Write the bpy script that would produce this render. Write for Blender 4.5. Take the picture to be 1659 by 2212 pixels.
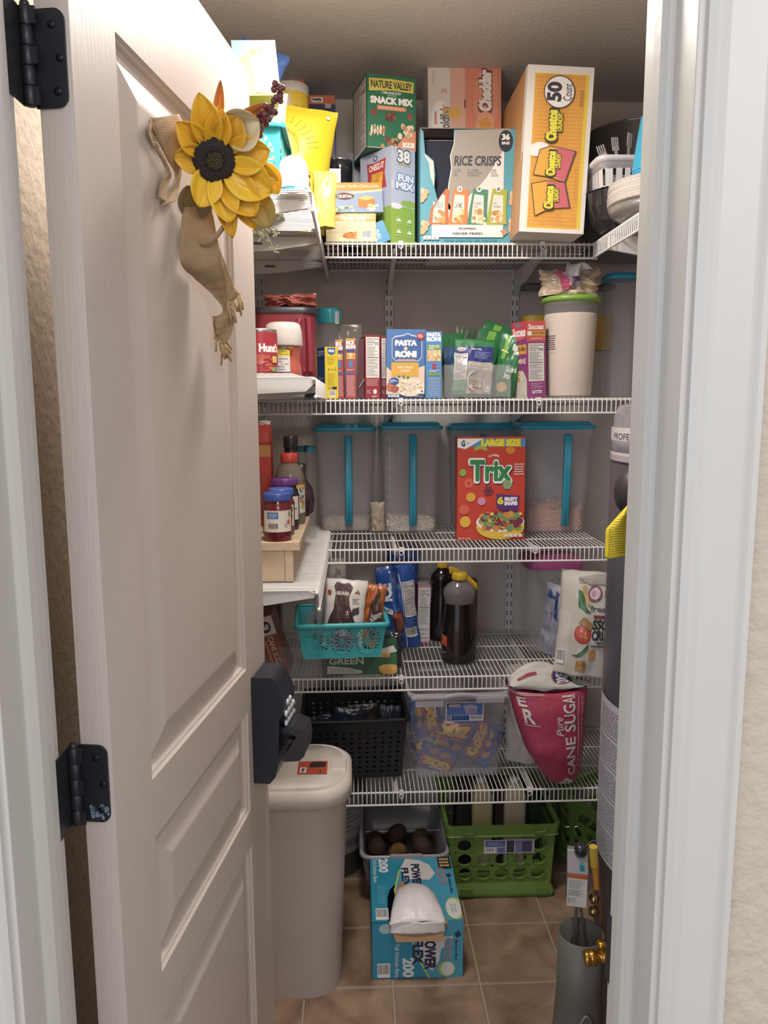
import bpy, math, random
from mathutils import Vector, Matrix, noise
from mathutils.geometry import tessellate_polygon
S = bpy.context.scene
for o in list(bpy.data.objects): bpy.data.objects.remove(o)
R = math.radians; PI = math.pi
# ---------------------------------------------------------------- camera, world, lights, exposure
FPX, PW, PH = 1650.0, 1659.0, 2212.0
CAM = Vector((0, 0, 1.49))
RM = Matrix.Rotation(R(-2.1), 3, 'Z') @ Matrix.Rotation(R(90 - 8.1), 3, 'X') @ Matrix.Rotation(R(-0.26), 3, 'Z')
cd = bpy.data.cameras.new('camera'); cam = bpy.data.objects.new('camera', cd); S.collection.objects.link(cam)
cd.sensor_fit = 'VERTICAL'; cd.sensor_height = 24; cd.lens = FPX / PH * 24; cd.clip_start = 0.02
cam.matrix_world = Matrix.Translation(CAM) @ RM.to_4x4()
S.camera = cam
def ray(px, py): return RM @ Vector(((px - PW / 2) / FPX, -(py - PH / 2) / FPX, -1))
def at(px, py, Y):            # point of depth Y seen at a pixel
    d = ray(px, py); return CAM + d * (Y / d.y)
def atz(px, py, Z):
    d = ray(px, py); return CAM + d * ((Z - CAM.z) / d.z)
S.view_settings.view_transform = 'Standard'; S.view_settings.look = 'None'
S.view_settings.gamma = 1; S.view_settings.use_curve_mapping = False
S.view_settings.exposure = 0.52
w = bpy.data.worlds.new('world'); S.world = w; w.use_nodes = True
w.node_tree.nodes['Background'].inputs[0].default_value = (0.84, 0.91, 1.0, 1)
w.node_tree.nodes['Background'].inputs[1].default_value = 0.78
def area(name, loc, target, sx, sy, power, col, spread=180):
    l = bpy.data.lights.new(name, 'AREA'); l.shape = 'RECTANGLE'; l.size = sx; l.size_y = sy; l.energy = power; l.color = col; l.spread = R(spread)
    o = bpy.data.objects.new(name, l); S.collection.objects.link(o); o.location = loc
    o.rotation_euler = (Vector(target) - Vector(loc)).to_track_quat('-Z', 'Y').to_euler(); return o
area('window_daylight', (-1.5, -2.2, 1.8), (0.1, 1.0, 1.3), 1.4, 1.6, 15, (0.70, 0.83, 1.0))
area('hall_fill', (0.6, -1.2, 2.5), (0.1, 1.2, 1.1), 0.8, 0.8, 11, (1.0, 0.90, 0.80))  # unseen warm fill, added to brighten the pantry through the doorway
pl = bpy.data.lights.new('ceiling_bulb', 'AREA'); pl.shape = 'DISK'; pl.size = 0.22; pl.energy = 10; pl.color = (1.0, 0.93, 0.86)
plo = bpy.data.objects.new('ceiling_bulb', pl); S.collection.objects.link(plo); plo.location = (0.0, 1.46, 2.325)
gl = bpy.data.lights.new('bulb_globe', 'POINT'); gl.shadow_soft_size = 0.10; gl.energy = 3.8; gl.color = (1.0, 0.93, 0.86)
glo = bpy.data.objects.new('bulb_globe', gl); S.collection.objects.link(glo); glo.location = (0.02, 1.42, 2.22)
# ---------------------------------------------------------------- helpers
def lin(h):
    h = h.lstrip('#'); c = [int(h[i:i + 2], 16) / 255 for i in (0, 2, 4)]
    g = sum(c) / 3; c = [x * .84 + g * .10 + .055 for x in c]       # veil of lens haze mixed into every colour: greyed and lifted
    return tuple(x / 12.92 if x <= 0.04045 else ((x + 0.055) / 1.055) ** 2.4 for x in c) + (1,)
_M = {}
def mat(c, rough=0.5, metal=0.0, alpha=1.0, trans=0.0, bump=0.0, bscale=60, vary=0.06, spec=0.5, c2=None, cs=6, emit=0, thin=False):
    key = (c, rough, metal, alpha, trans, bump, bscale, vary, spec, c2, cs, emit, thin)
    if key in _M: return _M[key]
    m = bpy.data.materials.new('surface'); m.use_nodes = True; nt = m.node_tree; b = nt.nodes['Principled BSDF']
    n = nt.nodes.new('ShaderNodeTexNoise'); n.inputs['Scale'].default_value = cs; n.inputs['Detail'].default_value = 3
    tc = nt.nodes.new('ShaderNodeTexCoord'); nt.links.new(tc.outputs['Object'], n.inputs['Vector'])
    mx = nt.nodes.new('ShaderNodeMix'); mx.data_type = 'RGBA'
    a = lin(c); bb = lin(c2) if c2 else tuple(min(1, x * (1 - vary)) for x in a[:3]) + (1,)
    mx.inputs[6].default_value = a; mx.inputs[7].default_value = bb
    nt.links.new(n.outputs['Fac'], mx.inputs[0]); nt.links.new(mx.outputs[2], b.inputs['Base Color'])
    b.inputs['Roughness'].default_value = rough; b.inputs['Metallic'].default_value = metal
    b.inputs['Alpha'].default_value = alpha; b.inputs['Transmission Weight'].default_value = trans
    b.inputs['Specular IOR Level'].default_value = spec
    if trans: b.inputs['IOR'].default_value = 1.05 if thin else 1.35
    if emit:
        b.inputs['Emission Color'].default_value = a; b.inputs['Emission Strength'].default_value = emit
    if bump:
        n2 = nt.nodes.new('ShaderNodeTexNoise'); n2.inputs['Scale'].default_value = bscale; n2.inputs['Detail'].default_value = 4
        nt.links.new(tc.outputs['Object'], n2.inputs['Vector'])
        bp = nt.nodes.new('ShaderNodeBump'); bp.inputs['Strength'].default_value = bump; bp.inputs['Distance'].default_value = 0.01
        nt.links.new(n2.outputs['Fac'], bp.inputs['Height']); nt.links.new(bp.outputs[0], b.inputs['Normal'])
    _M[key] = m; return m
class MB:                      # collects geometry, links it as ONE mesh object
    def __init__(s): s.v = []; s.f = []; s.mi = []; s.sm = []; s.mats = []
    def m(s, mt):
        if mt not in s.mats: s.mats.append(mt)
        return s.mats.index(mt)
    def add(s, vs, fs, mt, smooth=False):
        b = len(s.v); k = s.m(mt); s.v += [tuple(v) for v in vs]
        for f in fs: s.f.append(tuple(i + b for i in f)); s.mi.append(k); s.sm.append(smooth)
        return s
    def box(s, x0, x1, y0, y1, z0, z1, mt):
        return s.add([(x0, y0, z0), (x1, y0, z0), (x1, y1, z0), (x0, y1, z0), (x0, y0, z1), (x1, y0, z1), (x1, y1, z1), (x0, y1, z1)],
                     [(0, 3, 2, 1), (4, 5, 6, 7), (0, 1, 5, 4), (1, 2, 6, 5), (2, 3, 7, 6), (3, 0, 4, 7)], mt)
    def rings(s, rings, mt, cap0=True, cap1=True, smooth=True, closed=True):
        n = len(rings[0]); vs = [p for r in rings for p in r]; fs = []
        for i in range(len(rings) - 1):
            for j in range(n if closed else n - 1):
                k = (j + 1) % n; fs.append((i * n + j, i * n + k, (i + 1) * n + k, (i + 1) * n + j))
        s.add(vs, fs, mt, smooth)
        if cap0: s.add(rings[0], [tuple(range(n))[::-1]], mt)
        if cap1: s.add(rings[-1], [tuple(range(n))], mt)
        return s
    def lathe(s, prof, mt, c=(0, 0, 0), seg=32, cap0=True, cap1=True, smooth=True, sx=1, sy=1):
        return s.rings([[(c[0] + r * sx * math.cos(2 * PI * j / seg), c[1] + r * sy * math.sin(2 * PI * j / seg), c[2] + z) for j in range(seg)] for r, z in prof], mt, cap0, cap1, smooth)
    def tube(s, pts, r, mt, seg=8, cap=True, smooth=True, r2=None):
        pts = [Vector(p) for p in pts]; rs = []; up = None
        for i, p in enumerate(pts):
            t = (pts[min(i + 1, len(pts) - 1)] - pts[max(i - 1, 0)]).normalized()
            if up is None: up = Vector((0, 0, 1)) if abs(t.z) < 0.9 else Vector((1, 0, 0))
            a = t.cross(up).normalized(); b = a.cross(t).normalized(); up = b
            rr = r if r2 is None else r + (r2 - r) * i / (len(pts) - 1)
            rs.append([tuple(p + (a * math.cos(2 * PI * j / seg) + b * math.sin(2 * PI * j / seg)) * rr) for j in range(seg)])
        return s.rings(rs, mt, cap, cap, smooth)
    def ball(s, c, rx, ry=None, rz=None, mt=None, seg=12, nz=8):
        ry = ry or rx; rz = rz or rx
        rs = [[(c[0] + rx * math.sin(PI * i / nz) * math.cos(2 * PI * j / seg), c[1] + ry * math.sin(PI * i / nz) * math.sin(2 * PI * j / seg), c[2] - rz * math.cos(PI * i / nz)) for j in range(seg)] for i in range(nz + 1)]
        return s.rings(rs, mt, False, False)
    def grid(s, fn, nu, nv, mt, smooth=True):
        return s.add([fn(i / nu, j / nv) for j in range(nv + 1) for i in range(nu + 1)],
                     [(j * (nu + 1) + i, j * (nu + 1) + i + 1, (j + 1) * (nu + 1) + i + 1, (j + 1) * (nu + 1) + i) for j in range(nv) for i in range(nu)], mt, smooth)
    def prism(s, poly, t0, t1, mt, ax='y', smooth=False):    # outline in two axes, thickness along the third
        def P(a, b, t): return {'y': (a, t, b), 'x': (t, a, b), 'z': (a, b, t)}[ax]
        return s.rings([[P(a, b, t0) for a, b in poly], [P(a, b, t1) for a, b in poly]], mt, True, True, smooth)
    def build(s, name, parent=None, loc=None, rot=None, bevel=0, M=None, solid=0):
        me = bpy.data.meshes.new(name); me.from_pydata(s.v, [], s.f); me.validate()
        for mt in s.mats: me.materials.append(mt)
        if len(me.polygons) == len(s.f):
            me.polygons.foreach_set('material_index', s.mi); me.polygons.foreach_set('use_smooth', s.sm)
        else: print('validate removed faces', name)
        o = bpy.data.objects.new(name, me); S.collection.objects.link(o)
        if parent: o.parent = parent
        if loc is not None: o.location = loc
        if rot is not None: o.rotation_euler = rot
        if M is not None: o.matrix_local = M
        if solid:
            q = o.modifiers.new('solid', 'SOLIDIFY'); q.thickness = solid; q.offset = -1
        if bevel:
            q = o.modifiers.new('bevel', 'BEVEL'); q.width = bevel; q.segments = 2; q.limit_method = 'ANGLE'
        return o
def tag(o, label=None, cat=None, group=None, kind=None):
    if label: o['label'] = label
    if cat: o['category'] = cat
    if group: o['group'] = group
    if kind: o['kind'] = kind
    return o
def empty(name, label, cat, loc, rot=(0, 0, 0), group=None):
    o = bpy.data.objects.new(name, None); S.collection.objects.link(o); o.location = loc; o.rotation_euler = rot
    o.empty_display_size = 0.05
    return tag(o, label, cat, group)
def struct(name, mb, **k): return tag(mb.build(name, **k), kind='structure')
def kids(o): return [c for c in bpy.data.objects if c.parent == o]
def dup(o, parent=None, label=None, loc=None, rot=None):
    c = o.copy(); S.collection.objects.link(c); c.parent = parent
    if label: c['label'] = label
    if loc is not None: c.location = loc
    if rot is not None: c.rotation_euler = rot
    for k in kids(o): dup(k, c)
    return c
def rrect(w, d, r, z, n=5, cx=0, cy=0):
    p = []
    for qx, qy, a0 in ((1, -1, -90), (1, 1, 0), (-1, 1, 90), (-1, -1, 180)):
        for i in range(n + 1):
            a = R(a0 + 90 * i / n); p.append((cx + qx * (w / 2 - r) + r * math.cos(a), cy + qy * (d / 2 - r) + r * math.sin(a), z))
    return p
# ------ printed artwork: flat shapes laid on a surface function S(u, v, off), u and v from 0 to 1
_T = {}
def textmesh(t, bold, shear):
    k = (t, bold, shear)
    if k in _T: return _T[k]
    c = bpy.data.curves.new('text', 'FONT'); c.body = t; c.size = 1; c.offset = bold; c.shear = shear; c.align_x = 'LEFT'; c.resolution_u = 3; c.space_line = 0.9
    o = bpy.data.objects.new('text', c); me = bpy.data.meshes.new_from_object(o)
    vs = [tuple(v.co) for v in me.vertices]; fs = [tuple(p.vertices) for p in me.polygons]
    bpy.data.objects.remove(o); bpy.data.curves.remove(c); bpy.data.meshes.remove(me)
    if not vs: _T[k] = ([], []); return _T[k]
    x0 = min(v[0] for v in vs); x1 = max(v[0] for v in vs); y0 = min(v[1] for v in vs); y1 = max(v[1] for v in vs)
    _T[k] = ([((v[0] - x0) / (x1 - x0), (v[1] - y0) / (y1 - y0)) for v in vs], fs); return _T[k]
class Art:
    def __init__(s, surf, gloss=0.4, cell=0): s.S = surf; s.mb = MB(); s.n = 0; s.g = gloss; s.cell = cell
    def _o(s, k=1): s.n += k; return 0.0003 + (0.00011 if s.cell else 0.00005) * s.n
    def tris(s, T, c, o):          # on curved surfaces: split until each piece is small
        V = []; F = []; key = {}
        def vid(p):
            k = (round(p[0], 5), round(p[1], 5))
            if k not in key: key[k] = len(V); V.append(s.S(p[0], p[1], o))
            return key[k]
        st = list(T); L2 = s.cell ** 2
        while st:
            a, b, d = st.pop(); E = [((a[0] - b[0]) ** 2 + (a[1] - b[1]) ** 2, 0), ((b[0] - d[0]) ** 2 + (b[1] - d[1]) ** 2, 1), ((d[0] - a[0]) ** 2 + (d[1] - a[1]) ** 2, 2)]; m, i = max(E)
            if m > L2:
                if i == 1: a, b, d = b, d, a
                elif i == 2: a, b, d = d, a, b
                q = ((a[0] + b[0]) / 2, (a[1] + b[1]) / 2); st += [(a, q, d), (q, b, d)]
            else:
                f = (vid(a), vid(b), vid(d))
                if len(set(f)) == 3: F.append(f)
        s.mb.add(V, F, s.mt(c), True)
    def mt(s, c): return c if not isinstance(c, str) else mat(c, s.g, vary=0.03)
    def poly(s, pts, c, k=1):
        for ax in (0, 1):          # trim to the printed face
            for lim, sg in ((0, 1), (1, -1)):
                q = []
                for i in range(len(pts)):
                    a, b = pts[i - 1], pts[i]; da, db = (a[ax] - lim) * sg, (b[ax] - lim) * sg
                    if (da < 0) != (db < 0): t = da / (da - db); q.append((a[0] + (b[0] - a[0]) * t, a[1] + (b[1] - a[1]) * t))
                    if db >= 0: q.append(b)
                pts = q
                if len(pts) < 3: return s
        o = s._o(k)
        if s.cell:
            t = tessellate_polygon([[Vector((u, v, 0)) for u, v in pts]]); T = []
            for q in t:
                P = [pts[i] for i in q]; ar = (P[1][0] - P[0][0]) * (P[2][1] - P[0][1]) - (P[2][0] - P[0][0]) * (P[1][1] - P[0][1])
                T.append(tuple(P) if ar > 0 else tuple(P[::-1]))
            s.tris(T, c, o); return s
        s.mb.add([s.S(u, v, o) for u, v in pts], [tuple(range(len(pts)))], s.mt(c)); return s
    def rect(s, u0, v0, u1, v1, c, n=1, m=1):
        if s.cell: n = max(n, int((u1 - u0) / s.cell) + 1); m = max(m, int((v1 - v0) / s.cell) + 1)
        o = s._o(); s.mb.grid(lambda a, b: s.S(u0 + (u1 - u0) * a, v0 + (v1 - v0) * b, o), n, m, s.mt(c), n > 1 or m > 1); return s
    def ell(s, u, v, ru, rv, c, n=20, a0=0, a1=360, rot=0, k=1):
        ca, sa = math.cos(R(rot)), math.sin(R(rot)); P = []
        for i in range(n):
            a = R(a0 + (a1 - a0) * i / (n if a1 - a0 == 360 else n - 1)); x, y = ru * math.cos(a), rv * math.sin(a)
            P.append((u + x * ca - y * sa * ru / rv, v + x * sa * rv / ru + y * ca))
        return s.poly(P, c, k)
    def text(s, t, u0, v0, u1, v1, c, bold=0.0, rot=0, shear=0.0, arc=0, out=None, ow=0.035, curve=None):
        if out: s.text(t, u0 - (u1 - u0) * 0.02, v0 - (v1 - v0) * 0.06, u1 + (u1 - u0) * 0.02, v1 + (v1 - v0) * 0.06, out, bold + ow, rot, shear, arc)
        ex = max(0, bold - .02); vs, fs = textmesh(t, min(bold, .02), shear)
        asp = max(.15, len(max(t.split('\n'), key=len)) * .62 / (t.count('\n') + 1))
        if ex: o = s._o(3)
        else: o = s._o()
        for q, (dx, dy) in enumerate(((0, 0),) if ex < .004 else ((1, 0), (-1, 0), (0, 1), (0, -1), (.7, .7), (-.7, .7), (.7, -.7), (-.7, -.7))):
            P = []; oq = o - q * .000014
            for x, y in vs:
                y2 = y + arc * (4 * x * (1 - x)) if arc else y; x += dx * ex * 1.3 / asp; y2 += dy * ex * 1.3
                if rot == 90: a, b = 1 - y2, x
                elif rot == -90: a, b = y2, 1 - x
                else: a, b = x, y2
                P.append((u0 + (u1 - u0) * a, v0 + (v1 - v0) * b))
            if s.cell: s.tris([(P[f[0]], P[f[i]], P[f[i + 1]]) for f in fs for i in range(1, len(f) - 1)], c, oq)
            else: s.mb.add([s.S(a, b, oq) for a, b in P], fs, s.mt(c))
        return s
    def lines(s, u0, v0, u1, v1, n, c, seed=1, fill=0.45, rag=0.4):
        rr = random.Random(seed); o = s._o()
        for i in range(n):
            b = v1 - (v1 - v0) * (i + 0.8) / n; h = (v1 - v0) / n * fill; e = u1 - (u1 - u0) * rag * rr.random()
            x = u0
            while x < e:
                wd = (u1 - u0) * rr.uniform(0.06, 0.2); x2 = min(e, x + wd)
                s.mb.add([s.S(x, b, o), s.S(x2, b, o), s.S(x2, b + h, o), s.S(x, b + h, o)], [(0, 1, 2, 3)], s.mt(c)); x = x2 + (u1 - u0) * 0.025
        return s
    def bars(s, u0, v0, u1, v1, n=22, seed=3, c='#2a2a2e', horiz=False):
        s.rect(u0, v0, u1, v1, '#ece8e4'); rr = random.Random(seed); o = s._o()
        du = (u1 - u0) * 0.06; dv = (v1 - v0) * 0.08
        for i in range(n):
            a = (i + rr.random() * 0.3) / n; b = a + rr.uniform(0.3, 0.7) / n
            if horiz: q = (u0 + du, v0 + dv + (v1 - v0 - 2 * dv) * a, u1 - du, v0 + dv + (v1 - v0 - 2 * dv) * b)
            else: q = (u0 + du + (u1 - u0 - 2 * du) * a, v0 + dv * 3, u0 + du + (u1 - u0 - 2 * du) * b, v1 - dv)
            s.mb.add([s.S(q[0], q[1], o), s.S(q[2], q[1], o), s.S(q[2], q[3], o), s.S(q[0], q[3], o)], [(0, 1, 2, 3)], s.mt(c))
        return s
    def facts(s, u0, v0, u1, v1, num='150', seed=5):
        s.rect(u0, v0, u1, v1, '#e9e4df'); H = v1 - v0; W = u1 - u0; k = '#3a3638'
        s.text('Nutrition Facts', u0 + W * .06, v1 - H * .065, u1 - W * .06, v1 - H * .02, k, 0.02)
        s.lines(u0 + W * .06, v1 - H * .12, u1 - W * .1, v1 - H * .075, 2, '#6a6668', seed)
        s.rect(u0 + W * .05, v1 - H * .145, u1 - W * .05, v1 - H * .13, k)
        s.text('Calories', u0 + W * .06, v1 - H * .2, u0 + W * .5, v1 - H * .165, k, 0.02); s.text(num, u1 - W * .35, v1 - H * .2, u1 - W * .06, v1 - H * .155, k, 0.02)
        s.lines(u0 + W * .06, v0 + H * .52, u1 - W * .06, v1 - H * .22, 11, '#8a8688', seed + 1)
        s.rect(u0 + W * .05, v0 + H * .49, u1 - W * .05, v0 + H * .505, k)
        s.lines(u0 + W * .06, v0 + H * .36, u1 - W * .06, v0 + H * .47, 4, '#8a8688', seed + 2)
        s.rect(u0 + W * .05, v0 + H * .34, u1 - W * .05, v0 + H * .346, k)
        s.lines(u0 + W * .06, v0 + H * .04, u1 - W * .06, v0 + H * .32, 9, '#a09c9e', seed + 3); return s
    def bits(s, u0, v0, u1, v1, n, cols, r=0.05, seed=1, asp=1.0):      # scattered food pieces
        rr = random.Random(seed)
        for i in range(n):
            q = r * rr.uniform(0.6, 1.2); s.ell(rr.uniform(u0, u1), rr.uniform(v0, v1), q, q * asp * rr.uniform(0.7, 1.1), rr.choice(cols), 9, k=.35)
        return s
    def done(s, parent, name='printed_front', label=None, M=None):
        o = s.mb.build(name, parent, M=M)
        if label: o['label'] = label
        return o
def flat(O, U, V):            # plane surface: origin, full-width vector, full-height vector
    O, U, V = Vector(O), Vector(U), Vector(V); N = U.cross(V).normalized()
    return lambda u, v, o: tuple(O + U * u + V * v + N * o)
def cyl(cx, cy, rad, z0, z1, a0, a1):   # wraps u round a cylinder between two angles (degrees)
    def f(u, v, o):
        a = R(a0 + (a1 - a0) * u); r = (rad(z0 + (z1 - z0) * v) if callable(rad) else rad) + o
        return (cx + r * math.cos(a), cy + r * math.sin(a), z0 + (z1 - z0) * v)
    return f
def fit(px0, px1, pytop, Y, zs, pyb=None):      # centre x, width, height of what stands at depth Y on level zs
    c = (px0 + px1) / 2; h = at(c, pytop, Y).z - zs
    m = CAM + Vector((0, Y, zs + h / 2 - CAM.z)); v = RM.transposed() @ (m - CAM); py = PH / 2 - v.y / -v.z * FPX
    a = at(px0, py, Y).x; b = at(px1, py, Y).x
    return (a + b) / 2, b - a, h
def carton(name, label, cat, xc, Y, zs, w, d, h, col='#c8c0b4', rz=0, rx=0, ry=0, group=None, gloss=0.4, front=None, left=None, right=None, top=None, bevel=0.0015):
    # box whose front face centre stands at (xc, Y); returns the root mesh
    mb = MB().box(-w / 2, w / 2, 0, d, 0, h, mat(col, gloss, bump=0.05, bscale=25))
    # flap seams on top and bottom
    mb.box(-w / 2 + .001, w / 2 - .001, d * .49, d * .51, h, h + .0006, mat('#8a8078', .7))
    o = mb.build(name, None, (xc, Y, zs), (R(rx), R(ry), R(rz)), bevel); tag(o, label, cat, group)
    if front: a = Art(flat((-w / 2, 0, 0), (w, 0, 0), (0, 0, h)), gloss); front(a); a.done(o, 'printed_front')
    if left: a = Art(flat((-w / 2, d, 0), (0, -d, 0), (0, 0, h)), gloss); left(a); a.done(o, 'printed_side')
    if right: a = Art(flat((w / 2, 0, 0), (0, d, 0), (0, 0, h)), gloss); right(a); a.done(o, 'printed_side')
    if top: a = Art(flat((-w / 2, 0, h), (w, 0, 0), (0, d, 0)), gloss); top(a); a.done(o, 'printed_top')
    return o
def pillow(w, h, t, seed=0, wob=0.006, top=0.0, base=0.15, flare=0.0, sway=0.0):   # bag front surface; back with sgn = -1
    def f(u, v, o, sgn=-1):
        prof = (max(0, math.sin(PI * min(1, max(0, u)))) ** .55) * (max(0, math.sin(PI * (base + (1 - base) * v))) ** .6 if v > 0 or base else 0)
        prof = max(0, prof) * (1 if v < 0.93 else max(0.0, (1 - v) / .07 * .9 + .1))
        nz = noise.noise(Vector((u * 4, v * 5 + seed * 7.3, seed))) + .4 * noise.noise(Vector((u * 9, v * 8, seed + 4)))
        x = (u - .5) * w * (1 - .06 * math.sin(PI * v) + flare * (v - .5)) + wob * .5 * noise.noise(Vector((u * 2, v * 5, seed + 9))) + sway * v * v
        z = h * v + wob * .6 * noise.noise(Vector((u * 4, v * 2, seed + 12)))
        return (x, sgn * (t / 2 * prof + o) + wob * nz * prof, z)
    return f
def bag(name, label, cat, loc, w, h, t, mt, rot=(0, 0, 0), seed=0, wob=0.006, group=None, base=0.15, front=None, parent=None, flare=0, sway=0, gloss=0.3, aname='printed_front'):
    f = pillow(w, h, t, seed, wob, base=base, flare=flare, sway=sway); mb = MB()
    mb.grid(lambda u, v: f(u, v, 0), 34, 40, mt); mb.grid(lambda u, v: f(1 - u, v, 0, 1), 24, 30, mt)
    o = mb.build(name, parent, loc, tuple(R(a) for a in rot))
    if label: tag(o, label, cat, group)
    if front: a = Art(lambda u, v, of: f(u, v, of + .0005), gloss, .035); front(a); a.done(o, aname)
    return o
# ================================================================ the room
WHITE = mat('#c3bdb5', .38, bump=.04, bscale=40)
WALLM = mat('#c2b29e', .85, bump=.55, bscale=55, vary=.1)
BACKM = mat('#d0c6be', .85, bump=.12, bscale=90, vary=.1)
CEILM = mat('#d2c8c0', .9, bump=.2, bscale=80)
XL, XR, YB, ZC = -0.47, 1.00, 2.50, 2.413
YN, YF = 0.654, 0.772                 # hall face and pantry face of the front wall
OXL = -0.315; OXR = 0.279; OZ = 2.052   # door opening between jambs
struct('wall_back', MB().box(XL - .1, XR + .1, YB, YB + .1, 0, ZC + .1, BACKM))
struct('wall_left', MB().box(XL - .1, XL, YF, YB, 0, ZC + .1, WALLM))
struct('wall_right', MB().box(XR, XR + .1, YF, YB, 0, ZC + .1, BACKM))
fw = MB(); J = .019
fw.box(-2.2, OXL - J, YN, YF, 0, 2.8, WALLM); fw.box(OXR + J, 2.4, YN, YF, 0, 2.8, WALLM); fw.box(OXL - J, OXR + J, YN, YF, OZ + J, 2.8, WALLM)
struct('wall_front', fw)
struct('ceiling', MB().box(XL - .1, XR + .1, YF, YB + .1, ZC, ZC + .1, CEILM))
# tiled floor: grout bed with bevelled tiles, one mesh
fm = bpy.data.materials.new('floor tile'); fm.use_nodes = True; nt = fm.node_tree; b = nt.nodes['Principled BSDF']
tc = nt.nodes.new('ShaderNodeTexCoord'); n1 = nt.nodes.new('ShaderNodeTexNoise'); n1.inputs['Scale'].default_value = 9; n1.inputs['Detail'].default_value = 6; n1.inputs['Distortion'].default_value = .6
cr = nt.nodes.new('ShaderNodeValToRGB'); cr.color_ramp.elements[0].position = .3; cr.color_ramp.elements[0].color = lin('#6d523e'); cr.color_ramp.elements[1].position = .72; cr.color_ramp.elements[1].color = lin('#ac8a6c')
nt.links.new(tc.outputs['Object'], n1.inputs['Vector']); nt.links.new(n1.outputs['Fac'], cr.inputs[0]); nt.links.new(cr.outputs[0], b.inputs['Base Color']); b.inputs['Roughness'].default_value = .42
bp = nt.nodes.new('ShaderNodeBump'); bp.inputs['Strength'].default_value = .25; bp.inputs['Distance'].default_value = .006; nt.links.new(n1.outputs['Fac'], bp.inputs['Height']); nt.links.new(bp.outputs[0], b.inputs['Normal'])
fl = MB(); fl.box(-2.2, 2.4, -3.0, YB, -.05, -.0022, mat('#a5947f', .9, bump=.2))
T = .2265; g0 = at(1010, 1997, 1); p0 = atz(1010, 1997, 0); GX, GY = p0.x, p0.y
for i in range(-9, 8):
    for j in range(-22, 4):
        x0, y0 = GX + i * T + .0028, GY + j * T + .0028
        x1, y1 = x0 + T - .0056, min(y0 + T - .0056, YB)
        if y1 - y0 < .01: continue
        fl.rings([[(x0, y0, -.002), (x1, y0, -.002), (x1, y1, -.002), (x0, y1, -.002)], [(x0 + .002, y0 + .002, 0), (x1 - .002, y0 + .002, 0), (x1 - .002, y1 - .002, 0), (x0 + .002, y1 - .002, 0)]], fm, False, True, False)
struct('floor', fl)
# jambs, stops, casings
jm = MB(); jm.box(OXL - J, OXL, YN, YF, 0, OZ, WHITE); struct('trim_1', jm, bevel=.0015)
jm = MB(); jm.box(OXR, OXR + J, YN, YF, 0, OZ, WHITE); struct('trim_2', jm, bevel=.0015)
jm = MB(); jm.box(OXL - J, OXR + J, YN, YF, OZ, OZ + J, WHITE); struct('trim_3', jm, bevel=.0015)
def stop(x, sg):    # moulded door stop
    poly = [(x, YF - .072), (x + sg * .005, YF - .071), (x + sg * .0095, YF - .064), (x + sg * .011, YF - .052), (x + sg * .011, YF - .037), (x, YF - .037)]
    return MB().prism([(a, b) for a, b in (poly if sg > 0 else poly[::-1])], 0, OZ, WHITE, 'z')
struct('trim_4', stop(OXL, 1)); struct('trim_5', stop(OXR, -1))
def casing(x, sg):
    pr = [(0, 0), (0, .006), (.006, .010), (.012, .0085), (.016, .011), (.034, .0145), (.044, .0165), (.050, .014), (.053, .017), (.058, .017), (.058, 0)]
    P = [(x + sg * a, YN - t) for a, t in pr]
    return MB().prism(P, 0, OZ + .06, WHITE, 'z')
struct('trim_6', casing(OXL - .006, -1)); struct('trim_7', casing(OXR + .006, 1))
cm = MB(); cm.box(OXL - .06, OXR + .06, YN - .015, YN, OZ + .006, OZ + .064, WHITE); struct('trim_8', cm)
BLK = mat('#23242b', .38, metal=.4, vary=.2)
sp = MB().box(OXR - .0015, OXR + .002, YF - .034, YF + .004, .845, .925, BLK); sp.tube([(OXR + .002, YF + .004, .885 - .03), (OXR + .004, YF + .008, .885 - .02), (OXR + .004, YF + .008, .885 + .02), (OXR + .002, YF + .004, .885 + .03)], .003, BLK)
tag(sp.build('strike_plate'), 'dark metal strike plate set into the right door jamb near the bottom', 'strike plate')
# ---------------------------------------------------------------- door
A = at(142, 1100, .80); TH = .035
best = None
for k in range(50, 300):
    al = R(k / 10); e = Vector((math.cos(al), -math.sin(al))) * TH; Bp = Vector((A.x, A.y)) + e; Cc = Bp + Vector((math.sin(al), math.cos(al))) * .606
    v = RM.transposed() @ Vector((Cc.x, Cc.y, at(570, 1100, Cc.y).z - CAM.z)); px = PW / 2 + v.x / -v.z * FPX
    if best is None or abs(px - 563) < best[0]: best = (abs(px - 563), al, Bp, Cc)
AL, Bp = best[1], best[2]; DW = .606; DH = 2.03; DZ = .014
# door-local: x along the door from hinge, y into the thickness (front face at y=0), z up
DM = Matrix.Translation((Bp.x, Bp.y, DZ)) @ Matrix.Rotation(PI / 2 - AL, 4, 'Z')
DMI = DM.inverted()
def ondoor(px, py, off=0):
    d = (DMI.to_3x3() @ ray(px, py)); o = DMI @ CAM; t = (-off - o.y) / d.y; p = o + d * t; return p
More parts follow.
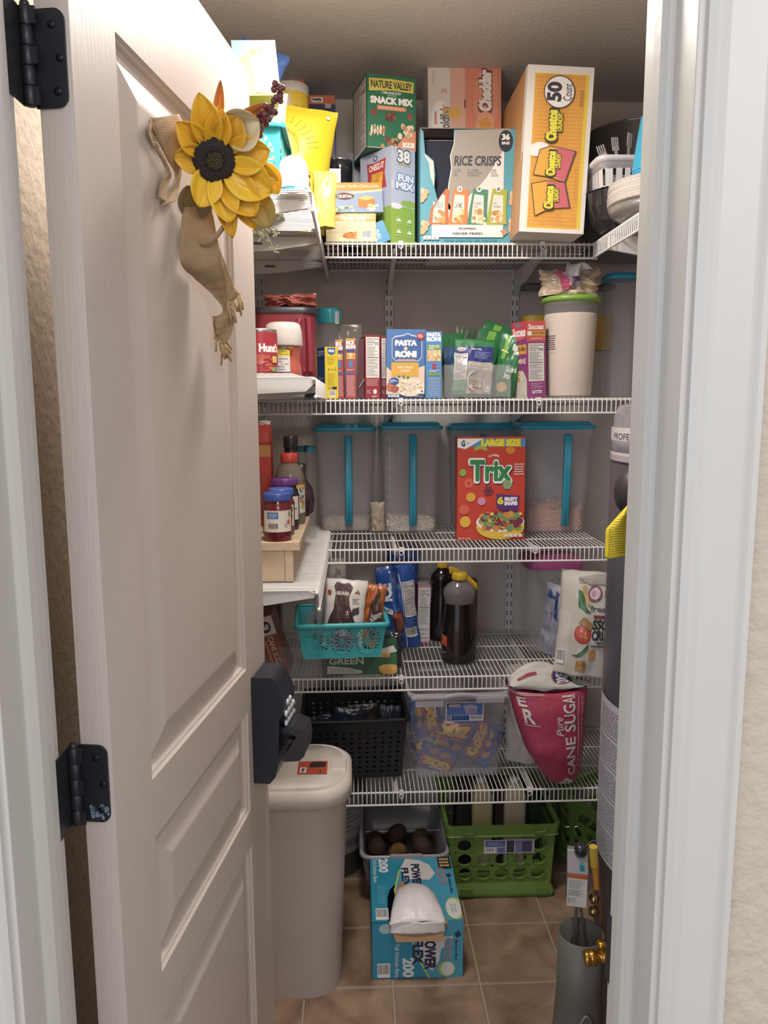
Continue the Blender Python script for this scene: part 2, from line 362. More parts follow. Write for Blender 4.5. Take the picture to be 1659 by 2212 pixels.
# door slab: frame face with three mitred raised panels, one mesh
S0, S1 = .097, .490
PAN = [(1.034 - DZ, 1.885 - DZ), (.774 - DZ, .958 - DZ), (.10, .708 - DZ)]
DOORM = mat('#c2b3a9', .42, bump=.10, bscale=28)
gr = DOORM.node_tree
for n in gr.nodes:                     # moulded wood grain: noise stretched along the door
    if n.type == 'TEX_NOISE' and n.inputs['Scale'].default_value == 28:
        mp = gr.nodes.new('ShaderNodeMapping'); mp.inputs['Scale'].default_value = (12, 12, .5)
        gr.links.new([q for q in gr.nodes if q.type == 'TEX_COORD'][0].outputs['Object'], mp.inputs[0]); gr.links.new(mp.outputs[0], n.inputs['Vector'])
dm = MB()
def rq(x0, x1, z0, z1, y=0): return [(x0, y, z0), (x1, y, z0), (x1, y, z1), (x0, y, z1)]
dm.add(rq(0, S0, 0, DH), [(0, 1, 2, 3)], DOORM); dm.add(rq(S1, DW, 0, DH), [(0, 1, 2, 3)], DOORM)
zs_ = [0] + [z for p in PAN[::-1] for z in p] + [DH]
for i in range(0, 8, 2): dm.add(rq(S0, S1, zs_[i], zs_[i + 1]), [(0, 1, 2, 3)], DOORM)
for z0, z1 in PAN:
    prof = [(0, 0), (.003, .0035), (.006, .0045), (.009, .0085), (.014, .010), (.020, .010), (.024, .009), (.050, .0015), (.054, .001)]
    dm.rings([rq(S0 + a, S1 - a, z0 + a, z1 - a, t) for a, t in prof], DOORM, False, True, False)
dm.add([(0, TH, 0), (DW, TH, 0), (DW, TH, DH), (0, TH, DH)], [(0, 3, 2, 1)], DOORM)
dm.add([(0, 0, 0), (0, TH, 0), (0, TH, DH), (0, 0, DH)], [(0, 3, 2, 1)], DOORM)
dm.add([(DW, 0, 0), (DW, TH, 0), (DW, TH, DH), (DW, 0, DH)], [(0, 1, 2, 3)], DOORM)
dm.add([(0, 0, DH), (DW, 0, DH), (DW, TH, DH), (0, TH, DH)], [(0, 1, 2, 3)], DOORM)
door = dm.build('door_1', M=DM); tag(door, kind='structure')
# hinges: leaf on the door edge, leaf on the jamb, knuckled barrel
def hinge(z, label, scuffed):
    pin = DM @ Vector((-.009, TH + .004, z - DZ)); hh = .0445
    r = empty('door_hinge', label, 'hinge', pin)
    Mi = Matrix.Translation(pin).inverted() @ DM
    lm = MB(); P = []
    c = z - DZ; y0, y1 = TH + .002, .0045; rr = .0105
    for (cy, cz, a0) in ((y1 + rr, c + hh - rr, 90), (y1 + rr, c - hh + rr, 180)):
        for i in range(7):
            a = R(a0 + 15 * i); P.append((cy + rr * math.cos(a), cz + rr * math.sin(a)))
    P += [(y0, c - hh), (y0, c + hh)]
    lm.prism(P, -.0026, -.0002, BLK, 'x')
    lf = lm.build('leaf', r, M=Mi)
    for k, (sy, sz) in enumerate(((.017, .030), (.010, 0), (.014, -.030))):
        sc = MB().lathe([(.0002, 0), (.0034, 0), (.0038, .0006), (.0036, .0012), (.0002, .0012)], mat('#15151a', .35, metal=.6), seg=14)
        sc.box(-.0022, .0022, -.0004, .0004, .0011, .0014, mat('#050507', .6)); sc.box(-.0004, .0004, -.0022, .0022, .0011, .0014, mat('#050507', .6))
        q = sc.build('screw', lf); q.matrix_local = Matrix.Translation((-.0026, sy, c + sz)) @ Matrix.Rotation(R(-90), 4, 'Y') @ Matrix.Rotation(R(20 * k), 4, 'Z')
    if scuffed:
        sf = MB(); rr_ = random.Random(2)
        for i in range(26):
            a, b_ = rr_.uniform(.006, .026), rr_.uniform(-.041, -.026); q = rr_.uniform(.0008, .0028)
            sf.add([(-.0028, a + q * math.cos(t), c + b_ + q * 1.4 * math.sin(t)) for t in (0, 1.1, 2.3, 3.5, 4.4, 5.4)], [(0, 5, 4, 3, 2, 1)], mat('#6d7f9c', .6))
        tag(sf.build('paint_smear', lf), 'pale blue paint smear')
    jl = MB(); pz = 0
    jl.box(OXL - pin.x, OXL - pin.x + .0022, YF - .030 - pin.y, 0.002, -hh, hh, BLK); jl.build('leaf', r, bevel=.001)
    kn = MB()
    for i in range(5):
        a = -hh + i * .0178; kn.lathe([(.0012, a), (.0052, a), (.0058, a + .0008), (.0058, a + .0166), (.0052, a + .0174), (.0012, a + .0174)], mat('#2b2b31', .4, metal=.5), seg=14)
    for i in range(5): kn.box(-.0065, 0, -.001, .002, -hh + i * .0178 + .001, -hh + i * .0178 + .0165, BLK) if i % 2 else kn.box(0, .010, -.004, -.001, -hh + i * .0178 + .001, -hh + i * .0178 + .0165, BLK)
    kn.ball((0, 0, hh + .001), .0048, mt=BLK, seg=12, nz=6); kn.build('barrel', r)
    return r
zt = (atz(0, 0, 1), )
hinge(at(60, 130, .80).z, 'black rounded door hinge near the top left corner, clean leaf', False)
hinge(at(160, 1690, .80).z, 'black door hinge lower down, scuffed with pale blue paint', True)
# keypad lock with lever on the door face (door-local coordinates, made relative to its own base)
lk = DM @ Vector((.552, 0, .912 - DZ))
lock = empty('keypad_lock', 'black keypad door lock with rows of silver buttons and a lever', 'door lock', lk)
ML = Matrix.Translation(lk).inverted() @ DM; NAVY = mat('#1c1f2c', .33, metal=.2, vary=.25)
def lp(x, y, z): return (x, y, z)
bm_ = MB(); z0, z1 = .814 - DZ, 1.012 - DZ
side = [(-.001, z0), (-.030, z0), (-.040, z0 + .012), (-.046, z0 + .035), (-.050, z0 + .12), (-.058, z0 + .135), (-.060, z1 - .045), (-.044, z1 - .006), (-.036, z1), (-.001, z1)]
bm_.prism(side, .512, .592, NAVY, 'x')
bd = bm_.build('lock_body', lock, M=ML, bevel=.004)
kb = MB(); SIL = mat('#c9ccd2', .3, metal=.3)
for r_ in range(3):
    for c_ in range(4 if r_ else 2):
        kb.ball((.522 + .0175 * c_ + (.012 if r_ == 0 else 0), -.0605, z1 - .050 - .017 * (r_ - 1.0) - .018), .0062, .004, .0062, SIL, 10, 6)
kb.build('keypad_buttons', lock, M=ML)
lv = MB(); lv.tube([(.552, -.045, .885), (.552, -.080, .885)], .016, NAVY, 20)
lv.prism([(-.052, .905), (-.070, .909), (-.092, .902), (-.096, .880), (-.094, .855), (-.084, .845), (-.058, .842), (-.050, .846), (-.066, .868), (-.080, .890)], .515, .575, mat('#3c3d45', .22, metal=.7), 'x')
lv.build('lever', lock, M=ML, bevel=.004)
# ---------------------------------------------------------------- sunflower wreath hung on the door
FP = at(462, 345, (DM @ ondoor(368, 345)).y)      # the spray stands clear of the door
nf = ((CAM - FP).normalized() * .9 + Vector((.10, 0, -.10))).normalized()
xf = Vector((0, 0, 1)).cross(nf).normalized(); yf = nf.cross(xf)
WM = Matrix((xf, yf, nf)).transposed().to_4x4(); WM.translation = FP
wr = empty('sunflower_wreath', 'yellow sunflower spray with burlap bow and trailing ribbons on the door', 'wreath', FP)
WM0 = Matrix.Translation(FP).inverted() @ WM
KS = (FP - CAM).length / FPX * .985
WMI = WM.inverted()
def wl(px, py, z=0):           # wreath-local point, kept in front of the door face
    p = Vector(((px - 462) * KS, -(py - 345) * KS, z)); W = WM @ p; d = DMI @ W
    if d.y > -.004:
        c = DMI @ CAM; t = (-.004 - c.y) / (d.y - c.y); p = WMI @ (CAM + (W - CAM) * t)
    return p
YEL = [mat(c, .45, vary=.2, c2=d, cs=18) for c, d in (('#f8c41c', '#e89c0c'), ('#fbd024', '#eeae14'), ('#eeb41e', '#d8941c'))]
YEL.append(mat('#d8c79a', .5, vary=.1, c2='#c9b27a', cs=14))
def petal(base, tip, wd, lift, m, name='petal', cup=.25, back=0.0):
    b, t = Vector(base), Vector(tip); d = t - b; L = d.length; d.normalize(); sd = d.cross(Vector((0, 0, 1))).normalized()
    def fn(u, v):
        ww = wd * (math.sin(PI * min(1, .12 + .88 * v)) ** .7) * (1 - .15 * v) if v < 1 else 0
        x = (u - .5) * 2
        zz = lift * math.sin(PI * v * .75) + cup * ww * (x * x) - back * v * v - .0035 * (1 - abs(x)) * math.sin(PI * v) + .0012 * math.sin(9 * x)
        return tuple(b + d * (L * v) + sd * (x * ww / 2) + Vector((0, 0, zz)))
    return MB().grid(fn, 10, 14, m).build(name, wr, M=WM0, solid=.0006)
c0 = wl(462, 345, -.004)
PT = [((432, 232), 62, 0), ((392, 285), 60, 0), ((385, 345), 58, 2), ((432, 432), 66, 1), ((492, 458), 64, 1), ((545, 440), 78, 0), ((575, 395), 84, 1), ((568, 318), 76, 0), ((505, 262), 72, 2), ((470, 250), 54, 0), ((590, 372), 60, 1), ((548, 470), 48, 0), ((500, 490), 46, 2), ((405, 310), 40, 2)]
for i, ((px, py), wd, k) in enumerate(PT):
    tp = wl(px, py, .004 - .010 * (i > 9)); bs = c0 + (tp - c0) * .22
    petal((bs.x, bs.y, bs.z - .004 * (i % 3)), tp, wd * KS, .012 - .001 * (i % 4), YEL[k])
petal(wl(480, 300, -.012), wl(545, 268, .004), 80 * KS, .012, YEL[3], cup=.4)
petal(wl(540, 400, -.014), wl(575, 462, .0), 60 * KS, .008, mat('#b9983f', .6, c2='#8d7330', cs=20))
petal(wl(430, 400, -.02), wl(420, 470, -.02), 70 * KS, .008, mat('#7d6a4a', .7, c2='#5e4f38', cs=20), name='leaf', back=.01)
petal(wl(470, 300, -.03), wl(477, 208, -.02), 22 * KS, .004, mat('#d98733', .5, c2='#b0582a', cs=25), name='leaf')
petal(wl(500, 300, -.03), wl(566, 238, -.01), 48 * KS, .010, mat('#d9822b', .5, c2='#b5552a', cs=16), name='leaf')
petal(wl(560, 350, -.03), wl(596, 400, -.02), 50 * KS, .006, YEL[1])
# seed head: domed disc with spiralled florets, olive centre
sd = MB(); RD = 41 * KS
sd.rings([[(r_ * math.cos(2 * PI * j / 28), r_ * math.sin(2 * PI * j / 28), z_) for j in range(28)] for r_, z_ in ((RD * .98, -.006), (RD, .002), (RD * .85, .008), (RD * .55, .011), (RD * .3, .009), (.0005, .008))], mat('#2c2326', .9, bump=.8, bscale=400), True, False)
for i in range(420):
    a = i * 2.39996; r_ = RD * math.sqrt((i + .5) / 420); z_ = .002 + .009 * (1 - (r_ / RD) ** 2) + .001
    sd.ball((r_ * math.cos(a), r_ * math.sin(a), z_), .0011, .0011, .0026 if r_ > RD * .4 else .0018, mat('#332a2e', .85) if r_ > RD * .38 else mat('#6d6436', .85), 5, 4)
sd.build('seed_head', wr, M=WM0)
rr = random.Random(4)
br = MB(); BM = mat('#5c2f35', .35, c2='#7a3c3c', cs=40)
sp_ = [wl(540, 290, -.01), wl(558, 262, .0), wl(575, 235, .004), wl(583, 208, .006)]
br.tube(sp_, .0012, mat('#5a4030', .8), 6)
for i in range(46):
    t = rr.random() * 2.999; k = int(t); p = sp_[k].lerp(sp_[k + 1], t - k); br.ball(p + Vector((rr.uniform(-1, 1), rr.uniform(-1, 1), rr.uniform(-1, 1))) * .0068, .0036 + .001 * rr.random(), mt=BM, seg=8, nz=6)
br.build('berry_sprig', wr, M=WM0)
gs = MB(); GM = mat('#a9a77c', .7, c2='#c5bf9a', cs=40)
for (a, b, c) in (((555, 405), (562, 455), (588, 512)), ((560, 425), (580, 440), (596, 438)), ((560, 440), (552, 470), (560, 485)), ((556, 430), (576, 462), (592, 478))):
    P = [wl(*a, -.012), wl(*b, -.005), wl(*c, .0)]; gs.tube(P, .0008, GM, 5)
    for i in range(26):
        t = rr.random() * 1.999; k = int(t); p = P[k].lerp(P[k + 1], t - k)
        d = Vector((rr.uniform(-1, 1), rr.uniform(-1, 1), rr.uniform(-1, 1))) * .007; gs.tube([p, p + d], .0011, GM, 4, r2=.0006); gs.ball(p + d, .0016, mt=GM, seg=5, nz=4)
gs.build('dried_sprig', wr, M=WM0)
# burlap: woven strips
BU = bpy.data.materials.new('burlap'); BU.use_nodes = True; nt = BU.node_tree; b = nt.nodes['Principled BSDF']; b.inputs['Roughness'].default_value = .95
tc = nt.nodes.new('ShaderNodeTexCoord'); wv = []
for ax in (('X', 0), ('Y', 1)):
    q = nt.nodes.new('ShaderNodeTexWave'); q.bands_direction = ax[0]; q.inputs['Scale'].default_value = 190; q.inputs['Distortion'].default_value = 1.5; nt.links.new(tc.outputs['Object'], q.inputs['Vector']); wv.append(q)
mu = nt.nodes.new('ShaderNodeMath'); mu.operation = 'MULTIPLY'; nt.links.new(wv[0].outputs['Fac'], mu.inputs[0]); nt.links.new(wv[1].outputs['Fac'], mu.inputs[1])
cr = nt.nodes.new('ShaderNodeValToRGB'); cr.color_ramp.elements[0].color = lin('#8a6c4a'); cr.color_ramp.elements[1].color = lin('#cdb083'); cr.color_ramp.elements[1].position = .6
nt.links.new(mu.outputs[0], cr.inputs[0]); nt.links.new(cr.outputs[0], b.inputs['Base Color'])
bp = nt.nodes.new('ShaderNodeBump'); bp.inputs['Strength'].default_value = .7; bp.inputs['Distance'].default_value = .001; nt.links.new(mu.outputs[0], bp.inputs['Height']); nt.links.new(bp.outputs[0], b.inputs['Normal'])
def smooth(P, n):
    out = []
    for i in range(len(P) - 1):
        p0, p1, p2, p3 = P[max(0, i - 1)], P[i], P[i + 1], P[min(len(P) - 1, i + 2)]
        for k in range(n):
            t = k / n; out.append(.5 * ((2 * p1) + (p2 - p0) * t + (2 * p0 - 5 * p1 + 4 * p2 - p3) * t * t + (3 * p1 - p0 - 3 * p2 + p3) * t ** 3))
    out.append(P[-1]); return out
def ribbon(L, Rr, name, fray=False):       # left and right edge lines
    L = smooth([wl(*p) for p in L], 8); Rr = smooth([wl(*p) for p in Rr], 8); n = len(L); mb = MB(); q = 8
    vs = []
    for i in range(n):
        for k in range(q + 1):
            p = L[i].lerp(Rr[i], k / q); vs.append(tuple(p + Vector((0, 0, .003 * math.sin(k / q * 5 + i * .25) + .0008 * math.sin(i * 1.3 + k)))))
    mb.add(vs, [(i * (q + 1) + k, i * (q + 1) + k + 1, (i + 1) * (q + 1) + k + 1, (i + 1) * (q + 1) + k) for i in range(n - 1) for k in range(q)], BU, True)
    if fray:
        e = L[-1]; f = Rr[-1]; d = (e - L[-3]).normalized(); FM = mat('#bf9d6c', .9)
        for i in range(16):
            p = e.lerp(f, i / 15); dd = d * rr.uniform(.010, .034) + Vector((rr.uniform(-.012, .008), rr.uniform(-.006, .006), rr.uniform(-.004, .004)))
            mb.tube([p, p + dd * .5 + Vector((.001, 0, .002)), p + dd], .00045, FM, 4)
    return mb.build(name, wr, M=WM0, solid=.001)
ribbon([(345, 285, -.01), (352, 310, .0), (372, 350, .01), (388, 380, 0), (372, 415, -.01), (360, 445, -.02)], [(400, 275, -.03), (410, 300, -.02), (405, 330, -.01), (402, 372, -.015), (396, 405, -.02), (392, 430, -.03)], 'bow_loop')
ribbon([(343, 287, -.012), (341, 310, -.03), (350, 335, -.035), (372, 372, -.03), (362, 400, -.03), (356, 430, -.03)], [(360, 290, -.045), (360, 330, -.05), (368, 350, -.05), (384, 385, -.045), (378, 405, -.045), (372, 438, -.045)], 'bow_loop')
ribbon([(412, 425, -.03), (400, 480, -.03), (398, 550, -.02), (425, 578, -.015), (455, 605, -.02), (486, 645, -.02), (472, 668, -.02), (470, 690, -.02), (478, 712, -.02)], [(462, 430, -.03), (470, 490, -.01), (482, 545, -.005), (490, 590, -.01), (493, 622, -.02), (505, 650, -.025), (512, 672, -.025), (505, 700, -.02), (490, 722, -.02)], 'ribbon_tail', True)
ribbon([(462, 520, -.03), (480, 560, -.025), (488, 590, -.02), (494, 628, -.02)], [(480, 520, -.035), (500, 570, -.03), (510, 596, -.03), (526, 616, -.03)], 'ribbon_tail', True)
ribbon([(466, 664, -.03), (466, 680, -.03), (470, 700, -.03)], [(488, 660, -.03), (490, 680, -.03), (490, 705, -.03)], 'ribbon_tail', True)
lp_ = MB(); 
ls = smooth([wl(420, 470, -.02), wl(430, 500, .0), wl(460, 490, .01), (wl(490, 450, .0)), wl(480, 430, -.02)], 8)
lp_.add([tuple(p + Vector((0, s_, 0))) for p in ls for s_ in (-.005, .005)], [(2 * i, 2 * i + 1, 2 * i + 3, 2 * i + 2) for i in range(len(ls) - 1)], BU, True); lp_.build('bow_loop', wr, M=WM0, solid=.001)
# ---------------------------------------------------------------- wire shelving
WIRE = mat('#e4dfdc', .35, vary=.03); FY = 2.08
SZ = [1.910, 1.503, 1.093, .722, .374]
def wire_shelf(label, L, D, loc, rz, cut=(0, 0), ends=True, lip=.0415):
    r = empty('wire_shelf', label, 'wire shelf', loc, (0, 0, R(rz)), 'white close-mesh wire shelves')
    dk = MB(); n = int(L / .0127)
    for i in range(n + 1):
        x = .004 + i * (L - .008) / n
        dk.tube([(x, D, -.0016), (x, .006, -.0016), (x, .0018, -.0024), (x, -.0012, -.006), (x, -.0012, -lip)], .00155, WIRE, 6, smooth=True)
    dk.build('wire_deck', r)
    def rail(y, z, rad, name):
        mb = MB().tube([(-.001, y, z), (L + .001, y, z)], rad, WIRE, 10)
        if ends: mb.ball((-.002, y, z), rad * 1.45, mt=WIRE, seg=10, nz=6); mb.ball((L + .002, y, z), rad * 1.45, mt=WIRE, seg=10, nz=6)
        return mb.build(name, r)
    rail(.0035, -.0058, .003, 'front_rail'); rail(-.001, -lip, .003, 'lower_rail'); rail(D - .003, -.0060, .003, 'back_rail')
    for q in (.34, .66): rail(D * q, -.0052, .0024, 'cross_rail')
    return r
DB = YB - FY - .012
names = ['top', 'second', 'third', 'fourth', 'lowest']
s1 = wire_shelf('topmost white wire shelf along the back wall, carrying the tall snack cartons', .640 + .071, DB, (-.071, FY, SZ[0]), 0)
s2 = wire_shelf('second white wire shelf on the back wall, under the rice and pasta boxes', 1.0 + .46, DB, (-.465, FY, SZ[1]), 0)
s3 = wire_shelf('third white wire shelf on the back wall, under the blue-lidded cereal containers', .705 + .075, DB, (-.075, FY, SZ[2]), 0)
s4 = wire_shelf('fourth white wire shelf on the back wall, under the dark syrup bottles', 1.0 + .46, DB, (-.465, FY, SZ[3]), 0)
s5 = wire_shelf('lowest white wire shelf on the back wall, carrying the black basket and pink sugar bag', 1.0 + .46, DB, (-.465, FY, SZ[4]), 0)
for s_ in (s1, s2, s3, s4, s5):
    for X in (at(866, 870, FY).x, at(1163, 870, FY).x):
        x = X - s_.location.x; cm = MB(); CL = mat('#e9e6e4', .3)
        cm.box(x - .006, x + .006, -.0045, .008, -.010, .001, CL); cm.tube([(x - .0055, -.006, -.004), (x - .0055, -.0065, -.016), (x, -.007, -.020), (x + .0055, -.0065, -.016), (x + .0055, -.006, -.004)], .0014, CL, 6)
        cm.build('clip', s_)
LX = -.082; LD = LX - XL - .004
for nm, z, y0 in (('upper left white wire shelf along the side wall, under the yellow chip bag', 1.909, 1.585), ('middle left white wire shelf along the side wall, under the red tomato can', 1.545, 1.60), ('lower left white wire shelf along the side wall, under the wooden riser', 1.098, 1.585)):
    r = wire_shelf(nm, YB - .02 - y0, LD, (LX, y0, z), 90)
    for k, yy in enumerate((.05, .40, .72) if z > 1.8 else ((.012, .45, .75) if z > 1.5 else (.03, .45, .75))):
        x = yy; mb = MB(); P = [(.010, -.014), (.010, -.024), (LD * .3, -.040), (LD - .012, -.056), (LD - .012, -.008), (.03, -.008)]
        if z < 1.8 and z > 1.5 and k == 0: P = [(.006, -.004), (.003, -.014), (.020, -.030), (LD - .012, -.046), (LD - .012, .006), (.05, .008)]
        mb.prism(P, x, x + .010, mat('#dcdad8', .35), 'x')
        sl = MB().prism([(LD * .42 + .004 * math.cos(t) + .012 * (1 if math.cos(t) > 0 else -1), -.024 + .0035 * math.sin(t)) for t in [2 * PI * i / 16 for i in range(16)]], x - .0004, x, mat('#6b625c', .6), 'x')
        bk = mb.build('support_bracket', r, bevel=.0015); sl.build('slot', bk)
rs = wire_shelf('upper right white wire shelf along the side wall, under the paper plates', .85, XR - .632 - .004, (.632, FY - .012, 1.909), -90)
mb = MB(); mb.prism([(.0, -.045), (.10, -.062), (.35, -.075), (.35, -.02), (.0, -.012)], .12, .13, mat('#dcdad8', .35), 'x'); mb.build('support_bracket', rs)
# slotted standards and shelf brackets
def standard(x, z0, z1, label):
    mb = MB(); c = mat('#d9d6d3', .4); k = mat('#3a3532', .8); mb.box(-.0125, .0125, -.012, 0, z0, z1, c)
    z = z0 + .02
    while z < z1 - .02:
        for sx in (-.0065, .0065): mb.box(sx - .0016, sx + .0016, -.0125, -.0118, z, z + .017, k)
        z += .0318
    r = empty('shelf_standard', label, 'shelf standard', (x, YB, 0), group='slotted wall standards'); mb.build('slotted_track', r, bevel=.0008)
    for zz in SZ:
        if not z0 < zz < z1 + .2: continue
        b_ = MB(); P = [(-.012, zz - .012), (-.012, zz - .085), (-.03, zz - .080), (-DB * .6, zz - .040), (-DB + .02, zz - .026), (-DB + .01, zz - .014)]
        b_.prism(P, -.006, .006, c, 'x'); b_.build('shelf_bracket', r, bevel=.001)
standard(.110, .25, 1.90, 'white slotted wall standard behind the blue pasta box')
standard(.512, .25, 1.90, 'white slotted wall standard right of the green rice pouches')
standard(-.296, .25, 1.90, 'white slotted wall standard at the far left, half hidden by the door')
# ================================================================ goods: shared builders
def cbox(name, label, cat, px0, px1, pyt, Y, zs, d, anchor='c', rz=0, **k):
    xc, w, h = fit(px0, px1, pyt, Y, zs); ca = math.cos(R(rz)); w = w / ca if anchor != 'c' else w
    if anchor == 'l': p = Vector((xc - w * ca / 2, Y)) + Vector((ca, math.sin(R(rz)))) * w / 2
    elif anchor == 'r': p = Vector((xc + w * ca / 2, Y)) - Vector((ca, math.sin(R(rz)))) * w / 2
    else: p = Vector((xc, Y))
    return carton(name, label, cat, p.x, p.y, zs, w, d, h, rz=rz, **k)
CLEAR = mat('#dcd8e0', .30, alpha=.34, spec=.6); CLEARER = mat('#c4c2c8', .12, alpha=.20, spec=.7); FROST = mat('#9a959f', .35, alpha=.55)
TEAL = mat('#2fb0b8', .35, vary=.12); BLUELID = mat('#2aaace', .3, vary=.12)
def jar(name, label, cat, x, y, z, r, h, body, lid, lr=None, lh=.014, neck=.8, group=None, prof=None, ridges=0, lidname='lid', bname='glass_body'):
    o = empty(name, label, cat, (x, y, z), group=group); lr = lr or r * neck + .002
    p = prof or [(r * .9, 0), (r, .004), (r, h * .72), (r * .93, h * .82), (r * neck, h * .9), (r * neck, h)]
    MB().lathe(p, body, seg=36).build(bname, o)
    l = MB(); l.lathe([(lr, h - lh * .6), (lr * 1.02, h - lh * .5), (lr * 1.02, h + lh * .3), (lr * .96, h + lh * .45), (lr * .5, h + lh * .47)], lid, seg=40)
    if ridges:
        for i in range(ridges):
            a = 2 * PI * i / ridges; l.tube([(lr * 1.02 * math.cos(a), lr * 1.02 * math.sin(a), h - lh * .45), (lr * 1.02 * math.cos(a), lr * 1.02 * math.sin(a), h + lh * .25)], .0008, lid, 4)
    l.build(lidname, o); return o
# ================================================================ top shelf
Z1 = SZ[0]
def fm_front(a):
    a.rect(0, 0, 1, .40, '#93ba4c'); a.rect(0, .40, 1, 1, '#b9c2dc'); a.ell(.2, .40, .25, .03, '#e8e6f0'); a.ell(.75, .44, .35, .035, '#93ba4c'); a.ell(.4, .62, .6, .05, '#cfd4e6', rot=12)
    a.text('38', .28, .86, .78, .975, '#f4f2f4', .05, out='#5b5a78', ow=.05); a.text('SNACKS', .3, .82, .8, .845, '#c8a83a', .03)
    a.text('FUN', .28, .66, .92, .73, '#eef2fb', .05, out='#5f7fc4', ow=.05); a.text('MIX', .2, .58, .92, .65, '#eef2fb', .05, out='#5f7fc4', ow=.05)
    for (u, v) in ((.3, .24), (.75, .24), (.3, .12), (.75, .12)):
        a.rect(u - .10, v, u + .10, v + .018, '#dfeec2'); a.ell(u, v + .022, .07, .016, '#dfeec2'); a.lines(u - .12, v - .03, u + .12, v - .012, 2, '#cfe3a4', 3)
def fm_left(a):
    a.rect(0, 0, 1, .40, '#8fb54c'); a.rect(0, .40, 1, 1, '#b4bdd8'); a.ell(.5, .93, .08, .03, '#55507c'); a.text('10', .46, .915, .54, .945, '#ffffff', .03)
    a.poly([(.22, .90), (.5, .885), (.84, .90), (.80, .75), (.86, .60), (.5, .615), (.2, .60), (.26, .75)], '#c23b40')
    a.text('CHEEZ-IT', .30, .81, .78, .87, '#f6e9e0', .05); a.poly([(.34, .64), (.72, .63), (.76, .77), (.38, .78)], '#e9a33a'); a.bits(.38, .65, .7, .76, 12, ['#f0b84e', '#dd8f2a'], .03)
cbox('snack_box', 'tall green and blue variety snack carton with a big number 38', 'snack box', 845, 899, 314, 2.11, Z1, .135, 'l', 36, col='#93ba4c', front=fm_front, left=fm_left, gloss=.22)
zf = at(860, 318, 2.13).z
def nv_front(a):
    a.rect(0, 0, 1, 1, '#1f6d4b'); a.poly([(.55, 0), (1, 0), (1, .28), (.8, .22)], '#e88a64'); a.rect(0, 0, 1, .01, '#c9b39a')
    a.poly([(.04, .94), (.5, .955), (.96, .94), (.95, .79), (.5, .80), (.04, .77)], '#e6c94e'); a.text('NATURE VALLEY', .08, .82, .92, .92, '#1d4a34', .03)
    a.text('CRUNCHY', .30, .745, .70, .78, '#f0ece2', .03); a.text('granola', .42, .715, .60, .74, '#cfe0d2', .01); a.text('SNACK MIX', .07, .61, .93, .70, '#f6f0e8', .06)
    a.rect(.2, .525, .8, .585, '#df7650'); a.text('PEANUT BUTTER CHOCOLATE', .24, .54, .76, .57, '#f6ded0', .01)
    a.ell(.14, .48, .075, .05, '#7a4232'); a.ell(.88, .46, .055, .055, '#8a4c38', rot=60); a.poly([(.38, .49), (.55, .50), (.6, .41), (.5, .37), (.36, .40)], '#6e3a2c'); a.bits(.4, .40, .57, .48, 9, ['#8a5240', '#5a2e24'], .025)
    for k in range(5): a.ell(.09 + .06 * k, .24 + .012 * (k % 2), .022, .07, '#e7d9c4', rot=-15)
    a.bits(.06, .18, .34, .30, 10, ['#a8794e', '#c9a070'], .03); a.bits(.3, .02, .6, .16, 16, ['#8a5a3c', '#b98a5c', '#6b3a28'], .04); a.bits(.66, .18, .92, .36, 14, ['#d9a982', '#e8cdb0', '#b98a64'], .045)
    a.rect(.72, .03, .97, .105, '#f2e6dc'); a.text('7.4', .78, .045, .90, .09, '#c9a890', .02)
cbox('snack_box', 'green nut snack mix carton stacked on the variety snack carton', 'snack box', 793, 900, 158, 2.13, zf, .15, 'l', 14, col='#1f6d4b', front=nv_front, left=lambda a: (a.rect(0, 0, 1, 1, '#1f6d4b'), a.facts(.06, .02, .94, .97, '190')))
def gf_front(a):
    a.rect(0, 0, 1, 1, '#e9ddd4'); a.poly([(.42, 0), (1, 0), (1, 1), (.42, .96)], '#ee8a6c'); a.rect(.30, .0, .50, .93, '#eeb49c'); a.rect(.5, 0, .508, .96, '#c8b0a8'); a.rect(.495, .38, .512, .5, '#5a3a3c')
    a.ell(.16, .22, .12, .28, '#f6efe8'); a.ell(.16, .22, .10, .26, '#fbf6f0'); a.text('Goldfish', .16, .02, .29, .40, '#6a6468', .035, rot=90, shear=.15); a.ell(.36, .32, .09, .09, '#f0b450'); a.poly([(.26, .36), (.20, .45), (.2, .27)], '#e9a33a')
    a.rect(.08, .16, .115, .34, '#d89a8c'); a.text('3', .18, .58, .26, .65, '#e8a890', .04, rot=90)
    a.ell(.80, .5, .18, .44, '#f19a7c'); a.text('Cheddar', .70, .34, .86, .90, '#fbf4f0', .07, rot=90, shear=.15, out='#8a3c38', ow=.05)
    a.ell(.78, .16, .13, .17, '#f6ab84'); a.poly([(.68, .20), (.80, .25), (.88, .13), (.74, .07)], '#f0a03c'); a.lines(.06, .7, .1, .9, 8, '#bdb2ac')
def scaled(art, v0, v1):       # artwork squeezed into the upper part of a tall face
    def g(a):
        S0 = a.S; a.S = lambda u, v, o: S0(u, v0 + (v1 - v0) * v, o); art(a)
    return g
cbox('cracker_box', 'peach and cream carton reading Cheddar sideways, standing behind the torn teal box', 'cracker box', 930, 1086, 136, 2.27, Z1, .16, 'l', 0, col='#e9ddd4', ry=-1.0, front=scaled(gf_front, .63, 1))
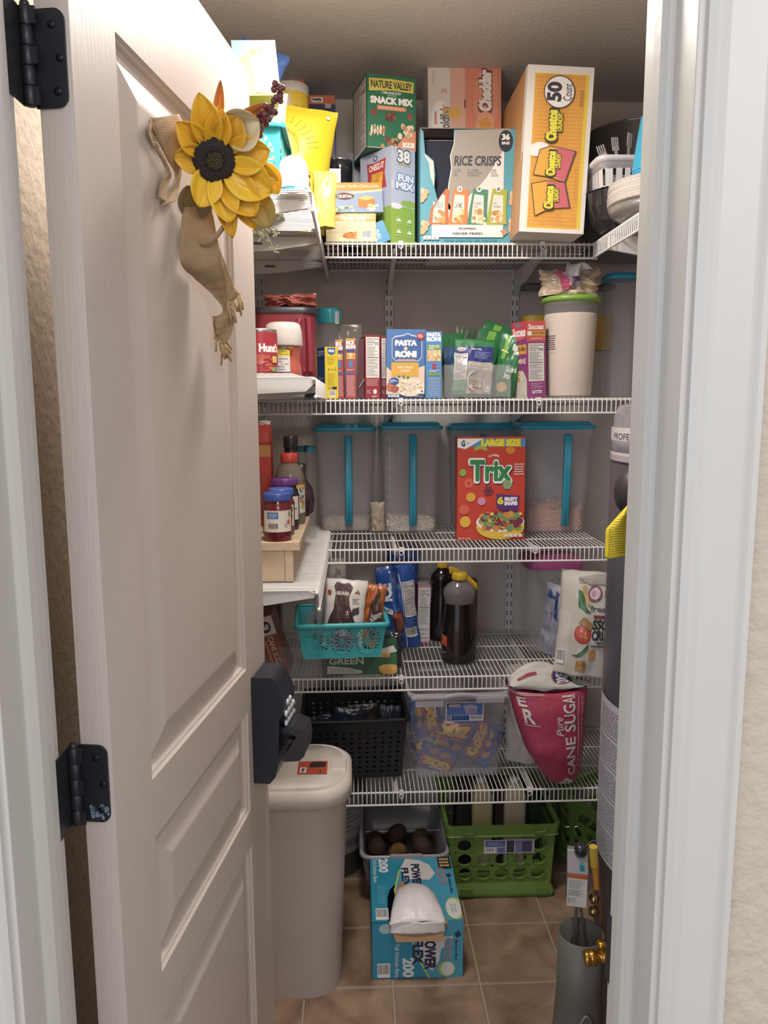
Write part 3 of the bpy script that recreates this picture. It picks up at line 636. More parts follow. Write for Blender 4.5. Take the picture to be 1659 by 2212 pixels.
# torn rice crisps box: open shell with ripped front panel
xc, W_, H_ = fit(908, 1112, 278, 2.10, Z1); D_ = .16
q = empty('rice_crisps_box', 'torn open teal carton reading RICE CRISPS with thirty six bags badge', 'snack box', (xc, 2.10, Z1))
KR = mat('#8f8276', .8, vary=.1); TL = mat('#4f9fb4', .4); sh = MB()
for (x0, x1, y0, y1, z0, z1) in ((-W_ / 2, -W_ / 2 + .001, 0, D_, 0, H_), (W_ / 2 - .001, W_ / 2, 0, D_, 0, H_), (-W_ / 2, W_ / 2, D_ - .001, D_, 0, H_), (-W_ / 2, W_ / 2, 0, D_, 0, .001)): sh.box(x0, x1, y0, y1, z0, z1, TL if z1 > .1 else KR)
sh.build('shell', q)
IN = MB().box(-W_ / 2 + .002, W_ / 2 - .002, .03, D_ - .002, .002, H_ * .93, mat('#262a3a', .9)); IN.build('box_inside_shade', q)  # dark block stands in for the shade inside the torn carton
def UV(px, py): return ((px - 908) / 204, (520 - py) / 242)
Lq = [UV(908, 278), UV(914, 285), UV(918, 330), UV(936, 345), UV(940, 375), UV(938, 400), UV(946, 432), UV(962, 440)]; Rq = [UV(982, 458), UV(973, 440), UV(966, 425), UV(968, 395), UV(974, 360), UV(971, 335), UV(979, 310), UV(979, 283)]
fp = [(0, 0), (1, 0), (1, 1), (.35, .99)] + [p for p in Rq[::-1]] + Lq[::-1] 
fmb = MB(); fmb.prism([((u - .5) * W_, v * H_) for u, v in fp], -.0008, .0005, TL, 'y'); pf = fmb.build('torn_front', q)
a = Art(flat((-W_ / 2, -.001, 0), (W_, 0, 0), (0, 0, H_)), .35)
a.poly([(.12, .09), (.88, .09), (.88, .86), (.66, .98), (.36, .98), UV(979, 310), UV(971, 335), UV(974, 360), UV(968, 395), UV(966, 425), UV(973, 440), UV(982, 456), UV(962, 444), UV(946, 440), UV(936, 430)], '#e8dfd6')
a.poly([(.36, .985), (.94, 1), (.86, .80), (.70, .58), (.60, .48), (.42, .35), (.36, .27), UV(973, 438), UV(968, 425), UV(970, 395), UV(976, 360), UV(973, 335), UV(981, 310)], '#a59a90')  # shading of the bent-in flap, painted grey on the flat panel
a.poly([UV(914, 330), UV(936, 347), UV(938, 400), UV(930, 380), UV(926, 350)], '#d8cfc4')
a.text('QUAKER', .55, .80, .71, .835, '#4a4f58', .02, shear=.1)
a.text('RICE CRISPS', .355, .68, .85, .765, '#3f444e', .035, shear=.1)
for x, t in ((.385, 'GLUTEN\nFREE'), (.56, '8-11 GRAMS\nWHOLE GRAINS\nPER SERVING'), (.78, 'NO HIGH\nFRUCTOSE\nCORN SYRUP')): a.text(t, x - .035 - .03 * (x == .56), .585, x + .04 + .05 * (x == .56), .65, '#6a6e74', .01)
a.ell(.895, .895, .075, .095, '#272b3a'); a.text('36', .855, .905, .935, .955, '#f0ece8', .05); a.text('BAGS', .855, .865, .935, .89, '#f0ece8', .04)
for i, (c, n_, t) in enumerate((('#c86a3c', '10', 'CHEDDAR'), ('#d9824a', '10', 'CARAMEL'), ('#4b8a6c', '9', 'BUTTERMILK\nRANCH'), ('#a8b43c', '8', 'APPLE\nCINNAMON'))):
    u = .13 + i * .205; 
    a.poly([(u - .045, .16), (u + .17, .165), (u + .165, .30), (u + .175, .47), (u + (.02 if i else .14), .48), (u - .02, .30)], c); a.poly([(u, .18), (u + .13, .185), (u + .13, .42), (u + (.03 if i else .1), .43), (u + .01, .30)], '#e6ddd2')
    a.text(t, u + .03, .31, u + .11, .36, '#6a8a88', .01); a.bits(u + .02, .20, u + .12, .28, 9, ['#e3c07a', '#c98c4c', '#eed9a6'], .026, i + 3, .9); a.bits(u + .0, .17, u + .15, .22, 5, [['#e0a05a', '#f08a3c', '#e6e0b8', '#d9a06c'][i]], .02, i)
    if i > 0: a.ell(u + .08, .475, .028, .026, '#f0ebe6'); a.text(n_, u + .065, .46, u + .095, .49, '#4a4a4e', .03)
for (u, v) in ((.02, .14), (.98, .16), (.985, .40), (.01, .42)): a.bits(u - .015 if u > .5 else u, v - .04, u + .0 if u > .5 else u + .05, v + .05, 7, ['#e3bf94', '#d6a878', '#eed2b0'], .03)
a.rect(.12, .05, .88, .16, '#efe7e0'); a.text('POPPED.', .41, .115, .60, .135, '#3a3e46', .03); a.text('NEVER FRIED.', .345, .07, .67, .092, '#3a3e46', .03); a.poly([(.85, .11), (.90, .125), (.93, .09), (.88, .06)], '#c98c6c')
for i in range(4): a.rect(.03 + i * .043, .028, .067 + i * .043, .062, '#ead8cc')
a.lines(.25, .02, .85, .035, 1, '#3f8496'); a.done(q, 'printed_front')
fl_ = MB(); fl_.grid(lambda u, v: (-W_ / 2 + u * W_, -.002 - .012 * v * (u < .4) + v * .09 * (u >= .4) + .10 * v * (u < .4), H_ + .012 * math.sin(PI * v)), 10, 6, mat('#a89c8e', .7)); fl_.build('top_flap', q, solid=.0008)
# cheese puff carton
def ch_front(a):
    a.rect(.0, 0, 1, 1, '#e6ddd6'); a.rect(.115, .025, .935, .955, '#eeca3c'); a.rect(.12, .03, .88, .95, '#e9a23e')
    for k in range(22): a.rect(.2 + k * .0215, .05, .202 + k * .0215, .95, '#c98432' if k % 3 else '#d8903a')
    for k in range(40): a.rect(.13, .05 + k * .0225, .86, .0512 + k * .0225, '#e39a38')
    a.ell(.49, .845, .235, .098, '#4a4248', 40); a.ell(.49, .845, .22, .091, '#f0e9e4', 40); a.text('50', .31, .79, .52, .90, '#3c3840', .05, rot=90); a.text('Count', .55, .795, .68, .895, '#4a464c', .01, rot=90)
    a.ell(.25, .50, .15, .045, '#efe6e0', 14); a.ell(.17, .495, .08, .04, '#efe6e0', 12)
    def logo(u, v, s, wd=.16):
        a.text('Cheetos', u, v, u + wd, v + s, '#e8dc3a', .07, rot=90, out='#3e3a2a', ow=.07); a.text('CRUNCHY', u + wd + .01, v + s * .32, u + wd + .08, v + s * .92, '#e3d23a', .05, rot=90, shear=.2, out='#5a4630', ow=.05)
    def pk(P, Q):
        a.poly(P, '#4e4044'); c = (sum(p[0] for p in P) / len(P), sum(p[1] for p in P) / len(P)); s = lambda p, k: (c[0] + (p[0] - c[0]) * k, c[1] + (p[1] - c[1]) * k)
        a.poly([s(p, .945) for p in P], '#eba63a'); a.poly([s(p, .945) for p in Q], '#d4606a')
    pk([(.16, .345), (.40, .335), (.66, .305), (.80, .50), (.40, .525), (.24, .50)], [(.46, .34), (.66, .305), (.80, .50), (.52, .52), (.40, .45)])
    pk([(.14, .295), (.38, .315), (.66, .31), (.76, .155), (.45, .145), (.22, .095)], [(.36, .31), (.66, .31), (.76, .155), (.5, .15), (.58, .22)])
    logo(.33, .555, .18, .15); logo(.36, .345, .145, .13); logo(.36, .145, .135, .13)
    a.lines(.80, .76, .85, .86, 9, '#7a6a50'); a.lines(.80, .2, .815, .4, 24, '#a8784a')
cbox('chip_carton', 'tall orange carton with a white border reading 50 Count at the right', 'snack box', 1124, 1266, 142, 1.985, Z1 + .003, .32, 'c', 0, ry=2.2, rx=0, col='#e6ddd6', front=ch_front, left=lambda a: (a.rect(0, 0, 1, 1, '#c98a4c'), a.rect(.93, 0, 1, 1, '#e0d6cc'), a.rect(0, .48, 1, .487, '#a87444'), a.poly([(.5, 0), (1, 0), (1, .5)], '#c08a5c')), gloss=.5)
# tea boxes
z_ = Z1
def tea2(a):
    a.rect(0, 0, 1, 1, '#e9d7a8'); a.rect(0, .72, 1, 1, '#e0a24c'); a.text('Vanilla Chai', .3, .74, .8, .95, '#f6ead2', .02, shear=.2); a.lines(.05, .28, .55, .66, 6, '#c4a87c'); a.bars(.72, .08, .92, .42, 14); a.ell(.48, .22, .14, .12, '#c9793c'); a.bits(.3, .1, .66, .34, 12, ['#d98a4a', '#e9b070', '#b5562c'], .03, 4)
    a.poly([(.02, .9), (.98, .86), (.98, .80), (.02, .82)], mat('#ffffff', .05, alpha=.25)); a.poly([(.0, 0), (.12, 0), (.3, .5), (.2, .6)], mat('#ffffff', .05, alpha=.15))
cbox('tea_box', 'cream and orange shrink-wrapped tea box lying at the bottom of its stack', 'tea box', 704, 812, 461, 2.085, z_, .07, 'c', 0, col='#e3cf9c', front=tea2, gloss=.12)
zt_ = at(760, 461, 2.09).z
def tea1(a):
    a.rect(0, 0, 1, 1, '#8fa6c4'); a.rect(0, .72, 1, 1, '#d9933c'); a.poly([(0, .6), (.4, .7), (1, .78), (1, .72), (.5, .64), (0, .5)], '#f0d9a8'); a.text('Honey Vanilla Chamomile', .05, .80, .93, .94, '#f6e0bc', .01, shear=.15)
    a.ell(.24, .54, .19, .12, '#7a3434'); a.ell(.24, .54, .175, .10, '#5a2626'); a.text('CELESTIAL', .09, .49, .39, .59, '#f0e6d8', .04); a.poly([(.5, .18), (.72, .12), (.84, .2), (.84, .48), (.66, .56), (.5, .46)], '#d9803a'); a.poly([(.5, .46), (.66, .56), (.84, .48), (.68, .40)], '#eec26a'); a.bits(.06, .05, .4, .22, 14, ['#e9d98c', '#f2ecd0', '#5c8a3c'], .045, 7); a.bits(.7, .05, .95, .25, 12, ['#f0e9d6', '#e3cf9c'], .045, 9)
xx, ww, hh_ = fit(722, 830, 396, 2.10, zt_)
carton('tea_box', 'orange and blue honey vanilla chamomile tea box on top of the cream tea box', 'tea box', xx - .002, 2.09, zt_ + .003, ww * 1.02, .085, hh_ * .95, col='#b7bfc4', ry=-3.5, rz=12, front=tea1)
cbox('tea_packet', 'small blue packet tucked beside the tea boxes on the top shelf', 'packet', 812, 846, 478, 2.095, Z1, .012, 'c', 0, ry=-24, col='#3d8ec0', front=lambda a: (a.rect(0, 0, 1, 1, '#3d8ec0'), a.text('TEAS', .1, .2, .5, .7, '#dceaf4', .03, rot=90)))
# dark canister and small boxes behind the tea
xx, ww, hh_ = fit(708, 762, 338, 2.26, Z1); 
o = jar('canister', 'black glossy canister with chrome rim behind the tea boxes', 'canister', xx, 2.26, Z1, ww / 2, hh_ * .9, mat('#1a1a22', .15), mat('#22222a', .12), lr=ww / 2, lh=.03, prof=[(ww / 2 * .95, 0), (ww / 2, .01), (ww / 2, hh_ * .9), (ww / 2 * .9, hh_ * .91)], bname='canister_body')
MB().lathe([(ww / 2 * .97, hh_ * .93), (ww / 2 * 1.03, hh_ * .94), (ww / 2 * 1.0, hh_ * .955)], mat('#b9b9bd', .15, metal=.9), seg=36).build('rim', o)
cbox('tea_box', 'small white box with a red border standing in front of the black canister', 'tea box', 704, 737, 364, 2.14, Z1, .06, 'c', 4, col='#b4452f', front=lambda a: (a.rect(.08, .45, .9, .97, '#eee6de'), a.rect(.1, .1, .9, .38, '#c7b8b0')), gloss=.15)
cbox('cracker_carton', 'dark navy carton standing deep behind the tea and snack boxes', 'box', 752, 800, 330, 2.30, Z1, .12, 'c', 0, col='#242838')
# ---- left side of the top shelf
ZL = 1.909
def chips(a):
    a.text('AUTHENTIC MEXICAN', .16, .60, .62, .70, '#b07a1c', .01, arc=.9); 
    for k in range(17):
        an = R(10 + k * 10); u, v = .38 + .34 * math.cos(an) * 1, .62 + .22 * math.sin(an); u2, v2 = .38 + .46 * math.cos(an), .62 + .29 * math.sin(an); a.poly([(u - .008, v), (u + .012, v), (u2 + .006, v2), (u2 - .006, v2 + .01)], '#e09a16')
    a.ell(.36, .60, .25, .17, '#b07a1c', 30); a.ell(.36, .60, .24, .163, '#f0c81c', 30); a.ell(.36, .57, .15, .12, '#c8502c', 24); a.ell(.36, .54, .11, .06, '#e8b98c', 16); a.ell(.36, .64, .09, .05, '#5a2418', 14); a.ell(.36, .60, .055, .04, '#d9987a', 12)
    a.poly([(.0, .47), (.62, .50), (.84, .44), (.82, .20), (.70, .22), (0, .26)], '#b07a1c'); a.poly([(.01, .465), (.61, .49), (.82, .435), (.80, .215), (.70, .235), (.01, .27)], '#f5d620')
    a.text('JUANITAS', .0, .30, .78, .44, '#6b1f1c', .03, arc=-.1, out='#e8a83a', ow=.02); a.poly([(.74, .24), (.96, .18), (.97, .09), (.72, .16)], '#c9452c'); a.ell(.90, .93, .022, .014, '#fff8d0')
p = at(650, 500, 1.96)
bag('chip_bag', 'bright yellow tortilla chip bag standing behind the blue basket', 'chip bag', (p.x - .043, 1.965, ZL + .002), .215, .292, .085, mat('#cdb012', .32, vary=.1), rot=(0, 5, 8), seed=3, front=chips, base=.12, flare=.12)
bag('snack_bag', 'white and yellow bag slumped beside the wire rail below the chip bag', 'bag', (at(699, 500, 1.93).x, 1.93, ZL + .002), .058, .13, .045, mat('#e6cf7c', .25, c2='#e8b81c', cs=18), rot=(0, 3, 0), seed=8, base=.3)
# teal basket with the flower pattern, helper shared with the fourth shelf
def cellstar(mb, S_, u0, v0, u1, v1, m, n=12, hub=.16, T=None):
    N = 32; cu, cv = (u0 + u1) / 2, (v0 + v1) / 2; hu, hv = (u1 - u0) / 2, (v1 - v0) / 2
    def sq(a):
        c, s_ = math.cos(a), math.sin(a); k = 1 / max(abs(c), abs(s_)); return (cu + hu * c * k, cv + hv * s_ * k)
    def ci(a, r): return (cu + hu * r * math.cos(a), cv + hv * r * math.sin(a))
    out = [sq(2 * PI * i / N) for i in range(N)]; inn = [ci(2 * PI * i / N, .95) for i in range(N)]
    mb.add([S_(*p) for p in out + inn], [(i, (i + 1) % N, N + (i + 1) % N, N + i) for i in range(N)], m)
    hb = [ci(2 * PI * i / N, hub) for i in range(N)]; mb.add([S_(*p) for p in hb], [tuple(range(N))], m)
    for i in range(n):
        a = 2 * PI * i / n; d = PI / n
        mb.add([S_(*ci(a - d * .7, hub * .9)), S_(*ci(a + d * .7, hub * .9)), S_(*ci(a + d * .34, .55)), S_(*ci(a + d * .14, .99)), S_(*ci(a - d * .14, .99)), S_(*ci(a - d * .34, .55))], [(0, 1, 2, 3, 4, 5)], m)
        b_ = a + d; mb.add([S_(*ci(b_, .60)), S_(*ci(b_ + d * .55, .78)), S_(*ci(b_ + d * .12, .98)), S_(*ci(b_ - d * .12, .98)), S_(*ci(b_ - d * .55, .78))], [(0, 1, 2, 3, 4)], m)
def basket(label, W, D, H, loc, rz, m, stars=(3, 1), nv0=.09, nv1=.93, tap=.93, rot=None, group=None, name='storage_basket'):
    o = empty(name, label, 'basket', loc, rot or (0, 0, R(rz)), group)
    def wall(P0, P1):      # bottom corners at z=0, tapered out to the rim
        (x0, y0), (x1, y1) = P0, P1
        def f(u, v):
            k = tap + (1 - tap) * v; return ((x0 + (x1 - x0) * u) * k, (y0 + (y1 - y0) * u) * k, v * H)
        return f
    c = [(-W / 2, -D / 2), (W / 2, -D / 2), (W / 2, D / 2), (-W / 2, D / 2)]; mb = MB()
    for i in range(4):
        f = wall(c[i], c[(i + 1) % 4]); n = stars[i % 2]
        def rct(a, b, c_, d, f=f): mb.add([f(a, b), f(c_, b), f(c_, d), f(a, d)], [(0, 1, 2, 3)], m)
        rct(0, 0, 1, nv0); rct(0, nv1, 1, 1); e = .04; rct(0, nv0, e, nv1); rct(1 - e, nv0, 1, nv1)
        for k in range(n): cellstar(mb, f, e + (1 - 2 * e) * k / n, nv0, e + (1 - 2 * e) * (k + 1) / n, nv1, m)
    k = tap; mb.add([(x * k, y * k, .001) for x, y in c], [(0, 1, 2, 3)], m)
    mb.build('basket_wall', o, solid=.0012)
    rim = MB(); r0 = rrect(W + .016, D + .016, .016, H); rim.rings([rrect(W, D, .004, H - .001), rrect(W, D, .004, H + .002), rrect(W + .014, D + .014, .014, H + .002), r0, rrect(W + .017, D + .017, .016, H - .009)], m, False, False)
    rim.build('rim', o, solid=.002); return o
p = at(582, 395, 1.70)
basket('bright turquoise openwork basket on the upper left shelf beside the sunflower', .20, .17, .150, (p.x - .072, 1.76, ZL + .002), 0, TEAL, stars=(2, 2))
# white tub
xx, ww, hh_ = fit(603, 670, 346, 1.64, ZL)
o = jar('tub', 'white domed tub with a blue band by the turquoise basket', 'tub', xx - .002, 1.64, ZL + .002, ww / 2, hh_, mat('#efe9e4', .4), mat('#f6f2ee', .35), prof=[(ww / 2 * .97, 0), (ww / 2 * .97, .012)], lh=.001, lr=ww / 2 * .4, bname='tub_body')
for c_ in kids(o):
    if c_.name.startswith('lid'): bpy.data.objects.remove(c_)
MB().lathe([(ww / 2, .010), (ww / 2, .016), (ww / 2 * .93, hh_ * .72), (ww / 2 * .82, hh_ * .93), (ww / 2 * .6, hh_), (.001, hh_ * 1.005)], mat('#f6f2ee', .35), seg=40, cap1=False).build('lid', o)
a = Art(cyl(0, 0, ww / 2 * .97, .0, .012, -170, -10), .3); a.rect(0, .1, 1, .95, '#4aa3d8', 24); a.rect(0, .1, .2, .95, '#dfe6ee', 6); a.text('FROSTING', .55, .25, .8, .8, '#f4f6fa', .02); a.done(o, 'printed_label')
# snack box, beige bag, blue bag above the basket
bag('snack_bag', 'tan paper-coloured bag rising from the turquoise basket behind the yellow box', 'bag', (p.x - .07, 1.80, ZL + .01), .19, .255, .08, mat('#b8a27c', .5, c2='#8d7c62', cs=9), rot=(-3, 2, 0), seed=5, base=.3)
xx, ww, hh_ = fit(516, 608, 102, 1.72, 2.118)
def yb(a):
    a.rect(0, 0, 1, 1, '#f3d24c'); a.poly([(0, .62), (0, 1), (.9, 1), (.75, .86), (.35, .80)], '#5ba6d8'); a.ell(.6, .68, .3, .2, '#f2c04a', 18); a.bits(.45, .52, .85, .82, 16, ['#f0b23c', '#e9a02c', '#f6cf62'], .08, 3); a.rect(.44, .03, .98, .06, '#d9452c'); a.bars(.46, .08, .93, .46, 20)
o = carton('snack_box', 'yellow and blue snack box tilted on top of the tan bag', 'snack box', xx, 1.69, 2.120, ww, .12, hh_ * .98, col='#f0cf20', ry=-5, rz=10, front=yb, gloss=.35)
bag('snack_bag', 'blue foil bag poking up at the very top left', 'bag', (at(532, 140, 1.93).x, 1.93, 2.20), .12, .125, .05, mat('#3f68b8', .25, c2='#2a4a90', cs=12), rot=(0, 22, 0), seed=9, base=.3)
# canisters and wrap boxes behind the chips
xx, ww, hh_ = fit(590, 668, 186, 2.20, 2.10)
cn = None
for i, z in enumerate((ZL + .003, 2.075)):
    h = (2.072 - ZL - .004) if i == 0 else at(630, 186, 2.20).z - 2.077
    o = empty('nut_canister', ['red and yellow round canister underneath its twin, behind the chip bag', 'red and yellow round canister on top of its twin, left of the wrap boxes'][i], 'canister', (xx, 2.20, z)); r_ = ww / 2
    MB().lathe([(r_ * .97, 0), (r_, .004), (r_, h * .93), (r_ * .97, h * .95)], mat('#b8322e', .3), seg=40).build('canister_body', o)
    MB().lathe([(r_ * 1.01, h * .9), (r_ * 1.02, h * .99), (r_ * .9, h), (.001, h)], mat('#d8d2cc', .3), seg=40, cap1=False).build('lid', o)
    a = Art(cyl(0, 0, r_, 0, h * .9, -165, -15), .3); a.rect(0, 0, 1, .5, '#c43a34', 24); a.rect(0, .5, 1, 1, '#efc42c', 24); a.rect(.5, .55, .52, .98, '#e6ded6', 2); a.text('Nut Mix', .6, .6, .88, .85, '#7a6a48', .03, shear=.2); a.text('Value', .62, .12, .88, .42, '#f4ece6', .03); a.rect(.36, .48, .5, .95, '#e8e0d6', 6); a.done(o, 'printed_label')
def hefty(a):
    a.rect(0, 0, 1, 1, '#2c2a5c'); a.rect(0, .86, 1, 1, '#d9683c'); a.rect(.1, .89, .55, .97, '#f0ebe8'); a.text('Hefty', .13, .90, .52, .96, '#1f1f3c', .05, shear=.2); a.rect(.62, .80, .86, .87, '#b9b2b0'); a.text('Slider', .1, .7, .5, .76, '#c8c4dc', .03)
cbox('bag_box', 'orange and navy zip bag box right of the canister at the back', 'bag box', 670, 725, 206, 2.32, Z1, .10, 'c', 0, col='#2c2a5c', front=scaled(hefty, .62, 1))
cbox('bag_box', 'orange and navy zip bag box standing highest, behind the canister', 'bag box', 606, 661, 162, 2.36, Z1, .10, 'c', 0, col='#2c2a5c', front=scaled(hefty, .62, 1))
# ---- right side of the top shelf
p = at(1345, 280, 2.30); STEEL = mat('#8a8886', .28, metal=.85, vary=.15)
rp = .165; px_ = at(1262, 400, 2.28).x + rp
o = empty('stock_pot', 'large steel stock pot at the back of the upper right shelf', 'pot', (px_ - .0, 2.28, Z1 + .006)); hz = at(1340, 282, 2.28 - rp * .5).z - Z1
MB().lathe([(rp * .96, 0), (rp, .01), (rp, hz - .004), (rp * 1.04, hz), (rp * 1.04, hz + .004), (rp * .97, hz + .002), (rp * .97, .02)], STEEL, seg=56, cap1=False).build('pot_body', o)
cx, cy = at(1330, 400, 1.98).x + .045, 1.99
o = empty('bundt_pan', 'dark grey ribbed baking pan under the white basket on the right', 'pan', (cx - .02, cy, Z1 + .006)); DK = mat('#3a3a3e', .25, metal=.6, vary=.2)
mb = MB(); seg = 60; pr = [(.055, 0), (.075, .02), (.088, .055), (.095, .088), (.100, .090), (.093, .088), (.085, .055), (.06, .01)]
mb.rings([[((r + .0025 * (j % 2) * (.3 if k in (0, 3, 4) else 1)) * math.cos(2 * PI * j / seg), (r + .0025 * (j % 2)) * math.sin(2 * PI * j / seg), z) for j in range(seg)] for k, (r, z) in enumerate(pr)], DK, True, True, False); mb.build('pan_body', o)
# white slotted basket on the pan
hzb = at(1320, 338, 1.93).z; wb = .155; zb = Z1 + .099
o = empty('cutlery_basket', 'white slotted plastic basket holding plastic cutlery, beside the blue cups', 'basket', (at(1285, 360, 1.93).x + wb / 2 + .012, 2.0, zb)); WP = mat('#ddd9dc', .35)
mb = MB(); Hb = hzb - zb
mb.rings([rrect(wb * .88, wb * .88, .02, 0), rrect(wb * .9, wb * .9, .02, .004)], WP, True, False)
for i in range(48):
    a = R(7.5 * i + 3)
    if i % 2 == 0:
        def pt(s_, z, a=a): k = 1 / max(abs(math.cos(a)), abs(math.sin(a))); k = min(k, 1.3); return (wb * s_ / 2 * math.cos(a) * k, wb * s_ / 2 * math.sin(a) * k, z)
        b = a + R(10); mb.add([pt(.9, .002), pt(.9, .002, b), pt(.96, Hb * .62, b), pt(.96, Hb * .62)], [(0, 1, 2, 3)], WP)
mb.rings([rrect(wb * .955, wb * .955, .022, Hb * .6), rrect(wb * 1.0, wb * 1.0, .022, Hb * .84), rrect(wb * 1.10, wb * 1.10, .026, Hb * .86), rrect(wb * 1.10, wb * 1.10, .026, Hb), rrect(wb * 1.02, wb * 1.02, .024, Hb)], WP, False, False)
mb.build('basket_wall', o, solid=.002)
for i in range(5):
    f = MB(); h_ = .085 + .012 * (i % 3); FK = mat('#d6d4d6', .15, alpha=.6)
    f.box(-.004, .004, 0, .002, 0, h_, FK)
    for k in range(4): f.box(-.010 + k * .0056, -.0075 + k * .0056, 0, .002, h_ + .010, h_ + .032, FK)
    f.box(-.010, .0095, 0, .002, h_, h_ + .011, FK)
    tag(f.build('plastic_fork', None, (o.location.x - .02 + .016 * i, o.location.y - .02 + .01 * i, zb + .006), (R(-6 + 4 * i), R(-20 + 11 * i), R(20 * i))), 'clear plastic fork standing in the white slotted basket', 'fork', 'plastic forks in the white basket')
# stack of paper plates and blue cups
cx, cy = at(1312, 440, 1.87).x + .13, 1.86; zp = Z1 + .022
o = empty('bowl', 'shallow grey bowl under the paper plates on the right', 'bowl', (cx, cy, Z1 - .002)); MB().lathe([(.05, 0), (.085, .004), (.118, .020), (.126, .036), (.120, .036), (.11, .022), (.04, .008)], mat('#8e8a86', .25, metal=.3), seg=48).build('bowl_body', o)
pp = MB().lathe([(.001, 0), (.09, 0), (.112, .010), (.127, .013), (.127, .0138), (.111, .0110), (.09, .001), (.001, .001)], mat('#d8cdc4', .8), seg=48, cap0=False, cap1=False)
p0_ = pp.build('paper_plate', None, (cx, cy, zp + .006)); tag(p0_, 'white paper plate in the stack by the right jamb', 'paper plate', 'stack of paper plates'); rr = random.Random(3)
for i in range(1, 22): dup(p0_, loc=(cx + rr.uniform(-.0015, .0015), cy + rr.uniform(-.0015, .0015), zp + .006 + i * .0021), rot=(0, 0, rr.random() * 6))
zc = zp + .006 + 22 * .0021 + .003; cb = MB().lathe([(.048, 0), (.046, .004), (.0465, .006), (.031, .118), (.029, .120), (.001, .120)], mat('#2aa0cc', .35), seg=36, cap0=False, cap1=False)
xcup = at(1366, 400, 1.80).x + .046
c0_ = cb.build('plastic_cup', None, (xcup, 1.80, zc)); tag(c0_, 'upside-down blue plastic cup in the nested stack on the plates', 'cup', 'nested blue cups')
for i in range(1, 4): dup(c0_, loc=(xcup, 1.80, zc + i * .0065))
# ================================================================ second shelf
Z2 = SZ[1]; ZM = 1.545
# red coffee tub with black lid, on the middle left shelf
xx, ww, hh_ = fit(545, 681, 664, 1.93, ZM)
o = empty('coffee_tub', 'large dark red coffee tub with a black lid behind the tomato can', 'tub', (xx, 2.0, ZM + .002)); RT = mat('#8e2230', .35, vary=.15); w2 = ww * .99; d2 = .14
mb = MB(); mb.rings([rrect(w2 * .95, d2 * .95, .03, 0), rrect(w2, d2, .035, .01), rrect(w2, d2, .035, hh_ * .55), rrect(w2 * .985, d2 * .985, .035, hh_ * .9), rrect(w2 * .99, d2 * .99, .035, hh_ * .93)], RT)
mb.build('tub_body', o)
g = MB(); g.tube([(w2 * .26, -d2 / 2 - .001, hh_ * .82), (w2 * .24, -d2 / 2 - .006, hh_ * .75), (w2 * .24, -d2 / 2 - .006, hh_ * .2), (w2 * .32, -d2 / 2 - .001, hh_ * .12)], .009, RT, 10); g.tube([(w2 * .40, -d2 / 2 + .004, hh_ * .85), (w2 * .42, -d2 / 2 + .002, hh_ * .5), (w2 * .42, -d2 / 2 + .004, hh_ * .12)], .009, RT, 10); g.build('grip', o)
mb = MB(); mb.rings([rrect(w2 * 1.03, d2 * 1.03, .035, hh_ * .915), rrect(w2 * 1.04, d2 * 1.04, .036, hh_ * .99), rrect(w2 * .99, d2 * .99, .036, hh_), rrect(w2 * .5, d2 * .5, .03, hh_ * 1.0)], mat('#26222a', .4)); mb.build('lid', o)
bag('foil_bag', 'crumpled dark red foil bag lying on the coffee tub lid', 'bag', (xx + .012, 2.03, ZM + hh_ + .012), .135, .032, .07, mat('#7c3036', .2, c2='#b05a44', cs=18), rot=(0, -2, 0), seed=21, wob=.02, base=.3)
# tomato can
def lab_hunts(a):
    a.rect(0, 0, 1, 1, '#a52430', 24); a.text("Hunt's", .52, .52, .80, .72, '#f2e9e4', .06); a.ell(.50, .62, .02, .05, '#a52430'); a.rect(.40, .70, .45, .82, '#cfc8b8', 2); a.rect(.415, .72, .435, .80, '#5c6a50')
    a.bits(.40, .20, .66, .42, 26, ['#b5483c', '#8a2a28', '#d0685a'], .035, 4, 1.6); a.ell(.52, .12, .16, .08, '#c9763c', 16); a.ell(.70, .1, .035, .06, '#8aa05c'); a.rect(.74, .04, .80, .16, '#6f9ab0', 2); a.rect(.40, .05, .47, .17, '#8a1a26', 2); a.rect(.68, .26, .76, .42, '#d9b14c', 3)
def can(name, label, x, y, z, r, h, art):
    o = empty(name, label, 'can', (x, y, z)); SM = mat('#b9b4b0', .25, metal=.85)
    MB().lathe([(r * .97, 0), (r * 1.01, .002), (r * 1.01, .004), (r, .006), (r, h - .006), (r * 1.01, h - .004), (r * 1.01, h), (r * .96, h), (r * .95, h - .003), (.001, h - .003)], SM, seg=48, cap1=False).build('can_body', o)
    MB().lathe([(r + .0004, .007), (r + .0004, h - .007)], mat('#a52430', .35), seg=48, cap0=False, cap1=False).build('label_wrap', o)
    a = Art(cyl(0, 0, r + .0006, .007, h - .007, -225, 45), .35); art(a); a.done(o, 'printed_label'); return o
xx, ww, hh_ = fit(548, 596, 714, 1.66, ZM); can('food_can', 'red tomato can at the left edge of the second shelf beside the door', xx - .012, 1.67, ZM + .002, .0375, hh_, lab_hunts)
xx, ww, hh_ = fit(570, 655, 698, 1.76, ZM); r_ = ww / 2
SAU = mat('#c9604a', .18, c2='#b5483a', cs=20); o = empty('sauce_jar', 'salsa jar with a tall white cap beside the tomato can', 'jar', (xx, 1.765, ZM + .002))
MB().lathe([(r_ * .86, 0), (r_ * .93, .005), (r_ * .88, .02), (r_ * .80, hh_ * .30), (r_ * .80, hh_ * .42), (r_ * .90, hh_ * .55), (r_ * .9, hh_ * .6)], SAU, seg=40).build('jar_body', o)
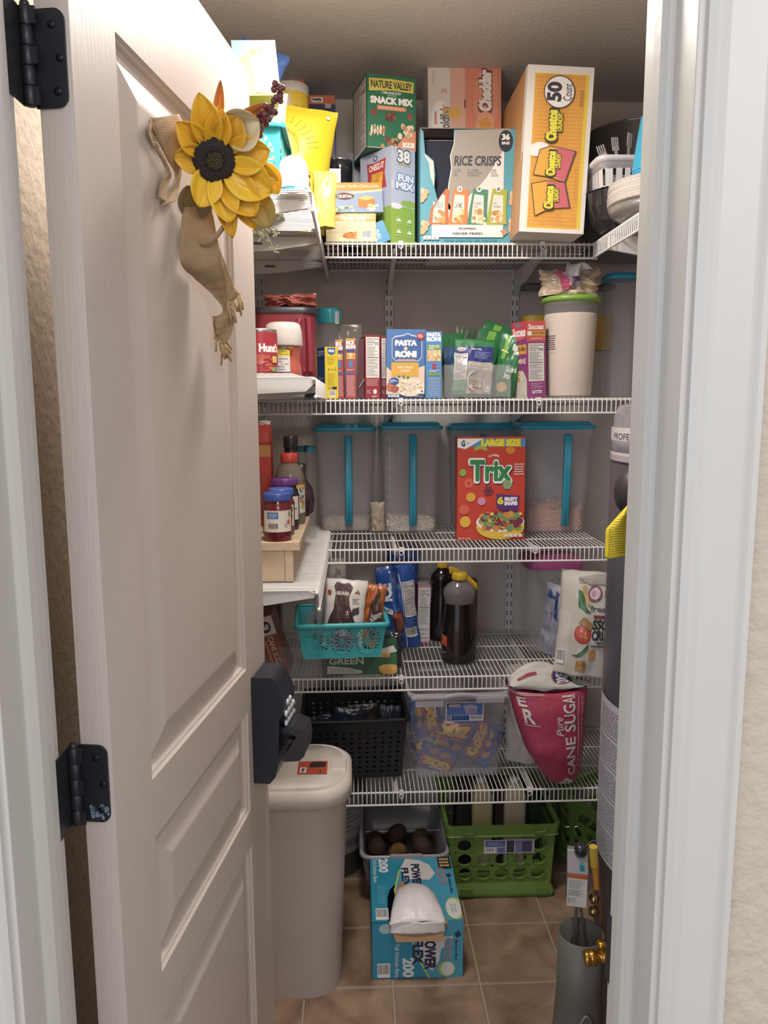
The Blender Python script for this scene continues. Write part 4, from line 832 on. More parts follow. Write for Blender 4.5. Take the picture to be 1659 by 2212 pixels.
MB().lathe([(r_ * .95, hh_ * .575), (r_ * .98, hh_ * .60), (r_ * .93, hh_ * .84), (r_ * .86, hh_ * .95), (r_ * .7, hh_ * .99), (.001, hh_)], mat('#e9e2da', .4), seg=44, cap1=False).build('cap', o)
a = Art(cyl(0, 0, r_ * .905, .004, hh_ * .56, -140, -20), .3); a.rect(0, 0, .62, .14, '#3c3a66', 10); a.rect(0, .14, .62, .66, '#e3ddd8', 10); a.rect(0, .66, .62, .86, '#e8cf2c', 10); a.lines(.04, .18, .58, .62, 5, '#7a7678'); a.lines(.04, .70, .56, .84, 3, '#6b5a20'); a.bits(.1, .86, .75, .98, 10, ['#5c8a3c', '#b5302c', '#2f5a2c'], .06, 4, .8); a.done(o, 'printed_label')
# clear jar, teal lid
xx, ww, hh_ = fit(683, 741, 681, 2.30, Z2)
o = jar('storage_jar', 'clear jar with a bright teal screw lid behind the blue and yellow box', 'jar', xx, 2.30, Z2, ww / 2, hh_, CLEARER, mat('#20a3b4', .3), lr=ww * .44, lh=.04, prof=[(ww * .47, 0), (ww * .49, .008), (ww * .49, hh_ * .70), (ww * .43, hh_ * .80), (ww * .41, hh_)], ridges=24)
MB().lathe([(ww * .46, .006), (ww * .465, hh_ * .5), (ww * .40, hh_ * .56), (.001, hh_ * .57)], mat('#7c7a66', .6, c2='#a89c7c', cs=30), seg=30, cap1=False).build('contents', o)
a = Art(cyl(0, 0, ww * .45, hh_ - .028, hh_ + .008, -60, -35), .4); a.rect(0, 0, 1, 1, '#d8cfc8', 6); a.done(o, 'printed_label')
bag('plastic_bag', 'thin clear plastic bag slumped behind the rice mix boxes', 'bag', (xx + .045, 2.34, Z2), .10, .22, .04, mat('#aaa49c', .15, alpha=.4), seed=31, base=.3)
# pasta box blue side + yellow front
def bar_f(a):
    a.rect(0, 0, 1, 1, '#e8cc2a'); a.poly([(.2, .98), (.8, .98), (.78, .88), (.5, .84), (.22, .88)], '#2c5f9c'); a.rect(.28, .9, .72, .95, '#cfd8e6'); a.lines(.18, .66, .85, .82, 7, '#a08a1c'); a.bits(.15, .55, .85, .60, 6, ['#3a3420'], .035, 2, .5); a.lines(.18, .26, .85, .5, 10, '#b09a20'); a.rect(.52, .18, .88, .235, '#2a3350'); a.text('5-27', .2, .185, .48, .23, '#6a6450', .02); a.bars(.28, .03, .78, .165, 14)
bx = cbox('pasta_box', 'yellow and blue dry pasta box standing beside the teal-lidded jar', 'pasta box', 702, 730, 749, 2.105, Z2, .075, 'l', 24, col='#1f4a8c', front=bar_f, left=lambda a: (a.rect(0, 0, 1, 1, '#1f4a8c'), a.text('ZITI', .35, .84, .92, .93, '#dfe4ee', .04), a.text('No. 76', .45, .38, .85, .42, '#dfe4ee', .02)))
cbox('pasta_box', 'flat navy box lying under the middle left shelf edge', 'pasta box', 658, 700, 838, 2.10, Z2, .10, 'c', 0, col='#1c2d5c', front=lambda a: (a.rect(0, 0, 1, 1, '#1c2d5c'), a.rect(.02, .06, .8, .12, '#c9b85c'), a.text('CAVATAPPI', .55, .2, .95, .5, '#8fa6d0', .02)))
def rr_f(a):
    a.rect(0, 0, 1, 1, '#b23a40'); a.rect(0, .97, 1, 1, '#e0a03c'); a.text('RICE\nRONI', .06, .83, .94, .96, '#f2e9e0', .05); a.rect(.1, .77, .9, .82, '#33498c'); a.rect(.08, .66, .92, .76, '#e3b25c'); a.bits(.15, .67, .85, .75, 10, ['#f0d9a0', '#d9963c'], .1, 3, .25)
    a.rect(.3, .52, .7, .64, '#3f7fb0'); a.lines(.12, .46, .9, .5, 2, '#e6b9b4'); a.rect(.12, .41, .88, .45, '#4a5aa8'); a.lines(.1, .04, .9, .39, 20, '#e0a8a6', 3, .5, .15)
cbox('rice_mix_box', 'narrow red rice mix box leaning beside the yellow pasta box', 'rice mix box', 727, 743, 734, 2.14, Z2, .10, 'c', 0, ry=-1, col='#a8323a', front=rr_f)
cbox('rice_mix_box', 'narrow red rice mix box standing left of the dark clear bin', 'rice mix box', 747, 769, 731, 2.11, Z2, .11, 'c', 0, col='#a8323a', front=rr_f)
o = cbox('storage_bin', 'dark reddish clear plastic bin between the narrow rice mix boxes and nutrition panels', 'bin', 771, 791, 734, 2.13, Z2, .20, 'c', 0, ry=2, col='#5c2a30'); o.data.materials.clear(); o.data.materials.append(mat('#6a3238', .2, alpha=.75))
MB().tube([(-.008, -.003, .03), (.010, -.004, .06), (.012, -.003, .10)], .0015, mat('#b9a8a4', .2), 6).build('handle', o)
nf_ = lambda num: (lambda a: (a.rect(0, 0, 1, 1, '#96222e'), a.facts(.06, .33, .94, .97, num), a.lines(.08, .2, .9, .31, 5, '#d99a98', 4, .5, .1), a.ell(.65, .11, .13, .04, '#eadfd8'), a.lines(.08, .08, .4, .14, 3, '#d9aaa6'), a.lines(.42, .02, .88, .05, 2, '#eadfd8')))
cbox('rice_mix_box', 'dark red box with a full white nutrition panel left of the blue pasta box', 'rice mix box', 789, 821, 724, 2.10, Z2, .14, 'c', 6, col='#8e1f2a', front=nf_('310'))
cbox('rice_mix_box', 'dark red box with its nutrition panel half hidden behind the blue pasta box', 'rice mix box', 823, 845, 727, 2.17, Z2, .12, 'c', 0, col='#8e1f2a', front=nf_('280'))
def pr_f(a):
    a.rect(0, 0, 1, 1, '#4472b4'); a.poly([(0, 0), (1, 0), (1, .48), (.8, .44), (.5, .34), (.2, .36), (0, .46)], '#e3c9b4'); a.rect(0, 0, 1, .06, '#272f5c')
    a.poly([(.14, .60), (.14, .86), (.22, .90), (.45, .92), (.55, .945), (.65, .92), (.85, .90), (.92, .86), (.92, .60), (.84, .54), (.24, .54)], '#cfd9ea'); a.poly([(.155, .605), (.155, .855), (.23, .885), (.45, .905), (.55, .93), (.65, .905), (.84, .885), (.905, .855), (.905, .605), (.83, .55), (.25, .55)], '#3a5fa4')
    a.rect(.29, .545, .76, .57, '#c99a5c'); a.ell(.5, .72, .045, .028, '#f0cfb0'); a.text('PASTA', .23, .765, .78, .84, '#f6f4f2', .07); a.text('RONI', .24, .60, .77, .685, '#f6f4f2', .07)
    a.rect(.13, .32, .84, .52, '#e3a93a'); a.text('PARMESAN', .30, .435, .68, .465, '#f6e8c8', .03); a.text('CHEESE', .36, .385, .62, .415, '#f6e8c8', .03)
    a.ell(.62, .16, .40, .13, '#e9dccc', 24); a.bits(.3, .06, .92, .24, 60, ['#e9d3a8', '#dfc08a', '#f0e2c0', '#c9a468'], .03, 6, .5); a.ell(.1, .17, .10, .06, '#c96a52'); a.ell(.22, .14, .11, .045, '#b5523f'); a.bits(.3, .29, .6, .33, 6, ['#5c8a3c'], .03, 3, .5)
    a.ell(.2, .25, .13, .055, '#2f4f94', 20, rot=8); a.text('DOUBLE\nINGREDIENT\nEASY', .1, .225, .30, .275, '#dfe4f0', .02); a.ell(.88, .90, .10, .055, '#b5303c', 20); a.text('NEW\nLOOK', .82, .88, .94, .925, '#f0dcd8', .03)
    a.rect(.78, .07, .98, .14, '#f0ece6'); a.text('4', .9, .085, .95, .125, '#2a3046', .04)
    for i in range(4): a.rect(.05 + i * .075, .015, .11 + i * .075, .055, '#c9cfe0')
    a.text('NET WT 5.1 OZ (145g)', .5, .02, .95, .04, '#c9cfe0', .02)
cbox('pasta_box', 'blue pasta box reading parmesan cheese, widest in its row', 'pasta box', 834, 917, 711, 2.09, Z2, .045, 'c', 0, col='#3f6aae', ry=.5, front=pr_f, top=lambda a: a.rect(0, 0, 1, 1, '#4a76b8'))
def pr2(a):
    a.rect(0, 0, 1, 1, '#4a86c8'); a.text('PASTA', .1, .925, .92, .98, '#f6f4f2', .07); a.text('RONI', .1, .855, .92, .915, '#f6f4f2', .07); a.rect(.1, .73, .95, .80, '#6ea04a'); a.text('ANGEL HAIR\nPASTA WITH\nHERBS', .2, .735, .85, .80, '#eef4e0', .02)
    a.rect(.1, .56, .95, .725, '#e0b88a'); a.bits(.15, .57, .9, .71, 26, ['#e9cc94', '#f0dcb0', '#c99a5c'], .07, 3, .35); a.rect(.42, .44, .66, .52, '#b5383c'); a.rect(.12, .34, .95, .38, '#6ea04a'); a.lines(.2, .39, .9, .43, 2, '#dfe8f4'); a.lines(.2, .03, .95, .32, 18, '#a8c6e8', 3, .5, .1)
cbox('pasta_box', 'narrow lighter blue pasta box with a green band, right of the parmesan box', 'pasta box', 919, 954, 716, 2.09, Z2, .10, 'c', 0, col='#3f74b4', front=pr2)
# clear bin with green rice pouches
b0 = at(960, 856, 2.10); b1 = at(1104, 856, 2.10)
o = empty('storage_bin', 'clear open plastic bin full of green rice pouches', 'bin', ((b0.x + b1.x) / 2, 2.20, Z2 + .002)); wb = b1.x - b0.x; mb = MB(); db = .19; hb = .088
for r0, r1 in (((-wb / 2, wb / 2, -db / 2, -db / 2 + .002), 0), ((-wb / 2, wb / 2, db / 2 - .002, db / 2), 0), ((-wb / 2, -wb / 2 + .002, -db / 2, db / 2), 0), ((wb / 2 - .002, wb / 2, -db / 2, db / 2), 0)): mb.box(*r0, 0, hb, CLEARER)
mb.box(-wb / 2, wb / 2, -db / 2, db / 2, 0, .002, CLEARER); mb.build('bin_wall', o)
mb = MB(); mb.tube([(-.010 + .018 * math.cos(t), -db / 2 - .003, .045 + .024 * math.sin(t)) for t in [PI / 2 + PI * i / 10 for i in range(11)]], .0018, mat('#e6e2e0', .2, alpha=.8), 6); mb.build('handle', o)
def p_rice(a):
    a.rect(.03, .02, .97, .98, '#1f6d3a', 16, 16); a.poly([(.18, .60), (.34, .60), (.40, .98), (.22, .98)], '#6fae3c'); a.poly([(.14, .76), (.44, .72), (.46, .70), (.14, .73)], '#e3d96a'); a.text('Rice', .56, .76, .78, .86, '#eef2ea', .05, shear=.2); a.text('Sides', .64, .69, .86, .76, '#eef2ea', .03, shear=.2); a.text('Cheddar &\nButter', .5, .3, .9, .5, '#e6eee0', .03); a.ell(.5, .15, .2, .08, '#e0b45c', 12)
def p_back(a):
    a.rect(.04, .03, .96, .97, '#2c7a46', 16, 16); a.poly([(.04, .55), (.96, .62), (.96, .88), (.04, .86)], '#26307c'); a.ell(.17, .82, .10, .035, '#e6ddd6'); a.text('Knorr', .10, .80, .24, .835, '#8a3a3c', .03); a.text('DIRECTIONS', .42, .81, .66, .84, '#dfe2f0', .03); a.lines(.5, .66, .9, .79, 5, '#8a92c4')
    a.facts(.02, .28, .34, .74, '230'); a.rect(.03, .08, .34, .28, '#6a9a78', 4, 4); a.rect(.36, .05, .96, .60, '#b9aba0', 6, 6); a.rect(.44, .12, .74, .28, '#8a4a3c'); a.bits(.46, .14, .72, .26, 16, ['#e0c27a', '#6a8a3c', '#e9dcb0'], .03, 3); a.bars(.8, .08, .93, .2, 10); a.lines(.4, .34, .9, .55, 5, '#9a8c84')
GR = mat('#1f6d3a', .22, vary=.2); bx0 = o.location.x
def pouch(label, px, py, Y, w, h, rot, art, seed, dz=.004, m=GR, tcat='pouch'):
    p = at(px, py, Y); return bag('rice_pouch', label, tcat, (p.x, Y, Z2 + dz), w, h, .022, m, rot, seed, .006, base=.35, front=art)
pouch('green rice pouch standing tallest and tilted, at the back of the clear bin', 1048, 850, 2.245, .125, .212, (-4, 17, 0), p_rice, 41)
pouch('green rice pouch just in front of the tallest one in the clear bin', 1046, 850, 2.205, .128, .188, (-4, 15, 0), p_rice, 42)
pouch('green rice pouch turned back to front with blue band and nutrition panel', 1018, 856, 2.125, .118, .158, (-5, 4, -3), p_back, 43)
pouch('green rice pouch folded at the right end of the clear bin, lettering sideways', 1080, 856, 2.150, .075, .172, (-4, 12, -20), p_rice, 44)
pouch('dark green pouch at the left end of the clear bin, mostly hidden', 985, 856, 2.20, .075, .178, (-4, -4, 10), lambda a: a.rect(.1, .5, .9, .8, '#2a4a7c', 8, 8), 45)
pouch('dark olive pouch peeking up at the back left of the clear bin', 980, 856, 2.26, .06, .205, (-2, 10, 0), None, 46, m=mat('#3a4a34', .4))
# boil in bag rice
def su_f(a):
    a.rect(0, 0, 1, 1, '#8a2f6c'); a.poly([(0, 1), (1, 1), (1, .82), (.4, .76), (0, .80)], '#c93a44'); a.ell(.5, .83, .5, .07, '#d8505a'); a.text('Success', .06, .81, .94, .92, '#f4ece6', .04, shear=.15); a.ell(.45, .955, .2, .02, '#5a7ab0'); a.rect(0, .58, 1, .70, '#d3a23c'); a.text('Boil-in-Bag', .05, .60, .95, .68, '#7a3a2c', .04)
    a.text('JASMINE', .04, .43, .95, .52, '#f0e0d4', .02); a.poly([(0, 0), (1, 0), (1, .25), (.75, .36), (.3, .36), (0, .28)], '#cfc4b8'); a.bits(.05, .02, .95, .3, 70, ['#e3dcd2', '#bdb2a4', '#d8cfc4'], .03, 3, .3); a.bits(.05, .24, .5, .36, 10, ['#c9813c', '#8a5a2c', '#e0a85c'], .07, 5, .6)
def su_s(a):
    a.rect(0, 0, 1, 1, '#9c3a80'); a.rect(0, .74, 1, 1, '#d9544a'); a.text('Success', .1, .89, .9, .96, '#f6ece4', .04, shear=.1); a.rect(.02, .81, 1, .87, '#d9a63c'); a.text('Boil-in-Bag', .3, .82, .97, .86, '#8a4a2c', .03); a.ell(.16, .84, .12, .03, '#f0ece2'); a.text('JASMINE', .2, .755, .84, .785, '#f0c8a0', .02); a.facts(.08, .22, .9, .71, '150'); a.lines(.2, .12, .85, .2, 4, '#d9a8cc'); a.rect(.25, .06, .75, .10, '#f0e8ee'); a.text('Riviana', .32, .068, .68, .093, '#4a2a44', .03)
cbox('rice_box', 'magenta and red boil in bag jasmine rice box beside the big rice canister', 'rice box', 1141, 1186, 692, 2.10, Z2, .07, 'l', 22, col='#8a2f6c', ry=-2.5, front=su_s, left=su_f)
# rice canister green lid
xx, ww, hh_ = fit(1184, 1302, 640, 2.12, Z2); r_ = ww / 2 * .99
o = empty('rice_canister', 'tall clear canister of white rice with a lime green lid', 'canister', (xx - .004, 2.165, Z2 + .002)); GL = mat('#7fae3c', .35)
MB().lathe([(r_ * .80, 0), (r_ * .84, .006), (r_ * .99, hh_ * .94), (r_ * 1.0, hh_ * .95), (r_ * 1.0, hh_ * .97)], mat('#d0cdcc', .08, alpha=.22, spec=.9), seg=56).build('clear_body', o)
mb = MB(); mb.lathe([(r_ * .82, .004), (r_ * .835, .01), (r_ * .965, hh_ * .80), (r_ * .94, hh_ * .83), (r_ * .5, hh_ * .845), (.001, hh_ * .85)], mat('#d9c2ae', .8, c2='#e9d8c8', cs=260, bump=.12, bscale=320), seg=48, cap1=False); tag(mb.build('rice', o), kind='stuff')
MB().lathe([(r_ * 1.02, hh_ * .945), (r_ * 1.07, hh_ * .95), (r_ * 1.08, hh_ * .985), (r_ * 1.0, hh_), (r_ * .5, hh_ * .99), (.001, hh_ * .99)], GL, seg=56, cap1=False).build('lid', o)
a = Art(cyl(0, 0, lambda z: r_ * .845 + (z - .006) * (r_ * .15) / (hh_ * .94), hh_ * .43, hh_ * .62, -162, -138), .4); a.rect(0, 0, 1, .18, '#e0d6d0', 4); a.lines(0, .2, 1, 1, 7, '#7a5a5c', 4, .5, .1); a.text('CAUTION', .1, .04, .9, .14, '#8a4a4c', .02); a.done(o, 'printed_label')
zl = Z2 + hh_ + .004
def tw(a): a.poly([(.28, .2), (.40, .15), (.36, .9), (.22, .85)], '#b5476a'); a.rect(.42, .3, .62, .8, '#8a7a98', 6, 6); a.text('W', .52, .5, .60, .7, '#2c2a3a', .05)
b_ = bag('plastic_bag', 'twisted clear bag of tan grain lying across the lime green lid', 'bag', (xx - .010, 2.16, zl), .17, .075, .10, mat('#cbb294', .12, c2='#bda58c', cs=20), seed=51, wob=.03, base=.35, front=tw, gloss=.15)
mb = MB(); mb.grid(lambda u, v: (-.005 + (u - .5) * (.04 + .02 * v) + .03 * v * v, -.055 + .012 * math.sin(u * 7) , .045 + .035 * math.sin(v * 2.6)), 10, 10, mat('#c9c4cc', .1, alpha=.85)); mb.build('folded_top', b_, solid=.0008)
# tall clear containers at the back right
def tallclear(name, label, px0, px1, pyt, Y, zs, lidm, alpha_m=CLEARER, band=None, handle=False, lidh=.016, sq=True):
    xx, ww, hh_ = fit(px0, px1, pyt, Y, zs); o = empty(name, label, 'food container', (xx, Y + ww * .4, zs + .002)); W_ = ww * .94; k = .86; n = .03
    MB().rings([rrect(W_ * k, W_ * k, n * .8, 0), rrect(W_ * k, W_ * k, n * .8, .004), rrect(W_, W_, n, hh_ - lidh), rrect(W_ * 1.02, W_ * 1.02, n, hh_ - lidh)], alpha_m).build('clear_body', o)
    MB().rings([rrect(W_ * 1.05, W_ * 1.05, n, hh_ - lidh), rrect(W_ * 1.06, W_ * 1.06, n, hh_ - lidh * .35), rrect(W_ * .97, W_ * .97, n, hh_ - lidh * .3), rrect(W_ * .9, W_ * .9, n, hh_)], lidm).build('lid', o)
    if band: MB().rings([rrect(W_ * .955, W_ * .955, n, hh_ * .42), rrect(W_ * .985, W_ * .985, n, hh_ * .72)], band, False, False).build('label_wrap', o)
    return o
tallclear('food_container', 'tall clear container with a bright teal lid behind the right jamb', 1309, 1380, 590, 2.20, Z2, BLUELID)
tallclear('food_container', 'clear container with a yellow label right behind the rice canister', 1270, 1330, 612, 2.37, Z2, mat('#4a474c', .4), band=mat('#c79a2c', .4, vary=.2))
tallclear('food_container', 'grey clear container with a yellow strip left behind the rice canister', 1128, 1186, 612, 2.36, Z2, mat('#5a5658', .4), band=mat('#d9b32c', .4))
# ================================================================ third shelf
Z3 = SZ[2]
def cereal(label, px0, px1, pyt, pyb, depth, hx, fill=None, seed=1, wide=False, hpx=None):
    Y = atz((px0 + px1) / 2, pyb, Z3).y; xx, ww, hh_ = fit(px0, px1, pyt, Y, Z3)
    o = empty('cereal_container', label, 'food container', (xx, Y + depth / 2, Z3 + .002), group='blue-lidded cereal containers'); W_ = ww / 1.10; n = .022; k = .90 if not wide else .86; hb = hh_ * .945
    def f(s): return (W_ * s, depth * s)
    MB().rings([rrect(*f(k * .98), n, 0), rrect(*f(k), n, .005), rrect(*f(.985), n, hb * .9), rrect(*f(1.03), n, hb * .915), rrect(*f(1.04), n, hb)], CLEAR).build('clear_body', o)
    mb = MB(); mb.rings([rrect(*f(1.07), n, hb - .004), rrect(*f(1.09), n, hb + .002), rrect(*f(1.09), n, hb + .008), rrect(*f(1.0), n, hb + .010), rrect(*f(.98), n, hh_ - .003), rrect(*f(.93), n, hh_)], BLUELID); mb.build('lid', o, bevel=.001)
    hm = MB(); hxx = hx * W_; z0, z1 = hb * .065, hb * .945; yk = lambda z: -depth / 2 * (k + (.985 - k) * z / (hb * .9)); wd = .0115
    prof = [(-wd, 0), (-wd * .9, -.008), (-wd * .45, -.010), (0, -.0065), (wd * .45, -.010), (wd * .9, -.008), (wd, 0)]
    R_ = []
    for t, out in ((0, .0), (.004, .012), (.012, .018), (.5, .020), (.988, .018), (.996, .012), (1, 0)):
        z = z0 + (z1 - z0) * t; R_.append([(hxx + a * (1 if .01 < t < .99 else .9), yk(z) - .001 - out + (b_ if out else b_ * .3), z) for a, b_ in prof])
    hm.rings(R_, BLUELID, True, True); hm.build('handle', o)
    if fill:
        c, c2, lvl, rad = fill; m_ = MB(); rr = random.Random(seed); cm_ = [mat(c, .8, c2=c2, cs=60, bump=.4, bscale=200), mat(c2, .8)]
        m_.rings([rrect(*f(k * .93), n * .8, .004), rrect(*f(k * .95), n * .8, lvl * .8), rrect(*f(k * .6), n * .6, lvl)], cm_[0])
        for i in range(170):
            s_ = rr.random(); face = rr.random() < .6
            x = rr.uniform(-.5, .5) * W_ * k * .9; y = -depth * k * .46 if face else rr.uniform(-.45, .45) * depth * k; z = rr.uniform(.008, lvl) if face else lvl * rr.uniform(.85, 1.08)
            m_.ball((x, y, z), rad * rr.uniform(.7, 1.2), rad * .8, rad * rr.uniform(.5, .9), cm_[i % 2], 6, 4)
        tag(m_.build('cereal', o), kind='stuff')
    return o
cereal('blue-lidded cereal container nearly empty, leftmost of the row on the third shelf', 676, 815, 918, 1150, .20, .06, ('#cbb8a8', '#b9a294', .040, .005), 1)
cereal('blue-lidded cereal container with pale puffs at the bottom, second from the left', 819, 958, 914, 1152, .20, .02, ('#e6d8c4', '#cfbda6', .045, .007), 2)
cereal('blue-lidded cereal container hidden behind the bright red cereal carton', 966, 1118, 915, 1138, .16, .0, None, 3)
cereal('blue-lidded cereal container with reddish flakes, rightmost and widest in the row', 1117, 1287, 913, 1152, .17, .12, ('#b8785a', '#e0a07c', .085, .006), 4, True)
bag('cereal_bag', 'clear inner bag of pale puffed cereal between the two left containers', 'bag', (at(817, 1150, 2.33).x, 2.35, Z3 + .004), .045, .09, .03, mat('#c4b09a', .3, c2='#a8937c', cs=70), seed=61, base=.3)
def tx(a):
    RD_ = '#d23c2c'; a.rect(0, 0, 1, 1, RD_); a.rect(0, .905, 1, .985, '#3a8ecb'); a.text('LARGE SIZE', .36, .915, .92, .975, '#f0e22c', .08, out='#b59a2c', ow=.02); a.poly([(0, .985), (.38, .985), (.12, .885), (0, .90)], '#f0ebea'); a.text('G', .06, .91, .11, .965, '#2c3a6c', .06); a.lines(.13, .93, .2, .95, 2, '#7a82a0')
    # loops, swirls and puffs in place of the cartoon animal
    a.ell(.34, .87, .10, .05, '#a8b83c', 14, 0, 180, 0); a.ell(.34, .865, .05, .02, RD_, 10, 0, 180); a.ell(.78, .87, .07, .035, '#e8862c', 14, rot=-30)
    a.text('CLASSIC', .46, .80, .62, .82, '#f4ece8', .04, arc=.8)
    a.text('Trix', .19, .56, .81, .77, '#4b2a6c', .10, shear=0); a.text('Trix', .18, .57, .80, .78, '#f2f0e8', .09); a.text('Trix', .195, .58, .79, .775, '#2e8a4c', .045)
    a.lines(.84, .63, .99, .75, 5, '#f2d0c4', 4, .5, .1)
    for (u, v, c, c2) in ((.17, .555, '#e0604c', '#c03a34'), (.46, .48, '#7a3440', '#5a2430'), (.74, .54, '#7fae7c', '#e0604c')):
        for k in range(6): a.ell(u + .045 * math.cos(k * 1.047), v + .03 * math.sin(k * 1.047), .03, .02, c, 9)
        a.ell(u, v, .022, .015, c2, 9)
    a.ell(.10, .30, .075, .05, '#e0604c'); a.ell(.2, .42, .07, .045, '#e9a83a'); a.ell(.12, .18, .08, .055, '#f0b43c'); a.ell(.36, .38, .06, .04, '#d98ab0'); a.ell(.08, .66, .05, .035, '#8fb84c')
    a.poly([(.58, .45), (.92, .43), (.90, .28), (.64, .29), (.58, .33)], '#56307c'); a.text('6', .60, .35, .68, .42, '#f0e22c', .06); a.text('FRUITY\nSHAPES', .70, .34, .89, .415, '#f4f0f4', .05)
    a.ell(.64, .13, .36, .125, '#e9c23c', 28); a.ell(.64, .175, .36, .095, '#f4f0ea', 28); a.ell(.65, .185, .335, .085, '#d9853c', 26); a.bits(.36, .11, .94, .26, 110, ['#e08a3c', '#c93c44', '#8fb04c', '#e9d25c', '#7a3440', '#6a9a6c', '#e0a04c'], .042, 6, .65)
    a.text('NET WT 13.9 OZ', .02, .01, .2, .026, '#f2d8d0', .02)
    for i in range(4): a.rect(.70 + i * .07, .03, .755 + i * .07, .06, '#f0e2dc')
Yt = atz(1060, 1166, Z3).y
cbox('cereal_carton', 'bright red large size cereal carton in front of the third container', 'cereal box', 988, 1134, 944, Yt, Z3, .055, 'c', 0, rx=-1.5, col='#b8342c', gloss=.28, front=tx)
tallclear('food_container', 'small clear container with a flat blue lid at the left end of the third shelf', 640, 685, 966, 2.2, Z3, mat('#2a7e98', .35))
# wooden riser: two long boards, seen end on
ZS = 1.098; WD = mat('#e2cbb0', .6, c2='#c8a478', cs=9, bump=.1, bscale=60)
for n_ in WD.node_tree.nodes:
    if n_.type == 'TEX_NOISE' and n_.inputs['Scale'].default_value == 9:
        mp = WD.node_tree.nodes.new('ShaderNodeMapping'); mp.inputs['Scale'].default_value = (1, .12, 3.0); WD.node_tree.links.new([q for q in WD.node_tree.nodes if q.type == 'TEX_COORD'][0].outputs['Object'], mp.inputs[0]); WD.node_tree.links.new(mp.outputs[0], n_.inputs['Vector'])
YR = 1.655; xr = at(628, 1255, YR).x; zt_r = at(600, 1190, YR).z; zt_b = at(620, 1193, YR).z
o = empty('wooden_riser', 'pale pine riser under the jam jars on the left shelf', 'riser', (xr, YR, ZS + .002)); Lr = .40; TZ = zt_r - ZS - .002
MB().box(-.26, .0215, 0, Lr, TZ, TZ + .019, WD).build('top_board', o, bevel=.001)
MB().box(-.012, .006, .003, Lr - .003, 0, TZ - .0004, WD).build('front_board', o, bevel=.001); MB().box(-.25, -.0125, .006, .024, 0, TZ - .0004, WD).build('end_board', o, bevel=.001)
ZJ = ZS + .002 + TZ + .019 + .001
def jam(label, px0, px1, pyt, Y, body, lidc, lab, group=None):
    xx, ww, hh_ = fit(px0, px1, pyt, Y, ZJ); r_ = ww / 2
    o = jar('jam_jar', label, 'jar', xx, Y + r_ * .3, ZJ, r_, hh_ - .006, mat(body, .12, vary=.2), mat(lidc, .3), lr=r_ * .90, lh=.016, prof=[(r_ * .9, 0), (r_ * .97, .004), (r_ * .97, .012), (r_, .016), (r_, hh_ * .66), (r_ * .93, hh_ * .76), (r_ * .82, hh_ * .82), (r_ * .82, hh_ * .92)], ridges=40, group=group)
    a = Art(cyl(0, 0, r_ + .0002, hh_ * .2, hh_ * .66, -145, -20), .35); lab(a); a.done(o, 'printed_label'); return o
def lab1(a): a.rect(0, 0, 1, 1, '#e6d9cc', 16); a.rect(.02, .95, .98, .99, '#b5505a', 10); a.rect(.16, .62, .52, .92, '#2f6ab0', 6); a.lines(.2, .66, .5, .88, 4, '#cfe0f0', 3, .4); a.bars(.18, .08, .52, .44, 18); a.ell(.86, .45, .06, .12, '#c9504a'); a.ell(.9, .8, .05, .15, '#6a9a4c'); a.text('9.2', .72, .2, .8, .4, '#7a5a4c', .02)
def lab2(a): a.rect(0, 0, 1, 1, '#e3dccf', 16); a.ell(.72, .72, .12, .14, '#2f5a9c', 16); a.text('GV', .66, .66, .78, .78, '#e8ecf4', .04); a.text('Grape', .62, .42, .9, .55, '#5a3a6c', .03); a.poly([(.3, 0), (1, 0), (1, .3), (.5, .2)], '#3a3040')
jam('nearest red jam jar with a shiny blue lid and barcode label on the riser', 566, 630, 1066, 1.68, '#6e1622', '#3a58b4', lab1, 'jam jars on the riser')
jam('blue-lidded red jam jar second in line on the riser', 576, 636, 1056, 1.752, '#6e1622', '#3a58b4', lab1, 'jam jars on the riser')
jam('dark jam jar with a purple lid behind the blue-lidded ones', 582, 646, 1034, 1.83, '#1e1c1a', '#6a2f80', lab2)
# red cap juice bottle
xx, ww, hh_ = fit(592, 658, 979, 1.91, ZJ); r_ = ww / 2
o = empty('bottle', 'clear bottle with a red cap and pale label behind the purple-lidded jar', 'bottle', (xx, 1.925, ZJ))
MB().lathe([(r_ * .95, 0), (r_, .006), (r_, hh_ * .60), (r_ * .96, hh_ * .68), (r_ * .75, hh_ * .80), (r_ * .52, hh_ * .86), (r_ * .5, hh_ * .9)], mat('#8f8276', .1, alpha=.75, c2='#6f6450'), seg=40).build('bottle_body', o)
MB().lathe([(r_ * .56, hh_ * .87), (r_ * .58, hh_ * .88), (r_ * .56, hh_ * .98), (r_ * .5, hh_), (.001, hh_)], mat('#c9382f', .35), seg=36, cap1=False).build('cap', o)
a = Art(cyl(0, 0, r_ + .0003, hh_ * .16, hh_ * .56, -150, -10), .35); a.rect(0, 0, 1, .82, '#e6dfd2', 16); a.rect(0, .82, 1, 1, '#e0bf5c', 16); a.ell(.80, .82, .07, .1, '#2f5a9c'); a.text('Cider', .68, .5, .92, .68, '#4a5a3c', .03); a.bits(.65, .1, .9, .45, 10, ['#e0a03c', '#c9683c', '#b8c46c'], .06, 3, 1.4); a.done(o, 'printed_label')
xx, ww, hh_ = fit(616, 646, 952, 2.02, ZJ); o = jar('sauce_bottle', 'black sauce bottle standing behind the red-capped bottle', 'bottle', xx, 2.0, ZJ, ww / 2 * 1.1, hh_, mat('#17141a', .12), mat('#1a181c', .3), lr=ww / 2, lh=.03, bname='bottle_body')
